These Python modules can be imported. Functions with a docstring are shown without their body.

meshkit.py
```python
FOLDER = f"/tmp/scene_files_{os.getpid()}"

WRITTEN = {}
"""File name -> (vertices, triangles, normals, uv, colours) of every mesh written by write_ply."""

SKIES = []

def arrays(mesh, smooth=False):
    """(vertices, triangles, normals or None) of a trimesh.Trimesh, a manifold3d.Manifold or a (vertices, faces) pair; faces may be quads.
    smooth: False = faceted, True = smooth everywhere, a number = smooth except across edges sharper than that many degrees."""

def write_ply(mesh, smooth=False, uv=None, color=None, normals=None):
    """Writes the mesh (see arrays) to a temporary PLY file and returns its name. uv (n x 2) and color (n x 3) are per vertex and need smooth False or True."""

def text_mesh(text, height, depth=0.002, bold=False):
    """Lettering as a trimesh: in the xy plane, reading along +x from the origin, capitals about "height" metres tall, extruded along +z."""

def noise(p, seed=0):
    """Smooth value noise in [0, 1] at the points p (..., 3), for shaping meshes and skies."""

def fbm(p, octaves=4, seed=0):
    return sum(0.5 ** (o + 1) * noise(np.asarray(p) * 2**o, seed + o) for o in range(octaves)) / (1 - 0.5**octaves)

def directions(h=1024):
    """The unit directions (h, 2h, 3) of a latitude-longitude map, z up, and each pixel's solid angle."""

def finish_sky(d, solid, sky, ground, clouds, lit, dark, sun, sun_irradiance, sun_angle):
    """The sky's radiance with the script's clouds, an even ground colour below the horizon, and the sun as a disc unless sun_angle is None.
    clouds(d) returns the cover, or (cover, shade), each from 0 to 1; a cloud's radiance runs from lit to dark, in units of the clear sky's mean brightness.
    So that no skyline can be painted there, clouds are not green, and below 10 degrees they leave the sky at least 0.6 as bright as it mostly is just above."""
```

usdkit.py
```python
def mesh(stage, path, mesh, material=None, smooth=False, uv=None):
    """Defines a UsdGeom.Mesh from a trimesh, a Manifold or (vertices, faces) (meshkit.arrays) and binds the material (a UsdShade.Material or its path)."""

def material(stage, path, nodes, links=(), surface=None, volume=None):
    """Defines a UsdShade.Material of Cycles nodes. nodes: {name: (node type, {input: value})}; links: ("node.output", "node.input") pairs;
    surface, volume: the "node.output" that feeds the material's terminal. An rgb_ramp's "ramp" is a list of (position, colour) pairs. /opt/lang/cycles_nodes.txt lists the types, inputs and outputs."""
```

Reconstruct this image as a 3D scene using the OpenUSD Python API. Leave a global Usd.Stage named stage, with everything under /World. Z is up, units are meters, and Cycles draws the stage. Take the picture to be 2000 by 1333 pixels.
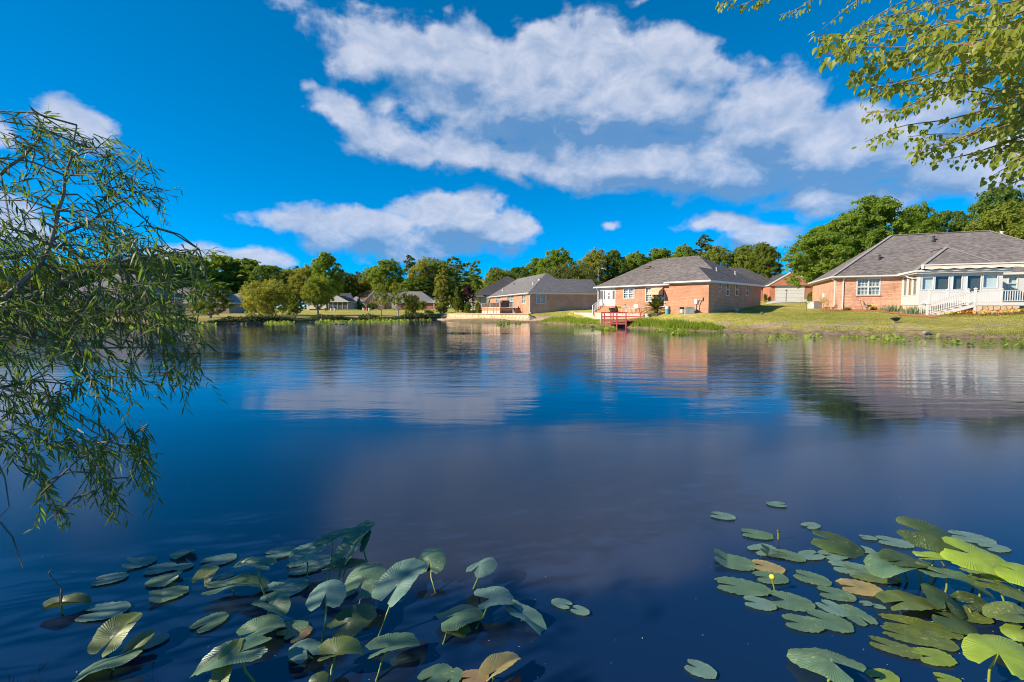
import math, random
import numpy as np
import trimesh, usdkit, meshkit
import shapely.geometry as sg
from shapely import affinity
from scipy.interpolate import LinearNDInterpolator, NearestNDInterpolator
from scipy.ndimage import gaussian_filter, map_coordinates
from pxr import Usd, UsdGeom, UsdLux, UsdShade, Gf, Sdf, Vt

stage = Usd.Stage.CreateInMemory()
UsdGeom.SetStageUpAxis(stage, 'Z')
UsdGeom.SetStageMetersPerUnit(stage, 1.0)
UsdGeom.Xform.Define(stage, '/World')
UsdGeom.Scope.Define(stage, '/World/Looks')
R = np.random.default_rng(7)

# ------------------------------------------------------------------ camera
EYE = np.array([0.0, 0.0, 1.7])
FOC = 944.0                                   # focal length in pixels of a 2000 px wide picture
PITCH = math.atan((666.5 - 607.0) / FOC)
cam = UsdGeom.Camera.Define(stage, '/World/camera')
cam.CreateHorizontalApertureAttr(36.0)
cam.CreateVerticalApertureAttr(36.0 * 682 / 1024)
cam.CreateFocalLengthAttr(36.0 * FOC / 2000)
cam.CreateClippingRangeAttr((0.05, 5000.0))
cam.CreateExposureAttr(1.2)
cx = UsdGeom.Xformable(cam)
cx.AddTranslateOp().Set(Gf.Vec3d(*EYE))
cx.AddRotateXOp().Set(90.0 - math.degrees(PITCH))

# ------------------------------------------------------------------ sun and sky
SUN_EL = math.radians(29.0)
sun_az = np.array([-0.965, -0.26]); sun_az = sun_az / np.linalg.norm(sun_az)
SUN = np.array([sun_az[0] * math.cos(SUN_EL), sun_az[1] * math.cos(SUN_EL), math.sin(SUN_EL)])
sun = UsdLux.DistantLight.Define(stage, '/World/sun')
sun.CreateIntensityAttr(1.0)
sun.CreateAngleAttr(0.5)
sun.CreateNormalizeAttr(True)
sun.CreateColorAttr(Gf.Vec3f(1.0, 0.88, 0.70))
q = Gf.Rotation(Gf.Vec3d(0, 0, 1), Gf.Vec3d(*map(float, SUN)))
UsdGeom.Xformable(sun).AddTransformOp().Set(Gf.Matrix4d(q, Gf.Vec3d(0, 0, 30)))

def pixdir(px, py):
    a, b = (px - 1000.0) / FOC, -(py - 666.5) / FOC
    c, s = math.cos(PITCH), math.sin(PITCH)
    return np.array([a, c + b * s, -s + b * c])

def azel(px, py):
    d = pixdir(px, py); d = d / np.linalg.norm(d)
    return math.atan2(d[0], d[1]), math.asin(d[2])

# clouds: soft ellipses at the bearings and heights where they stand, broken up by noise
# (x, y, half width, half height, tilt deg, strength) as bearings of the photograph's 2000 x 1333 frame
CLOUDS = [
    (760, 95, 170, 60, 0, 1.0), (700, 120, 90, 60, 0, .8), (900, 130, 150, 85, 0, 1.0), (1065, 72, 70, 46, 0, .8), (1120, 125, 165, 82, 0, 1.1), (1310, 105, 130, 56, 18, 1.0), (1400, 135, 90, 35, 20, .9),
    (1180, 200, 260, 90, 5, 1.2), (1000, 205, 220, 90, 8, 1.1), (1330, 180, 160, 80, 0, 1.0),
    (680, 240, 90, 50, 25, .95), (780, 275, 160, 50, 12, .95), (750, 205, 50, 40, 0, .6),
    (960, 300, 220, 45, 5, 1.05), (1200, 310, 260, 70, 5, 1.15), (1480, 250, 160, 100, 0, 1.15), (1420, 330, 240, 65, 3, 1.15), (1650, 300, 210, 95, 8, 1.15), (1640, 380, 220, 54, 3, .95), (1820, 320, 200, 105, 0, .92), (1830, 215, 160, 80, 0, .7), (1960, 330, 150, 100, 0, .9), (1000, 350, 70, 22, 12, .7),
    (880, 420, 130, 55, 0, 1.1), (700, 440, 200, 42, 0, 1.0), (980, 450, 90, 50, 0, 1.0), (560, 435, 130, 30, 0, .8), (800, 480, 260, 38, 0, .9), (1000, 490, 100, 30, 0, .6),
    (1400, 440, 120, 28, 0, .85), (1470, 465, 90, 40, 0, .9), (1205, 437, 38, 18, 0, .65),
    (160, 245, 95, 55, 15, 1.0), (180, 275, 90, 50, 0, .9), (-20, 265, 60, 45, 0, .8), (-10, 440, 130, 70, 0, 1.3), (500, 505, 130, 30, 0, .8), (390, 500, 150, 40, 0, .8),
    (545, 4, 70, 20, 0, .5), (700, 4, 70, 18, 0, .5), (1260, 0, 60, 20, 0, .55), (1480, 130, 40, 24, 20, .55), (600, 170, 34, 26, 0, .5), (870, 12, 40, 20, 0, .5),
    (-400, 300, 260, 90, 0, 1.0), (2300, 200, 260, 90, 0, 1.0), (2500, 420, 300, 60, 0, .9), (-800, 420, 300, 70, 0, 1.0), (1500, -420, 300, 110, 10, .9), (300, -520, 260, 90, -10, .9),
]
nodes = {
    'pos': ('texture_coordinate', {}),
    'sep': ('separate_xyz', {}),
    'az': ('math', {'math_type': 'arctan2'}),
    'el': ('math', {'math_type': 'arcsine'}),
    'p': ('combine_xyz', {'z': 0.0}),
    'sky': ('sky_texture', {'sky_type': 'single_scattering', 'sun_disc': False, 'sun_elevation': SUN_EL, 'sun_rotation': math.atan2(SUN[0], SUN[1]), 'air_density': 0.5, 'aerosol_density': 0.0, 'ozone_density': 6.0, 'altitude': 2000.0}),
    'skysat': ('hsv', {'hue': 0.503, 'saturation': 1.4, 'value': 0.97}),
    'gam': ('gamma', {'gamma': 0.72}),
    'bg': ('background_shader', {'strength': 0.15}),
}
links = [('pos.generated', 'sep.vector'), ('sep.x', 'az.value1'), ('sep.y', 'az.value2'), ('sep.z', 'el.value1'), ('az.value', 'p.x'), ('el.value', 'p.y'), ('sky.color', 'skysat.color')]

def cloud_field(tag, dx, dy):
    """a scalar field over bearing and height; above 0.5 there is cloud"""
    n = lambda s: f'{tag}_{s}'
    nodes[n('off')] = ('vector_math', {'math_type': 'add', 'vector2': (dx, dy, 0)})
    links.append(('p.vector', n('off') + '.vector1'))
    last = None
    # the coordinates are warped by noise first, so that the edges billow
    nodes[n('wn')] = ('noise_texture', {'scale': 9.0, 'detail': 4.0, 'roughness': 0.6})
    nodes[n('ws')] = ('vector_math', {'math_type': 'subtract', 'vector2': (.5, .5, .5)})
    nodes[n('wm')] = ('vector_math', {'math_type': 'multiply', 'vector2': (.10, .06, 0)})
    nodes[n('wa')] = ('vector_math', {'math_type': 'add'})
    links.extend([(n('off') + '.vector', n('wn') + '.vector'), (n('wn') + '.color', n('ws') + '.vector1'), (n('ws') + '.vector', n('wm') + '.vector1'), (n('wm') + '.vector', n('wa') + '.vector1'), (n('off') + '.vector', n('wa') + '.vector2')])
    for i, (x, y, hw, hh, tilt, s) in enumerate(CLOUDS):
        a, e = azel(x, y)
        k = math.cos(math.atan((x - 1000) / FOC))
        sx, sy = hw / FOC * k * k * 1.45, hh / FOC * k * 1.45
        nodes[n(f'm{i}')] = ('mapping', {'mapping_type': 'texture', 'location': (a, e, 0), 'rotation': (0, 0, -math.radians(tilt)), 'scale': (sx, sy, 1)})
        nodes[n(f'g{i}')] = ('gradient_texture', {'gradient_type': 'spherical'})
        nodes[n(f's{i}')] = ('math', {'math_type': 'multiply', 'value2': s})
        links.extend([(n('wa') + '.vector', n(f'm{i}') + '.vector'), (n(f'm{i}') + '.vector', n(f'g{i}') + '.vector'), (n(f'g{i}') + '.fac', n(f's{i}') + '.value1')])
        if last is None:
            last = n(f's{i}') + '.value'
        else:
            nodes[n(f'x{i}')] = ('math', {'math_type': 'smoothmax', 'value3': 0.14})
            links.extend([(last, n(f'x{i}') + '.value1'), (n(f's{i}') + '.value', n(f'x{i}') + '.value2')])
            last = n(f'x{i}') + '.value'
    nodes[n('fm')] = ('mapping', {'mapping_type': 'point', 'scale': (1.0, 1.5, 1)})
    nodes[n('fn')] = ('noise_texture', {'scale': 11.0, 'detail': 9.0, 'roughness': 0.56, 'distortion': 0.2})
    nodes[n('ln')] = ('noise_texture', {'scale': 11.0, 'detail': 5.0, 'roughness': 0.55, 'distortion': 0.2})
    nodes[n('lsc')] = ('math', {'math_type': 'multiply_add', 'value2': 0.85, 'value3': -0.425})
    nodes[n('lsum')] = ('math', {'math_type': 'add'})
    links.extend([(n('fm') + '.vector', n('ln') + '.vector'), (n('ln') + '.fac', n('lsc') + '.value1'), (n('lsc') + '.value', n('lsum') + '.value1'), (last, n('lsum') + '.value2')])
    nodes[n('fs')] = ('math', {'math_type': 'multiply_add', 'value2': 0.95, 'value3': -0.475})
    nodes[n('sum')] = ('math', {'math_type': 'add'})
    links.extend([(n('off') + '.vector', n('fm') + '.vector'), (n('fm') + '.vector', n('fn') + '.vector'), (n('fn') + '.fac', n('fs') + '.value1'), (n('fs') + '.value', n('sum') + '.value1'), (last, n('sum') + '.value2')])
    return n('sum') + '.value', n('lsum') + '.value'

(here, low), (_, above) = cloud_field('a', 0, 0), cloud_field('b', -0.022, 0.050)
# where the big clouds are thick the light does not come through: their grey bases
SHADES = [(1060, 262, 230, 62, 6, 1.0), (1260, 262, 260, 46, 3, .9), (930, 185, 150, 60, 10, .55), (1480, 350, 300, 60, 3, .8), (1720, 330, 240, 80, 5, .75), (800, 300, 180, 34, 10, .45), (840, 490, 280, 44, 0, .85), (600, 455, 160, 34, 0, .7), (1430, 470, 150, 26, 0, .6), (180, 300, 110, 40, 0, .5), (1640, 400, 220, 30, 0, .6), (1880, 260, 160, 60, 0, .6)]
last = None
for i, (x, y, hw, hh, tilt, st) in enumerate(SHADES):
    a, e = azel(x, y); k = math.cos(math.atan((x - 1000) / FOC))
    nodes[f'sm{i}'] = ('mapping', {'mapping_type': 'texture', 'location': (a, e, 0), 'rotation': (0, 0, -math.radians(tilt)), 'scale': (hw / FOC * k * k * 1.5, hh / FOC * k * 1.5, 1)})
    nodes[f'sg{i}'] = ('gradient_texture', {'gradient_type': 'quadratic_sphere'}); nodes[f'ss{i}'] = ('math', {'math_type': 'multiply', 'value2': st * 1.25})
    links += [('a_wa.vector', f'sm{i}.vector'), (f'sm{i}.vector', f'sg{i}.vector'), (f'sg{i}.fac', f'ss{i}.value1')]
    if last: nodes[f'sx{i}'] = ('math', {'math_type': 'smoothmax', 'value3': .3}); links += [(last, f'sx{i}.value1'), (f'ss{i}.value', f'sx{i}.value2')]; last = f'sx{i}.value'
    else: last = f'ss{i}.value'
nodes['bn'] = ('noise_texture', {'scale': 16.0, 'detail': 6.0, 'roughness': .6, 'distortion': .4}); nodes['bns'] = ('map_range', {'from_min': .3, 'from_max': .7, 'to_min': .50, 'to_max': 1.15, 'clamp': True})
nodes['base0'] = ('math', {'math_type': 'multiply', 'use_clamp': True}); nodes['base'] = ('math', {'math_type': 'multiply', 'value2': .85})
nodes['puff'] = ('map_range', {'from_min': .35, 'from_max': .65, 'to_min': -.16, 'to_max': .26, 'clamp': True}); nodes['shade1'] = ('math', {'math_type': 'add'})
nodes['thin'] = ('math', {'math_type': 'multiply_add', 'value2': -.30, 'value3': 1.0}); nodes['cov2'] = ('math', {'math_type': 'multiply'})
links += [('a_fm.vector', 'bn.vector'), ('bn.fac', 'bns.value'), (last, 'base0.value1'), ('bns.result', 'base0.value2'), ('base0.value', 'base.value1'), ('bn.fac', 'puff.value'), ('base.value', 'thin.value1'), ('cover.result', 'cov2.value1'), ('thin.value', 'cov2.value2')]
nodes['cover'] = ('map_range', {'range_type': 'smoothstep', 'from_min': 0.34, 'from_max': 0.62, 'to_min': 0.0, 'to_max': 0.90, 'clamp': True})
nodes['thick'] = ('map_range', {'range_type': 'linear', 'from_min': 0.45, 'from_max': 1.15, 'to_min': 0.0, 'to_max': 0.10, 'clamp': True})
nodes['diff'] = ('math', {'math_type': 'subtract'})
nodes['under'] = ('map_range', {'range_type': 'linear', 'from_min': -0.16, 'from_max': 0.34, 'to_min': 0.0, 'to_max': 0.80, 'clamp': True})
nodes['shade0'] = ('math', {'math_type': 'add'})
nodes['shade'] = ('math', {'math_type': 'add', 'use_clamp': True})
nodes['ccol'] = ('mix', {'mix_type': 'mix', 'color1': (1.98, 2.11, 2.52), 'color2': (.48, .95, 1.72)})
nodes['all'] = ('mix', {'mix_type': 'mix'})
links += [(here, 'cover.value'), (low, 'thick.value'), (above, 'diff.value1'), (low, 'diff.value2'), ('diff.value', 'under.value'), ('under.result', 'shade0.value1'), ('thick.result', 'shade0.value2'), ('shade0.value', 'shade1.value1'), ('puff.result', 'shade1.value2'), ('shade1.value', 'shade.value1'), ('base.value', 'shade.value2'),
          ('shade.value', 'ccol.fac'), ('cov2.value', 'all.fac'), ('skysat.color', 'gam.color'), ('gam.color', 'all.color1'), ('ccol.color', 'all.color2'), ('all.color', 'bg.color')]
skymat = usdkit.material(stage, '/World/Looks/sky_air', nodes, links, surface='bg.background')
sky = UsdLux.DomeLight.Define(stage, '/World/sky')
UsdShade.MaterialBindingAPI.Apply(sky.GetPrim()).Bind(skymat)
sky.GetPrim().SetCustomDataByKey('label', 'deep blue sky with drifting white and grey clouds')
sky.GetPrim().SetCustomDataByKey('category', 'sky')
sky.GetPrim().SetCustomDataByKey('kind', 'structure')

# ------------------------------------------------------------------ helpers
def unit(v):
    v = np.asarray(v, float); return v / np.linalg.norm(v)
def at_y(px, py, Y):
    """the point on the sight line of a pixel that lies Y metres out"""
    d = pixdir(px, py); return EYE + d * (Y / d[1])
def at_z(px, py, z):
    d = pixdir(px, py); return EYE + d * ((z - EYE[2]) / d[2])
def numbered(parent, name):
    p, k = f'{parent}/{name}', 0
    while stage.GetPrimAtPath(p):
        k += 1; p = f'{parent}/{name}_{k:03d}'
    return p
_count = {}
def fresh(parent, name):
    key = (parent, name)
    k = _count.get(key, 0); _count[key] = k + 1
    return f'{parent}/{name}' if k == 0 else f'{parent}/{name}_{k:03d}'
GROUPS = {'house': 'houses around the pond', 'tree': 'trees around the pond', 'shrub': 'garden shrubs', 'duck': 'ducks on the pond and lawn', 'chair': 'chairs on the patio', 'lily pad': 'water lily pads near the camera', 'flowers': 'daylilies by the deck', 'plant': 'plants in the mulch bed', 'pot': 'garden pots across the pond', 'air conditioner': 'outdoor air conditioners', 'flower bud': 'water lily buds', 'deck': 'garden decks'}
def say(prim, label=None, cat=None, group=None, kind=None):
    if cat and not group and kind is None: group = GROUPS.get(cat)
    for k, v in (('label', label), ('category', cat), ('group', group), ('kind', kind)):
        if v: prim.SetCustomDataByKey(k, v)
    return prim

class Thing:
    """an Xform directly under /World at the thing's base; meshes given in world metres become its parts"""
    def __init__(self, name, label, cat, base=(0, 0, 0), group=None, kind=None):
        self.path = fresh('/World', name); self.base = np.asarray(base, float)
        x = UsdGeom.Xform.Define(stage, self.path)
        x.AddTranslateOp().Set(Gf.Vec3d(*map(float, self.base)))
        self.prim = say(x.GetPrim(), label, cat, group, kind)
    def part(self, name, mesh, mat, parent=None, smooth=False, uv=None, label=None, kind=None):
        v, f = mesh_vf(mesh)
        if len(f) == 0: return None
        path = fresh(parent or self.path, name)
        m = usdkit.mesh(stage, path, (v - self.base, f), mat, smooth=smooth, uv=uv)
        say(m.GetPrim(), label, None, None, kind)
        return path

def mesh_vf(m):
    if isinstance(m, MB): return m.vf()
    if hasattr(m, 'to_mesh'):
        t = m.to_mesh(); return np.array(t.vert_properties[:, :3], float), np.array(t.tri_verts)
    if isinstance(m, tuple):
        v, f = np.asarray(m[0], float), np.asarray(m[1], int)
        if len(f) and f.shape[1] == 4: f = np.vstack([f[:, [0, 1, 2]], f[:, [0, 2, 3]]])
        return v, f
    return np.array(m.vertices), np.array(m.faces)

def lone(name, mesh, mat, label, cat, group=None, kind=None, smooth=False, uv=None):
    v, f = mesh_vf(mesh)
    m = usdkit.mesh(stage, fresh('/World', name), (v, f), mat, smooth=smooth, uv=uv)
    say(m.GetPrim(), label, cat, group, kind)
    return m

BOXF = np.array([[0, 2, 3, 1], [4, 5, 7, 6], [0, 1, 5, 4], [2, 6, 7, 3], [0, 4, 6, 2], [1, 3, 7, 5]])
class MB:
    """collects boxes, bars, tubes and polygons into one mesh"""
    def __init__(self): self.v, self.f, self.n = [], [], 0
    def add(self, v, f):
        v = np.asarray(v, float); f = np.asarray(f, int)
        if f.shape[1] == 4: f = np.vstack([f[:, [0, 1, 2]], f[:, [0, 2, 3]]])
        self.v.append(v); self.f.append(f + self.n); self.n += len(v); return self
    def vf(self):
        if not self.v: return np.zeros((0, 3)), np.zeros((0, 3), int)
        return np.vstack(self.v), np.vstack(self.f)
    def box(self, c, size, rz=0.0):
        s = np.array([[x, y, z] for x in (-.5, .5) for y in (-.5, .5) for z in (-.5, .5)]) * np.asarray(size, float)
        c_, s_ = math.cos(rz), math.sin(rz)
        s = s @ np.array([[c_, s_, 0], [-s_, c_, 0], [0, 0, 1]])
        return self.add(s + np.asarray(c, float), BOXF[:, ::-1])
    def obox(self, O, A, B, C):
        """box from corner O along the edge vectors A, B, C"""
        O, A, B, C = (np.asarray(x, float) for x in (O, A, B, C))
        p = np.array([O + i * A + j * B + k * C for i in (0, 1) for j in (0, 1) for k in (0, 1)])
        return self.add(p, BOXF[:, ::-1] if np.dot(np.cross(A, B), C) > 0 else BOXF)
    def bar(self, a, b, w, h, up=(0, 0, 1)):
        a, b = np.asarray(a, float), np.asarray(b, float); t = b - a
        s = np.cross(t, up); s = unit(s) if np.linalg.norm(s) > 1e-6 else np.array([1., 0, 0])
        n = unit(np.cross(s, t))
        return self.obox(a - s * w / 2 - n * h / 2, t, s * w, n * h)
    def tube(self, pts, radii, sides=6, cap=True):
        p = np.asarray(pts, float); r = np.broadcast_to(np.asarray(radii, float), (len(p),))
        t = np.gradient(p, axis=0); t /= np.linalg.norm(t, axis=1, keepdims=True) + 1e-12
        ref = np.where(np.abs(t[:, 2:]) < 0.9, [[0, 0, 1.]], [[1., 0, 0]])
        a = np.cross(t, ref); a /= np.linalg.norm(a, axis=1, keepdims=True) + 1e-12; b = np.cross(t, a)
        g = np.arange(sides) * 2 * np.pi / sides
        v = p[:, None] + r[:, None, None] * (np.cos(g)[None, :, None] * a[:, None] + np.sin(g)[None, :, None] * b[:, None])
        i, j = np.meshgrid(np.arange(len(p) - 1), np.arange(sides), indexing='ij')
        f = np.stack([i * sides + j, i * sides + (j + 1) % sides, (i + 1) * sides + (j + 1) % sides, (i + 1) * sides + j], -1).reshape(-1, 4)
        self.add(v.reshape(-1, 3), f[:, ::-1])
        if cap:
            k = len(p) - 1
            self.add(np.vstack([v[k], p[k:k + 1]]), [[j, (j + 1) % sides, sides] for j in range(sides)])
        return self
    def blob(self, c, r, sub=2, rz=0.0):
        s = trimesh.creation.icosphere(sub, 1.0)
        v = np.array(s.vertices) * np.asarray(r, float)
        c_, s_ = math.cos(rz), math.sin(rz)
        return self.add(v @ np.array([[c_, s_, 0], [-s_, c_, 0], [0, 0, 1]]) + np.asarray(c, float), s.faces)
    def poly(self, pts):
        p = np.asarray(pts, float)
        return self.add(p, [[0, i, i + 1] for i in range(1, len(p) - 1)])
    def prism(self, poly, z0, z1):
        g = sg.Polygon(poly); m = trimesh.creation.extrude_polygon(g, z1 - z0, engine='earcut'); m.apply_translation([0, 0, z0])
        return self.add(m.vertices, m.faces)

# ------------------------------------------------------------------ materials
_mats = {}
def MAT(name, nodes, links, surface):
    if name not in _mats: _mats[name] = usdkit.material(stage, f'/World/Looks/{name}', nodes, links, surface=surface)
    return _mats[name]
def plain(name, col, rough=.6, var=.16, scale=2.0, metal=0.0, bump=0.0, bscale=40.0, spec=.5, warm=0.0):
    """one colour with an uneven tone"""
    c = np.asarray(col, float)
    lo, hi = c * (1 - var), c * (1 + var) * np.array([1 + warm, 1, 1 - warm])
    nodes = {'g': ('geometry', {}), 'n': ('noise_texture', {'scale': scale, 'detail': 6.0, 'roughness': .65}), 'r': ('rgb_ramp', {'ramp': [(.3, tuple(lo)), (.7, tuple(np.clip(hi, 0, 1)))]}),
             'p': ('principled_bsdf', {'roughness': rough, 'metallic': metal, 'specular_ior_level': spec})}
    links = [('g.position', 'n.vector'), ('n.fac', 'r.fac'), ('r.color', 'p.base_color')]
    if bump:
        nodes['bn'] = ('noise_texture', {'scale': bscale, 'detail': 4.0}); nodes['b'] = ('bump', {'strength': bump, 'distance': .02})
        links += [('g.position', 'bn.vector'), ('bn.fac', 'b.height'), ('b.normal', 'p.normal')]
    return MAT(name, nodes, links, 'p.BSDF')
def brickwork(name, c1, c2, mortar, bw=.21, bh=.075, ms=.010, var=.25):
    nodes = {'t': ('texture_coordinate', {}), 'b': ('brick_texture', {'scale': 1.0, 'brick_width': bw, 'row_height': bh, 'mortar_size': ms, 'mortar_smooth': .2, 'color1': c1, 'color2': c2, 'mortar': mortar, 'bias': -.1}),
             'n': ('noise_texture', {'scale': .7, 'detail': 6.0, 'roughness': .7}), 'm': ('map_range', {'clamp': True, 'from_min': .3, 'from_max': .7, 'to_min': 1 - var, 'to_max': 1 + var}),
             'x': ('vector_math', {'math_type': 'scale'}), 'p': ('principled_bsdf', {'roughness': .85, 'specular_ior_level': .25}), 'bp': ('bump', {'strength': .5, 'distance': .008, 'invert': True})}
    links = [('t.UV', 'b.vector'), ('t.UV', 'n.vector'), ('n.fac', 'm.value'), ('b.color', 'x.vector1'), ('m.result', 'x.scale'), ('x.vector', 'p.base_color'), ('b.fac', 'bp.height'), ('bp.normal', 'p.normal')]
    return MAT(name, nodes, links, 'p.BSDF')
def shingles(name, col, var=.3):
    c = np.asarray(col, float)
    nodes = {'t': ('texture_coordinate', {}), 'b': ('brick_texture', {'scale': 1.0, 'brick_width': .32, 'row_height': .145, 'mortar_size': .008, 'mortar_smooth': .4, 'color1': tuple(c * (1 - var)), 'color2': tuple(c * (1 + var)), 'mortar': tuple(c * .45)}),
             'mp': ('mapping', {'scale': (1.0, 4.0, 1.0)}), 'n': ('noise_texture', {'scale': 1.6, 'detail': 7.0, 'roughness': .7}), 'm': ('map_range', {'clamp': True, 'from_min': .3, 'from_max': .7, 'to_min': .84, 'to_max': 1.16}),
             'n2': ('noise_texture', {'scale': .12, 'detail': 3.0}), 'm2': ('map_range', {'clamp': True, 'from_min': .3, 'from_max': .7, 'to_min': .85, 'to_max': 1.15}), 'mm': ('math', {'math_type': 'multiply'}),
             'x': ('vector_math', {'math_type': 'scale'}), 'p': ('principled_bsdf', {'roughness': .9, 'specular_ior_level': .2}), 'bp': ('bump', {'strength': .6, 'distance': .01, 'invert': True})}
    links = [('t.UV', 'b.vector'), ('t.UV', 'mp.vector'), ('mp.vector', 'n.vector'), ('n.fac', 'm.value'), ('t.UV', 'n2.vector'), ('n2.fac', 'm2.value'), ('m.result', 'mm.value1'), ('m2.result', 'mm.value2'),
             ('b.color', 'x.vector1'), ('mm.value', 'x.scale'), ('x.vector', 'p.base_color'), ('b.fac', 'bp.height'), ('bp.normal', 'p.normal')]
    return MAT(name, nodes, links, 'p.BSDF')
def leafy(name, lo, hi, rough=.5, trans=.3, tcol=None, dead=None, spec=.35):
    """leaves: each one (each island of the mesh) has its own tone; some light passes through"""
    lo, hi = np.asarray(lo, float), np.asarray(hi, float)
    ramp = [(0.0, tuple(lo)), (.6, tuple((lo + hi) / 2)), (.96, tuple(hi))] + ([(.985, tuple(dead))] if dead is not None else [])
    tc = tuple(np.asarray(tcol, float) if tcol is not None else np.clip((lo + hi) / 2 * np.array([1.5, 1.6, .7]), 0, 1))
    nodes = {'g': ('geometry', {}), 'r': ('rgb_ramp', {'ramp': ramp}), 'p': ('principled_bsdf', {'roughness': rough, 'specular_ior_level': spec}),
             't': ('translucent_bsdf', {'color': tc}), 'm': ('mix_closure', {'fac': trans})}
    links = [('g.random_per_island', 'r.fac'), ('r.color', 'p.base_color'), ('p.BSDF', 'm.closure1'), ('t.BSDF', 'm.closure2')]
    return MAT(name, nodes, links, 'm.closure')

WHITE = plain('white_paint', (.55, .54, .525), .5, .05, 3)
CREAM = plain('cream_paint', (.70, .64, .52), .6, .06, 3)
DARKGLASS = MAT('dark_glass', {'p': ('principled_bsdf', {'base_color': (.02, .024, .03), 'roughness': .06, 'specular_ior_level': .6})}, [], 'p.BSDF')
SCREEN = plain('insect_screen', (.085, .085, .09), .7, .15, 6)
PANE = MAT('window_glass', {'t': ('transparent_bsdf', {'color': (.86, .9, .9)}), 'g': ('glossy_bsdf', {'color': (.9, .9, .9), 'roughness': .02}), 'lw': ('layer_weight', {'blend': .5}), 'pw': ('math', {'math_type': 'power', 'value2': 4.0}), 'f': ('math', {'math_type': 'multiply_add', 'value2': .6, 'value3': .035}), 'm': ('mix_closure', {})},
           [('lw.facing', 'pw.value1'), ('pw.value', 'f.value1'), ('f.value', 'm.fac'), ('t.BSDF', 'm.closure1'), ('g.BSDF', 'm.closure2')], 'm.closure')
BLIND = plain('window_blind', (.55, .55, .53), .8, .08, 5)
TANBLIND = plain('tan_blind', (.42, .32, .17), .8, .1, 5)
BARK = plain('bark', (.13, .10, .075), .9, .35, 9, bump=.6, bscale=30)
PALEBARK = plain('pale_bark', (.30, .27, .23), .9, .3, 9, bump=.5, bscale=30)
CONCRETE = plain('concrete', (.42, .38, .32), .9, .22, 1.5, bump=.2)
BLACKMETAL = plain('black_metal', (.03, .03, .032), .45, .2, 6)
GREYMETAL = plain('grey_metal', (.35, .36, .36), .5, .12, 6)

# ------------------------------------------------------------------ land and water
import shapely
def cc(s): return [tuple(map(float, a.split(','))) for a in s.split()]
SHORE_PX = cc('0,647 90,643 175,640 280,637 400,632.5 450,631.5 540,629.5 620,628 700,627 800,625 852,624 862,626 880,628.5 900,630 950,631 1000,631 1060,631 1100,634 1150,637 1200,639 1250,641.5 1300,644.5 1350,646.5 1400,648.3 1500,650 1600,652.5 1700,655 1800,657.5 1900,660 2000,663')
shore = [at_z(x, y, 0.0)[:2] for x, y in SHORE_PX]
shore += [np.array(p, float) for p in [(36, 23), (33, 8), (18, 1.0), (6, .7), (0, .75), (-3.0, .9), (-4.9, 2.6), (-7.5, 5.5), (-13, 8), (-40, 11), (-58, 20), (-52, 33)]]
LAKE = sg.Polygon([tuple(p) for p in shore]).buffer(0)
shapely.prepare(LAKE)
EDGE = LAKE.exterior
ctrl = []
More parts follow.
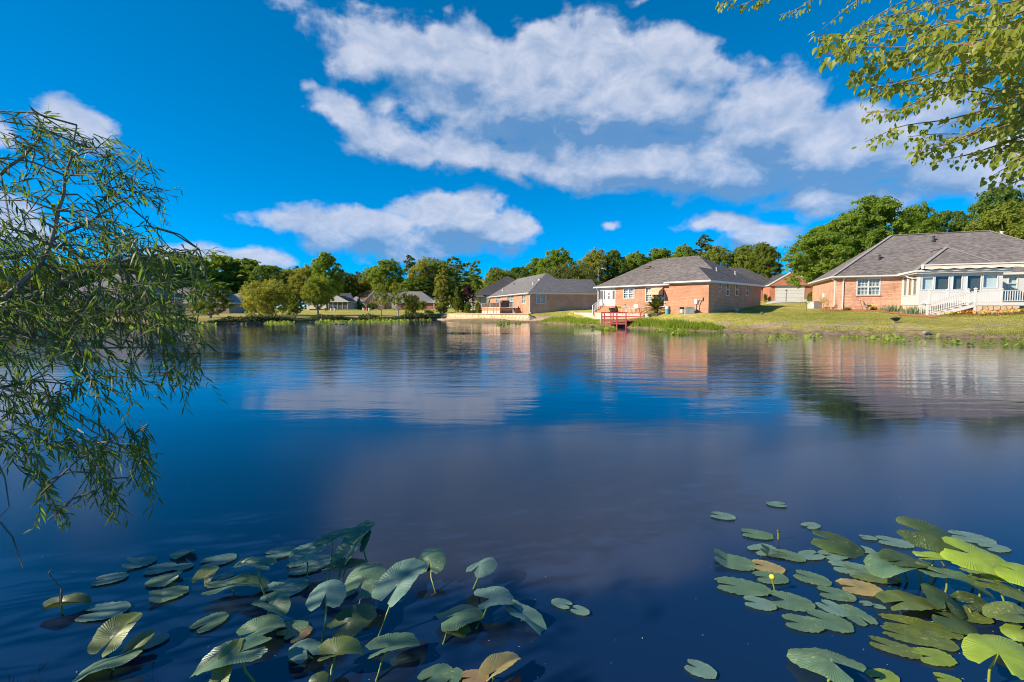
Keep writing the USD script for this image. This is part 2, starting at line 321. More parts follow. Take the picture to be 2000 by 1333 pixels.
for x, y, D in [(1387, 610, 46), (1490, 595.5, 54), (1440, 603, 50), (1170, 608, 60), (1250, 611, 53), (1300, 611, 50), (1340, 611, 48), (1345, 612, 45.3), (1330, 612, 46.6), (1372, 611.5, 44.6), (1303, 613, 47.6), (1120, 613, 62), (1620, 606, 48.5), (1588, 600, 56), (1752, 605, 46), (1700, 606, 46.5), (1815, 621, 38.5), (1905, 616, 37.5),
                (2000, 617, 35), (1500, 628, 40.2), (1600, 630, 38), (1700, 633.5, 36), (1760, 634.5, 34.6), (1850, 635, 33.6), (1960, 638, 32), (1400, 630, 42.5), (1750, 628, 36.5), (1600, 618, 42), (1520, 600, 58), (1500, 611, 48), (1400, 613, 44.5),
                (1032, 612, 76.5), (1172, 602, 81), (945, 613, 98), (1100, 608, 76), (1160, 605, 80), (1050, 624, 75), (1080, 622, 72), (925, 606, 107),
                (300, 617, 112), (480, 610, 150), (650, 605, 165), (830, 604, 165), (800, 610, 120), (700, 614, 105), (600, 613, 110), (600, 621, 80), (500, 622, 80), (450, 624, 76), (720, 619, 92), (820, 615, 110), (860, 613, 115),
                (50, 629, 62), (0, 627, 60), (150, 625, 80), (340, 615, 122), (1535, 588, 82), (1533, 589, 72), (1575, 591, 72), (1498, 590.5, 76), (1450, 596, 70), (1330, 602, 70), (1240, 604, 75)]:
    ctrl.append(at_y(x, y, D))
# the terrace behind the stone wall, the house plots and the far land
for x, y, z in [(-8, 90, 1.2), (-4, 84, 1.2), (1.5, 75.6, 1.22), (-12, 96, 1.25), (-3, 105, 1.6), (14, 92, 2.6), (20, 70, 2.3), (44, 72, 3.4), (60, 62, 2.9), (52, 40, 2.2), (44, 30, 1.5), (46, 12, 1.2), (30, 90, 3.4), (0, 140, 2.6), (60, 140, 4.0), (-60, 190, 2.5),
                (-140, 140, 2.0), (-120, 60, 1.4), (-75, 40, 1.0), (-62, 10, .8), (-30, 2, .8), (-10, 1, .55), (-6, 0, .42), (0, -1.5, .4), (5, -1, .4), (20, -6, .8), (0, -12, .8), (-40, -30, 1.4), (40, -30, 1.4), (80, 0, 2.0), (80, 90, 3.6)]:
    ctrl.append(np.array([x, y, z], float))
for a in np.linspace(0, 2 * math.pi, 24, endpoint=False):
    ctrl.append(np.array([420 * math.cos(a), 60 + 420 * math.sin(a), 3.6])); ctrl.append(np.array([3200 * math.cos(a), 60 + 3200 * math.sin(a), 5.0]))
for s in np.linspace(0, EDGE.length, 260, endpoint=False):
    p = EDGE.interpolate(s); ctrl.append(np.array([p.x, p.y, .10]))
ctrl = np.array(ctrl)
_lin = LinearNDInterpolator(ctrl[:, :2], ctrl[:, 2])
def axis_steps(lo, hi, step, far):
    a = list(np.arange(lo, hi + 1e-6, step)); s = step; x = hi
    while x < far: s *= 1.25; x += s; a.append(x)
    s = step; x = lo
    while x > -far: s *= 1.25; x -= s; a.insert(0, x)
    return np.array(a)
GX, GY = axis_steps(-85, 52, .6, 2200), axis_steps(-4, 125, .6, 2200)
_xx, _yy = np.meshgrid(GX, GY, indexing='ij')
_zz = _lin(_xx, _yy); _zz = np.where(np.isnan(_zz), 5.0, _zz)
_pts = shapely.points(_xx.ravel(), _yy.ravel())
_in = shapely.contains_xy(LAKE, _xx.ravel(), _yy.ravel()).reshape(_xx.shape)
_near = (np.abs(_xx) < 100) & (np.abs(_yy - 60) < 90)
_d = np.full(_xx.shape, 50.0); _d[_near] = shapely.distance(_pts.reshape(_xx.shape)[_near], EDGE)
_core = slice(0, None)
_sm = gaussian_filter(_zz, 1.1)
_zz = np.where(_near & (_d > .8), _sm, _zz)
_lump = (meshkit.fbm(np.stack([_xx * .45, _yy * .45, 0 * _xx], -1), 3, 3) - .5) * .12 + (meshkit.noise(np.stack([_xx * 1.3, _yy * 1.3, 0 * _xx], -1), 5) - .5) * .04
_zz = _zz + np.where(_in, 0, _lump * np.clip(_d / 1.5, 0, 1))
_zz = np.where(_in, -np.minimum(.06 + .45 * _d, 1.3), np.maximum(_zz, .03 + .05 * np.minimum(_d, 2)))
# the stone retaining wall: a level terrace behind it, the beach in front
WALL_LINE = [((px - 1000) / FOC * D, D) for px, D in [(862, 98.5), (892, 91.5), (930, 85.5), (975, 80.0), (1010, 76.5), (1034, 74.6)]]
_wl = sg.LineString(WALL_LINE); _dw = np.full(_xx.shape, 99.0); _m = (np.abs(_xx + 6) < 20) & (np.abs(_yy - 86) < 24); _dw[_m] = shapely.distance(_pts.reshape(_xx.shape)[_m], _wl)
_far_side = shapely.contains_xy(sg.Polygon(WALL_LINE + [(20, 76), (20, 120), (-20, 120), (-20, 100)]), _xx.ravel(), _yy.ravel()).reshape(_xx.shape)
_zz = np.where(_m & ~_in & ~_far_side & (_dw < 6), np.minimum(_zz, .10 + .012 * _d), _zz)
_zz = np.where(_m & ~_in & _far_side & (_dw < 5), np.clip(_zz, 1.08, 1.16 + .08 * np.clip(_dw - 1, 0, 9)), _zz)
GZ = _zz
def ground(x, y):
    i = np.clip(np.searchsorted(GX, x) - 1, 0, len(GX) - 2); j = np.clip(np.searchsorted(GY, y) - 1, 0, len(GY) - 2)
    tx = (x - GX[i]) / (GX[i + 1] - GX[i]); ty = (y - GY[j]) / (GY[j + 1] - GY[j])
    return (GZ[i, j] * (1 - tx) + GZ[i + 1, j] * tx) * (1 - ty) + (GZ[i, j + 1] * (1 - tx) + GZ[i + 1, j + 1] * tx) * ty
def drop(px, py, lo=20.0, hi=260.0):
    """where the sight line of a pixel first meets the land"""
    d = pixdir(px, py); d = d / d[1]
    Y = np.arange(lo, hi, .1); P = EYE[None] + d[None] * Y[:, None]
    h = P[:, 2] - ground(P[:, 0], P[:, 1])
    k = int(np.argmax(h <= 0)) if (h <= 0).any() else int(np.argmin(h))
    p = P[k].copy(); p[2] = float(ground(p[0], p[1])); return p
def on_ground(x, y, dz=0.0): return np.array([x, y, float(ground(x, y)) + dz])

ni, nj = _xx.shape
_idx = np.arange(ni * nj).reshape(ni, nj)
_f = np.stack([_idx[:-1, :-1], _idx[1:, :-1], _idx[1:, 1:], _idx[:-1, 1:]], -1).reshape(-1, 4)
_far_under = ~(_zz[:-1, :-1] < -1.25).reshape(-1)
# grass, worn and dry in places; bare earth and mud low down by the water
land_nodes = {
    'g': ('geometry', {}), 's': ('separate_xyz', {}),
    'n1': ('noise_texture', {'scale': .16, 'detail': 5.0, 'roughness': .6}), 'n2': ('noise_texture', {'scale': 2.2, 'detail': 6.0, 'roughness': .7}), 'n3': ('noise_texture', {'scale': 22.0, 'detail': 3.0, 'roughness': .7}),
    'g1': ('rgb_ramp', {'ramp': [(.30, (.25, .265, .045)), (.5, (.38, .335, .08)), (.70, (.48, .385, .13))]}),
    'g2': ('rgb_ramp', {'ramp': [(.3, (.62, .66, .6)), (.7, (1.25, 1.2, 1.2))]}), 'gm': ('mix', {'mix_type': 'multiply', 'fac': 1.0}),
    'g3': ('rgb_ramp', {'ramp': [(.3, (.6, .62, .55)), (.7, (1.3, 1.3, 1.3))]}), 'gm2': ('mix', {'mix_type': 'multiply', 'fac': .8}),
    'soil': ('rgb_ramp', {'ramp': [(.3, (.10, .07, .045)), (.7, (.26, .19, .13))]}),
    'low': ('map_range', {'clamp': True, 'from_min': .12, 'from_max': .52, 'to_min': 1.0, 'to_max': 0.0}), 'lown': ('math', {'math_type': 'multiply_add', 'value2': .55, 'value3': -.27}), 'lows': ('math', {'math_type': 'add'}),
    'mixs': ('mix', {'mix_type': 'mix'}),
    'sm': ('mapping', {'mapping_type': 'texture', 'location': (-4.5, 84.0, 0), 'rotation': (0, 0, math.radians(-52)), 'scale': (19, 8.5, 6)}), 'sg': ('gradient_texture', {'gradient_type': 'spherical'}), 'sn': ('math', {'math_type': 'multiply_add', 'value2': .5, 'value3': -.25}), 'sa': ('math', {'math_type': 'add'}), 'sf': ('map_range', {'clamp': True, 'from_min': .12, 'from_max': .3, 'to_min': 0.0, 'to_max': 1.0}), 'sz': ('map_range', {'clamp': True, 'from_min': .5, 'from_max': .8, 'to_min': 1.0, 'to_max': 0.0}), 'sx': ('math', {'math_type': 'multiply'}),
    'sand': ('rgb_ramp', {'ramp': [(.3, (.40, .27, .17)), (.7, (.58, .41, .28))]}), 'mixsand': ('mix', {'mix_type': 'mix'}),
    'wm': ('mapping', {'scale': (.35, .8, 1)}), 'wn': ('noise_texture', {'scale': 1.0, 'detail': 5.0, 'roughness': .6}), 'wf': ('map_range', {'clamp': True, 'from_min': .48, 'from_max': .58, 'to_min': 0.0, 'to_max': .85}), 'wz0': ('map_range', {'clamp': True, 'from_min': .30, 'from_max': .45, 'to_min': 0.0, 'to_max': 1.0}), 'wz1': ('map_range', {'clamp': True, 'from_min': .78, 'from_max': .98, 'to_min': 1.0, 'to_max': 0.0}), 'wz': ('math', {'math_type': 'multiply'}), 'wx': ('math', {'math_type': 'multiply'}),
    'worn': ('rgb_ramp', {'ramp': [(.3, (.26, .20, .16)), (.7, (.40, .31, .25))]}), 'mixw': ('mix', {'mix_type': 'mix'}), 'p': ('principled_bsdf', {'roughness': .95, 'specular_ior_level': .1}), 'b': ('bump', {'strength': .8, 'distance': .06}),
}
land_links = [('g.position', 's.vector'), ('g.position', 'n1.vector'), ('g.position', 'n2.vector'), ('g.position', 'n3.vector'), ('n1.fac', 'g1.fac'), ('n2.fac', 'g2.fac'), ('g1.color', 'gm.color1'), ('g2.color', 'gm.color2'),
              ('n3.fac', 'g3.fac'), ('gm.color', 'gm2.color1'), ('g3.color', 'gm2.color2'), ('n2.fac', 'soil.fac'), ('n2.fac', 'lown.value1'), ('lown.value', 'lows.value1'), ('s.z', 'lows.value2'), ('lows.value', 'low.value'),
              ('low.result', 'mixs.fac'), ('soil.color', 'mixs.color2'), ('g.position', 'wm.vector'), ('wm.vector', 'wn.vector'), ('wn.fac', 'wf.value'), ('s.z', 'wz0.value'), ('s.z', 'wz1.value'), ('wz0.result', 'wz.value1'), ('wz1.result', 'wz.value2'), ('wz.value', 'wx.value1'), ('wf.result', 'wx.value2'), ('wx.value', 'mixw.fac'), ('n2.fac', 'worn.fac'), ('gm2.color', 'mixw.color1'), ('worn.color', 'mixw.color2'), ('mixw.color', 'mixs.color1'),
              ('g.position', 'sm.vector'), ('sm.vector', 'sg.vector'), ('n2.fac', 'sn.value1'), ('sn.value', 'sa.value1'), ('sg.fac', 'sa.value2'), ('sa.value', 'sf.value'), ('s.z', 'sz.value'), ('sf.result', 'sx.value1'), ('sz.result', 'sx.value2'), ('sx.value', 'mixsand.fac'), ('n2.fac', 'sand.fac'), ('mixs.color', 'mixsand.color1'), ('sand.color', 'mixsand.color2'), ('mixsand.color', 'p.base_color'), ('n3.fac', 'b.height'), ('b.normal', 'p.normal')]
LAND = MAT('lawn_and_bank', land_nodes, land_links, 'p.BSDF')
lone('ground', (np.stack([_xx, _yy, _zz], -1).reshape(-1, 3), _f[_far_under]), LAND, 'mown grassy ground rising from the muddy pond bank to the houses', 'ground', kind='structure', smooth=True)
# the bed of the pond, a little lower than the land sheet
# water: dark, with a fine chop out in the middle that fades where it is sheltered
wn = {
    'g': ('geometry', {}), 's': ('separate_xyz', {}),
    'm1': ('mapping', {'scale': (.55, 1.9, 1), 'rotation': (0, 0, math.radians(9))}), 'w1': ('noise_texture', {'scale': 1.15, 'detail': 2.5, 'roughness': .5, 'distortion': .3}),
    'm2': ('mapping', {'scale': (1.2, 4.2, 1), 'rotation': (0, 0, math.radians(-6))}), 'w2': ('noise_texture', {'scale': 3.2, 'detail': 3.0, 'roughness': .55}),
    'sm': ('mapping', {'scale': (.05, .5, 1), 'rotation': (0, 0, math.radians(4))}), 'sw': ('noise_texture', {'scale': 1.0, 'detail': 1.0}),
    'pm': ('mapping', {'scale': (.018, .06, 1)}), 'pn': ('noise_texture', {'scale': 1.0, 'detail': 3.0, 'roughness': .55}), 'pr': ('map_range', {'clamp': True, 'from_min': .40, 'from_max': .60, 'to_min': .25, 'to_max': 1.0}),
    'yr': ('map_range', {'clamp': True, 'range_type': 'smoothstep', 'from_min': 2.6, 'from_max': 15.0, 'to_min': .03, 'to_max': 1.0}), 'amp': ('math', {'math_type': 'multiply'}),
    'h1': ('math', {'math_type': 'multiply', 'value2': .024}), 'h2': ('math', {'math_type': 'multiply', 'value2': .0045}), 'hs': ('math', {'math_type': 'multiply', 'value2': .010}), 'ha': ('math', {'math_type': 'add'}), 'hm': ('math', {'math_type': 'multiply'}), 'hh': ('math', {'math_type': 'add'}),
    'ru': ('map_range', {'range_type': 'smoothstep', 'clamp': True, 'from_min': 2.3, 'from_max': 3.6, 'to_min': 0.0, 'to_max': 1.0}), 'rd': ('map_range', {'range_type': 'smoothstep', 'clamp': True, 'from_min': 4.6, 'from_max': 8.5, 'to_min': 1.0, 'to_max': 0.0}), 'rx': ('math', {'math_type': 'multiply'}), 'rr': ('math', {'math_type': 'multiply_add', 'value2': .17, 'value3': .03}),
    'fd': ('map_range', {'clamp': True, 'from_min': 22.0, 'from_max': 50.0, 'to_min': 1.0, 'to_max': .7}), 'amp2': ('math', {'math_type': 'multiply'}),
    'b': ('bump', {'strength': 1.0, 'distance': 1.0}), 'p': ('principled_bsdf', {'base_color': (.005, .015, .048), 'specular_tint': (.9, .96, 1.0), 'roughness': .025, 'ior': 1.62, 'specular_ior_level': .5}),
}
wl = [('g.position', 's.vector'), ('g.position', 'm1.vector'), ('g.position', 'm2.vector'), ('g.position', 'pm.vector'), ('g.position', 'sm.vector'), ('m1.vector', 'w1.vector'), ('m2.vector', 'w2.vector'), ('sm.vector', 'sw.vector'), ('pm.vector', 'pn.vector'), ('pn.fac', 'pr.value'),
      ('s.y', 'yr.value'), ('pr.result', 'amp.value1'), ('yr.result', 'amp.value2'), ('w1.fac', 'h1.value1'), ('w2.fac', 'h2.value1'), ('sw.fac', 'hs.value1'), ('h1.value', 'ha.value1'), ('h2.value', 'ha.value2'), ('ha.value', 'hm.value1'), ('amp2.value', 'hm.value2'),
      ('hm.value', 'hh.value1'), ('hs.value', 'hh.value2'), ('s.y', 'ru.value'), ('s.y', 'rd.value'), ('ru.result', 'rx.value1'), ('rd.result', 'rx.value2'), ('rx.value', 'rr.value1'), ('rr.value', 'p.roughness'), ('s.y', 'fd.value'), ('amp.value', 'amp2.value1'), ('fd.result', 'amp2.value2'), ('hh.value', 'b.height'), ('b.normal', 'p.normal')]
WATER = MAT('pond_water', wn, wl, 'p.BSDF')
wx = LAKE.buffer(1.5)
wm = trimesh.creation.triangulate_polygon(wx, engine='earcut')
lone('water', (np.c_[wm[0], np.zeros(len(wm[0]))], wm[1]), WATER, 'still dark blue pond reflecting sky, trees and houses', 'pond', kind='structure')

# ------------------------------------------------------------------ houses
BRICK_J = brickwork('brick_orange', (.45, .18, .095), (.35, .13, .065), (.48, .34, .24))
BRICK_I = brickwork('brick_salmon', (.49, .20, .105), (.40, .15, .075), (.48, .36, .27))
BRICK_M = brickwork('brick_mottled', (.52, .25, .15), (.36, .105, .05), (.56, .42, .31), ms=.013, var=.3)
BRICK_R = brickwork('brick_red', (.44, .13, .065), (.36, .10, .05), (.40, .25, .18))
BRICK_P = brickwork('brick_pink', (.50, .27, .18), (.42, .21, .14), (.52, .42, .34))
BRICK_T = brickwork('brick_tan', (.36, .22, .15), (.28, .16, .11), (.40, .33, .27))
ROOF_J = shingles('shingles_brown_grey', (.150, .130, .125))
ROOF_I = shingles('shingles_grey', (.150, .142, .145), .2)
ROOF_M = shingles('shingles_mottled', (.165, .146, .142), .30)
ROOF_H = shingles('shingles_dark', (.075, .070, .075), .25)
ROOF_O = shingles('shingles_orange', (.50, .17, .07), .2)
ROOF_B = shingles('shingles_pale', (.20, .185, .185), .2)
SIDING = plain('white_siding', (.50, .495, .49), .6, .05, 2)

class Frame:
    """a house's own axes: a along the front from left to right, b into the house"""
    def __init__(self, x0, y0, th):
        self.o = np.array([x0, y0]); self.u = np.array([math.cos(th), math.sin(th)]); self.v = np.array([-self.u[1], self.u[0]]); self.th = th
    def P(self, a, b, z):
        p = self.o + a * self.u + b * self.v; return np.array([p[0], p[1], z])
    def U(self): return np.array([self.u[0], self.u[1], 0.])
    def V(self): return np.array([self.v[0], self.v[1], 0.])

def hull(points):
    return trimesh.convex.convex_hull(np.array(points))
def to_manifold(m):
    import manifold3d
    return manifold3d.Manifold(manifold3d.Mesh(vert_properties=np.asarray(m.vertices, np.float32), tri_verts=np.asarray(m.faces, np.uint32)))
def roof_parts(thing, solids, mat, trim=WHITE, fascia_name='fascia'):
    """solids: convex roof volumes; their union becomes roof, fascia and soffit"""
    m = None
    for s in solids:
        k = to_manifold(s); m = k if m is None else m + k
    v, f = mesh_vf(m)
    n = np.cross(v[f[:, 1]] - v[f[:, 0]], v[f[:, 2]] - v[f[:, 0]]); L = np.linalg.norm(n, axis=1); f, n, L = f[L > 1e-7], n[L > 1e-7], L[L > 1e-7]; n = n / L[:, None]
    tops, sides, unders = n[:, 2] > .12, np.abs(n[:, 2]) <= .12, n[:, 2] < -.12
    def pick(mask):
        t = f[mask]; return v[t].reshape(-1, 3), np.arange(3 * len(t)).reshape(-1, 3), n[mask]
    tv, tf, tn = pick(tops)
    h = np.cross([0, 0, 1.], tn); hl = np.linalg.norm(h, axis=1, keepdims=True); h = np.where(hl > 1e-6, h / np.maximum(hl, 1e-9), [1., 0, 0]); w = np.cross(tn, h)
    hh, ww = np.repeat(h, 3, 0), np.repeat(w, 3, 0)
    uv = np.stack([(tv * hh).sum(1), (tv * ww).sum(1)], 1)
    thing.part('roof', (tv, tf), mat, uv=uv)
    sv, sf, _ = pick(sides); thing.part(fascia_name, (sv, sf), trim)
    uv_, uf, _ = pick(unders); thing.part('soffit', (uv_, uf), trim)
def hip_solid(F, a0, a1, b0, b1, ze, pit, t=.2, ridge='long', ends=(1, 1), rise=None):
    """a hip roof over a rectangle. ends: 1 = hipped end, 0 = gable end. ridge runs along the longer side unless told 'a' or 'b'"""
    along_a = (a1 - a0 >= b1 - b0) if ridge == 'long' else ridge == 'a'
    if along_a:
        h = (b1 - b0) / 2; r = [(a0 + h * ends[0], (b0 + b1) / 2), (a1 - h * ends[1], (b0 + b1) / 2)]
    else:
        h = (a1 - a0) / 2; r = [((a0 + a1) / 2, b0 + h * ends[0]), ((a0 + a1) / 2, b1 - h * ends[1])]
    zr = ze + h * pit
    low = [F.P(a, b, z) for a in (a0, a1) for b in (b0, b1) for z in (ze - t, ze)]
    return hull(low + [F.P(a, b, zr) for a, b in r])

def wall(thing, F, p0, p1, z0, z1, mat, holes=(), th=.22, name='wall', parent=None):
    """a wall from plan point p0 to p1 (house axes), outside on the right hand side; holes (s0, s1, z0, z1) left open"""
    A, B = F.P(*p0, 0)[:2], F.P(*p1, 0)[:2]
    d = unit(B - A); L = np.linalg.norm(B - A); out = np.array([d[1], -d[0]]); inw = -out
    D3, I3 = np.array([d[0], d[1], 0]), np.array([inw[0], inw[1], 0])
    xs = sorted({0.0, L, *[max(0, h[0]) for h in holes], *[min(L, h[1]) for h in holes]})
    v, f, uv, k = [], [], [], 0
    for s0, s1 in zip(xs[:-1], xs[1:]):
        if s1 - s0 < 1e-4: continue
        mid = (s0 + s1) / 2; cuts = [z0]
        for h in sorted([h for h in holes if h[0] < mid < h[1]], key=lambda h: h[2]): cuts += [max(z0, h[2]), min(z1, h[3])]
        cuts.append(z1)
        for lo, hi in zip(cuts[::2], cuts[1::2]):
            if hi - lo < 1e-4: continue
            O = np.array([A[0], A[1], lo]) + D3 * s0
            m = MB().obox(O, D3 * (s1 - s0), I3 * th, np.array([0, 0, hi - lo])); vv, ff = m.vf()
            tri = vv[ff].reshape(-1, 3)
            nn = np.cross(vv[ff[:, 1]] - vv[ff[:, 0]], vv[ff[:, 2]] - vv[ff[:, 0]]); side = np.repeat(np.abs(nn @ D3) > .5 * np.linalg.norm(nn, axis=1), 3)
            s = (tri[:, :2] - A) @ d; q = (tri[:, :2] - A) @ inw
            uv.append(np.stack([np.where(side, q, s) + 13.7 * A[0], tri[:, 2]], 1)); v.append(tri); f.append(np.arange(len(tri)).reshape(-1, 3) + k); k += len(tri)
    return thing.part(name, (np.vstack(v), np.vstack(f)), mat, uv=np.vstack(uv), parent=parent)

class Wall:
    """remembers a wall so that openings can be placed on it by bearing and height"""
    def __init__(self, F, p0, p1):
        self.A, self.B = F.P(*p0, 0)[:2], F.P(*p1, 0)[:2]; self.F, self.p0, self.p1 = F, p0, p1
        self.d = unit(self.B - self.A); self.L = np.linalg.norm(self.B - self.A); self.out = np.array([self.d[1], -self.d[0]])
    def sz(self, px, py):
        r = pixdir(px, py); den = r[:2] @ self.out; t = ((self.A - EYE[:2]) @ self.out) / den; p = EYE + r * t
        return float((p[:2] - self.A) @ self.d), float(p[2])
    def rect(self, x0, y0, x1, y1):
        a, b = self.sz(x0, y0), self.sz(x1, y1); c, e = self.sz(x0, y1), self.sz(x1, y0)
        return (min(a[0], b[0]), max(a[0], b[0]), (b[1] + c[1]) / 2, (a[1] + e[1]) / 2)
    def at(self, s, z, o=0.0):
        p = self.A + self.d * s + self.out * o; return np.array([p[0], p[1], z])
    def D(self): return np.array([self.d[0], self.d[1], 0.])
    def O(self): return np.array([self.out[0], self.out[1], 0.])

def window(thing, W, r, cols=2, rows=2, leaves=1, back=BLIND, frame=WHITE, fw=.07, name='window', glass=PANE, sill=None, label=None, depth=.10, mid=.07, blind_from=0.0):
    """a framed window in a hole: frame > pane, muntin, blind. leaves: sashes side by side; cols x rows panes in each half sash"""
    s0, s1, z0, z1 = r; D, O, Z = W.D(), W.O(), np.array([0, 0, 1.])
    m = MB()
    def bar(a, b, lo, hi, o0, o1): m.obox(W.at(a, lo, o0), D * (b - a), O * (o1 - o0), Z * (hi - lo))
    bar(s0, s0 + fw, z0, z1, -depth, .03); bar(s1 - fw, s1, z0, z1, -depth, .03); bar(s0 + fw, s1 - fw, z0, z0 + fw, -depth, .03); bar(s0 + fw, s1 - fw, z1 - fw, z1, -depth, .03)
    w = (s1 - s0 - 2 * fw) / leaves
    for k in range(1, leaves): bar(s0 + fw + k * w - fw * .6, s0 + fw + k * w + fw * .6, z0 + fw, z1 - fw, -depth, .02)
    if mid: bar(s0 + fw, s1 - fw, (z0 + z1) / 2 - mid / 2, (z0 + z1) / 2 + mid / 2, -depth, .01)
    p = thing.part(name, m, frame, label=label)
    for k in range(leaves):
        a0 = s0 + fw + k * w; a1 = a0 + w
        thing.part('pane', MB().obox(W.at(a0 + .002, z0 + fw, -depth * .7), D * (w - .004), -O * .008, Z * (z1 - z0 - 2 * fw)), glass, parent=p)
        mm = MB()
        for c in range(1, cols): x = a0 + w * c / cols; mm.obox(W.at(x - .014, z0 + fw, -depth * .68), D * .028, O * .02, Z * (z1 - z0 - 2 * fw))
        for q in range(1, rows):
            for h0 in ((z0 + fw, (z0 + z1) / 2), ((z0 + z1) / 2, z1 - fw)):
                z = h0[0] + (h0[1] - h0[0]) * q / rows; mm.obox(W.at(a0, z - .014, -depth * .68 + .003), D * w, O * .02, Z * .028)
        if mm.n: thing.part('muntin', mm, frame, parent=p)
    if back is not None:
        zb = z0 + (z1 - z0) * blind_from
        thing.part('blind', MB().obox(W.at(s0 + .02, zb, -depth - .09), D * (s1 - s0 - .04), -O * .02, Z * (z1 - zb - .02)), back, parent=p)
    if sill: thing.part('sill', MB().obox(W.at(s0 - .05, z0 - .09, -.05), D * (s1 - s0 + .1), O * .12, Z * .085), sill)
    return p
def downspout(thing, W, s, z0, z1, o=.06, lab=None):
    m = MB(); m.obox(W.at(s - .05, z0, .01), W.D() * .1, W.O() * .08, np.array([0, 0, z1 - z0 - .25]))
    m.bar(W.at(s, z1 - .27, .05), W.at(s, z1 - .02, .36), .1, .08); m.bar(W.at(s, z0 + .06, .05), W.at(s, z0 - .04, .45), .1, .08)
    thing.part('downspout', m, WHITE)
def gutter(thing, pts):
    """a white gutter trough along an eave, through the given points"""
    m = MB()
    for a, b in zip(pts[:-1], pts[1:]): m.bar(np.asarray(a), np.asarray(b), .12, .13)
    thing.part('gutter', m, WHITE)
def vent(thing, p, h=.35, r=.07, mat=BLACKMETAL, name='roof_vent'):
    p = np.asarray(p, float); m = MB(); m.tube([p + [0, 0, -.3], p + [0, 0, h]], r, 8); m.tube([p + [0, 0, -.12], p + [0, 0, .08]], [r * 2.6, r * 1.15], 8); m.tube([p + [0, 0, h - .04], p + [0, 0, h + .05]], r * 1.35, 8)
    thing.part(name, m, mat)
def roof_point(F, a, b, z): return F.P(a, b, z)
def dark_floor(thing, poly, z):
    thing.part('floor', MB().prism(poly, z - .12, z), plain('dark_floor', (.10, .08, .06), .8))

# ---- the brown brick house in the middle, its long front to the left and its shaded gable side to the right
FJ = Frame(18.26, 44.59, -.8145)
ze = 4.5; pj = .627; L, j, qn, dep = 15.65, 3.09, 4.70, 13.6
J = Thing('brick_house', 'brown brick house with hipped grey roof behind the red dock', 'house', FJ.P(-6, 6, 1.4))
roof_parts(J, [hip_solid(FJ, -L, 0, j, dep, ze, pj), hip_solid(FJ, -qn, 0, 0, j + qn, ze, pj, ridge='b', ends=(1, 0))], ROOF_J)
o = .35
fj1, fj2 = Wall(FJ, (-L + o, j + o), (-qn + o, j + o)), Wall(FJ, (-qn + o, o), (-o, o))
fj3 = Wall(FJ, (-o, o), (-o, dep - o))
zg = .8
w1 = fj1.rect(1217.5, 563.7, 1239.0, 583.3); w2 = fj1.rect(1261.0, 561.3, 1273.0, 590); w3 = fj1.rect(1276, 566, 1298, 600)
porch_s = fj1.sz(1201.5, 580)[0]
wall(J, FJ, (-L + o + porch_s, j + o), (-qn + o, j + o), zg, ze - .19, BRICK_J, [(w[0] - porch_s, w[1] - porch_s, w[2], w[3]) for w in (w1, w2, w3)])
wall(J, FJ, (-qn + o, o), (-o, o), zg, ze - .19, BRICK_J)
sidewin = [fj3.rect(*r) for r in [(1404, 552.8, 1408.2, 569.5), (1418.5, 554.2, 1424, 577.8), (1436, 555.2, 1441.6, 578), (1457, 556.5, 1461.8, 578.3)]]
wall(J, FJ, (-o, o + .22), (-o, dep - o), zg, ze - .19, BRICK_J, [(w[0] - .22, w[1] - .22, w[2], w[3]) for w in sidewin])
wall(J, FJ, (-o - .22, dep - o), (-L + o, dep - o), zg, ze - .19, BRICK_J)
wall(J, FJ, (-L + o, dep - o - .22), (-L + o, j + o + 2.4), zg, ze - .19, BRICK_J)
wall(J, FJ, (-qn + o + .0, j + o - .005), (-qn + o, o + .225), zg, ze - .19, BRICK_J)
window(J, fj1, w1, 3, 2, 2, label='wide white window with eight over eight panes'); window(J, fj1, w2, 3, 3, 1); window(J, fj1, w3, 1, 1, 1, glass=DARKGLASS, back=None, label='glazed door shaded by the awning')
for r in sidewin: window(J, fj3, r, 1, 1, 1, back=BLIND, blind_from=.5, fw=.06)
# awning over the glazed door
aw0, aw1 = fj1.sz(1274, 561)[0], fj1.sz(1296, 561)[0]; zt, zb = fj1.sz(1285, 562)[1], fj1.sz(1285, 577)[1]
A_ = lambda s, z, q: fj1.at(s, z, q)
AWN = plain('tan_canvas', (.52, .36, .23), .8, .12, 2)
am = MB()
for a, b, c, d in [((aw0, zt, .03), (aw1, zt, .03), (aw1, zb + .35, .95), (aw0, zb + .35, .95)), ((aw0, zb + .35, .95), (aw1, zb + .35, .95), (aw1, zb + .02, 1.02), (aw0, zb + .02, 1.02))]:
    P4 = [A_(*k) for k in (a, b, c, d)]; n_ = unit(np.cross(P4[1] - P4[0], P4[3] - P4[0])) * .02
    v_ = np.array(P4 + [p - n_ for p in P4]); am.add(v_, [[0, 1, 2, 3], [7, 6, 5, 4], [0, 4, 5, 1], [1, 5, 6, 2], [2, 6, 7, 3], [3, 7, 4, 0]])
for s_ in (aw0, aw1 - .015): am.add(np.array([A_(s_, zt, .03), A_(s_, zb + .35, .95), A_(s_, zb + .02, 1.02), A_(s_, zb + .02, .03), A_(s_ + .015, zt, .03), A_(s_ + .015, zb + .35, .95), A_(s_ + .015, zb + .02, 1.02), A_(s_ + .015, zb + .02, .03)]), [[0, 1, 2, 3], [7, 6, 5, 4], [0, 4, 5, 1], [1, 5, 6, 2], [2, 6, 7, 3], [3, 7, 4, 0]])
J.part('awning', am, AWN)
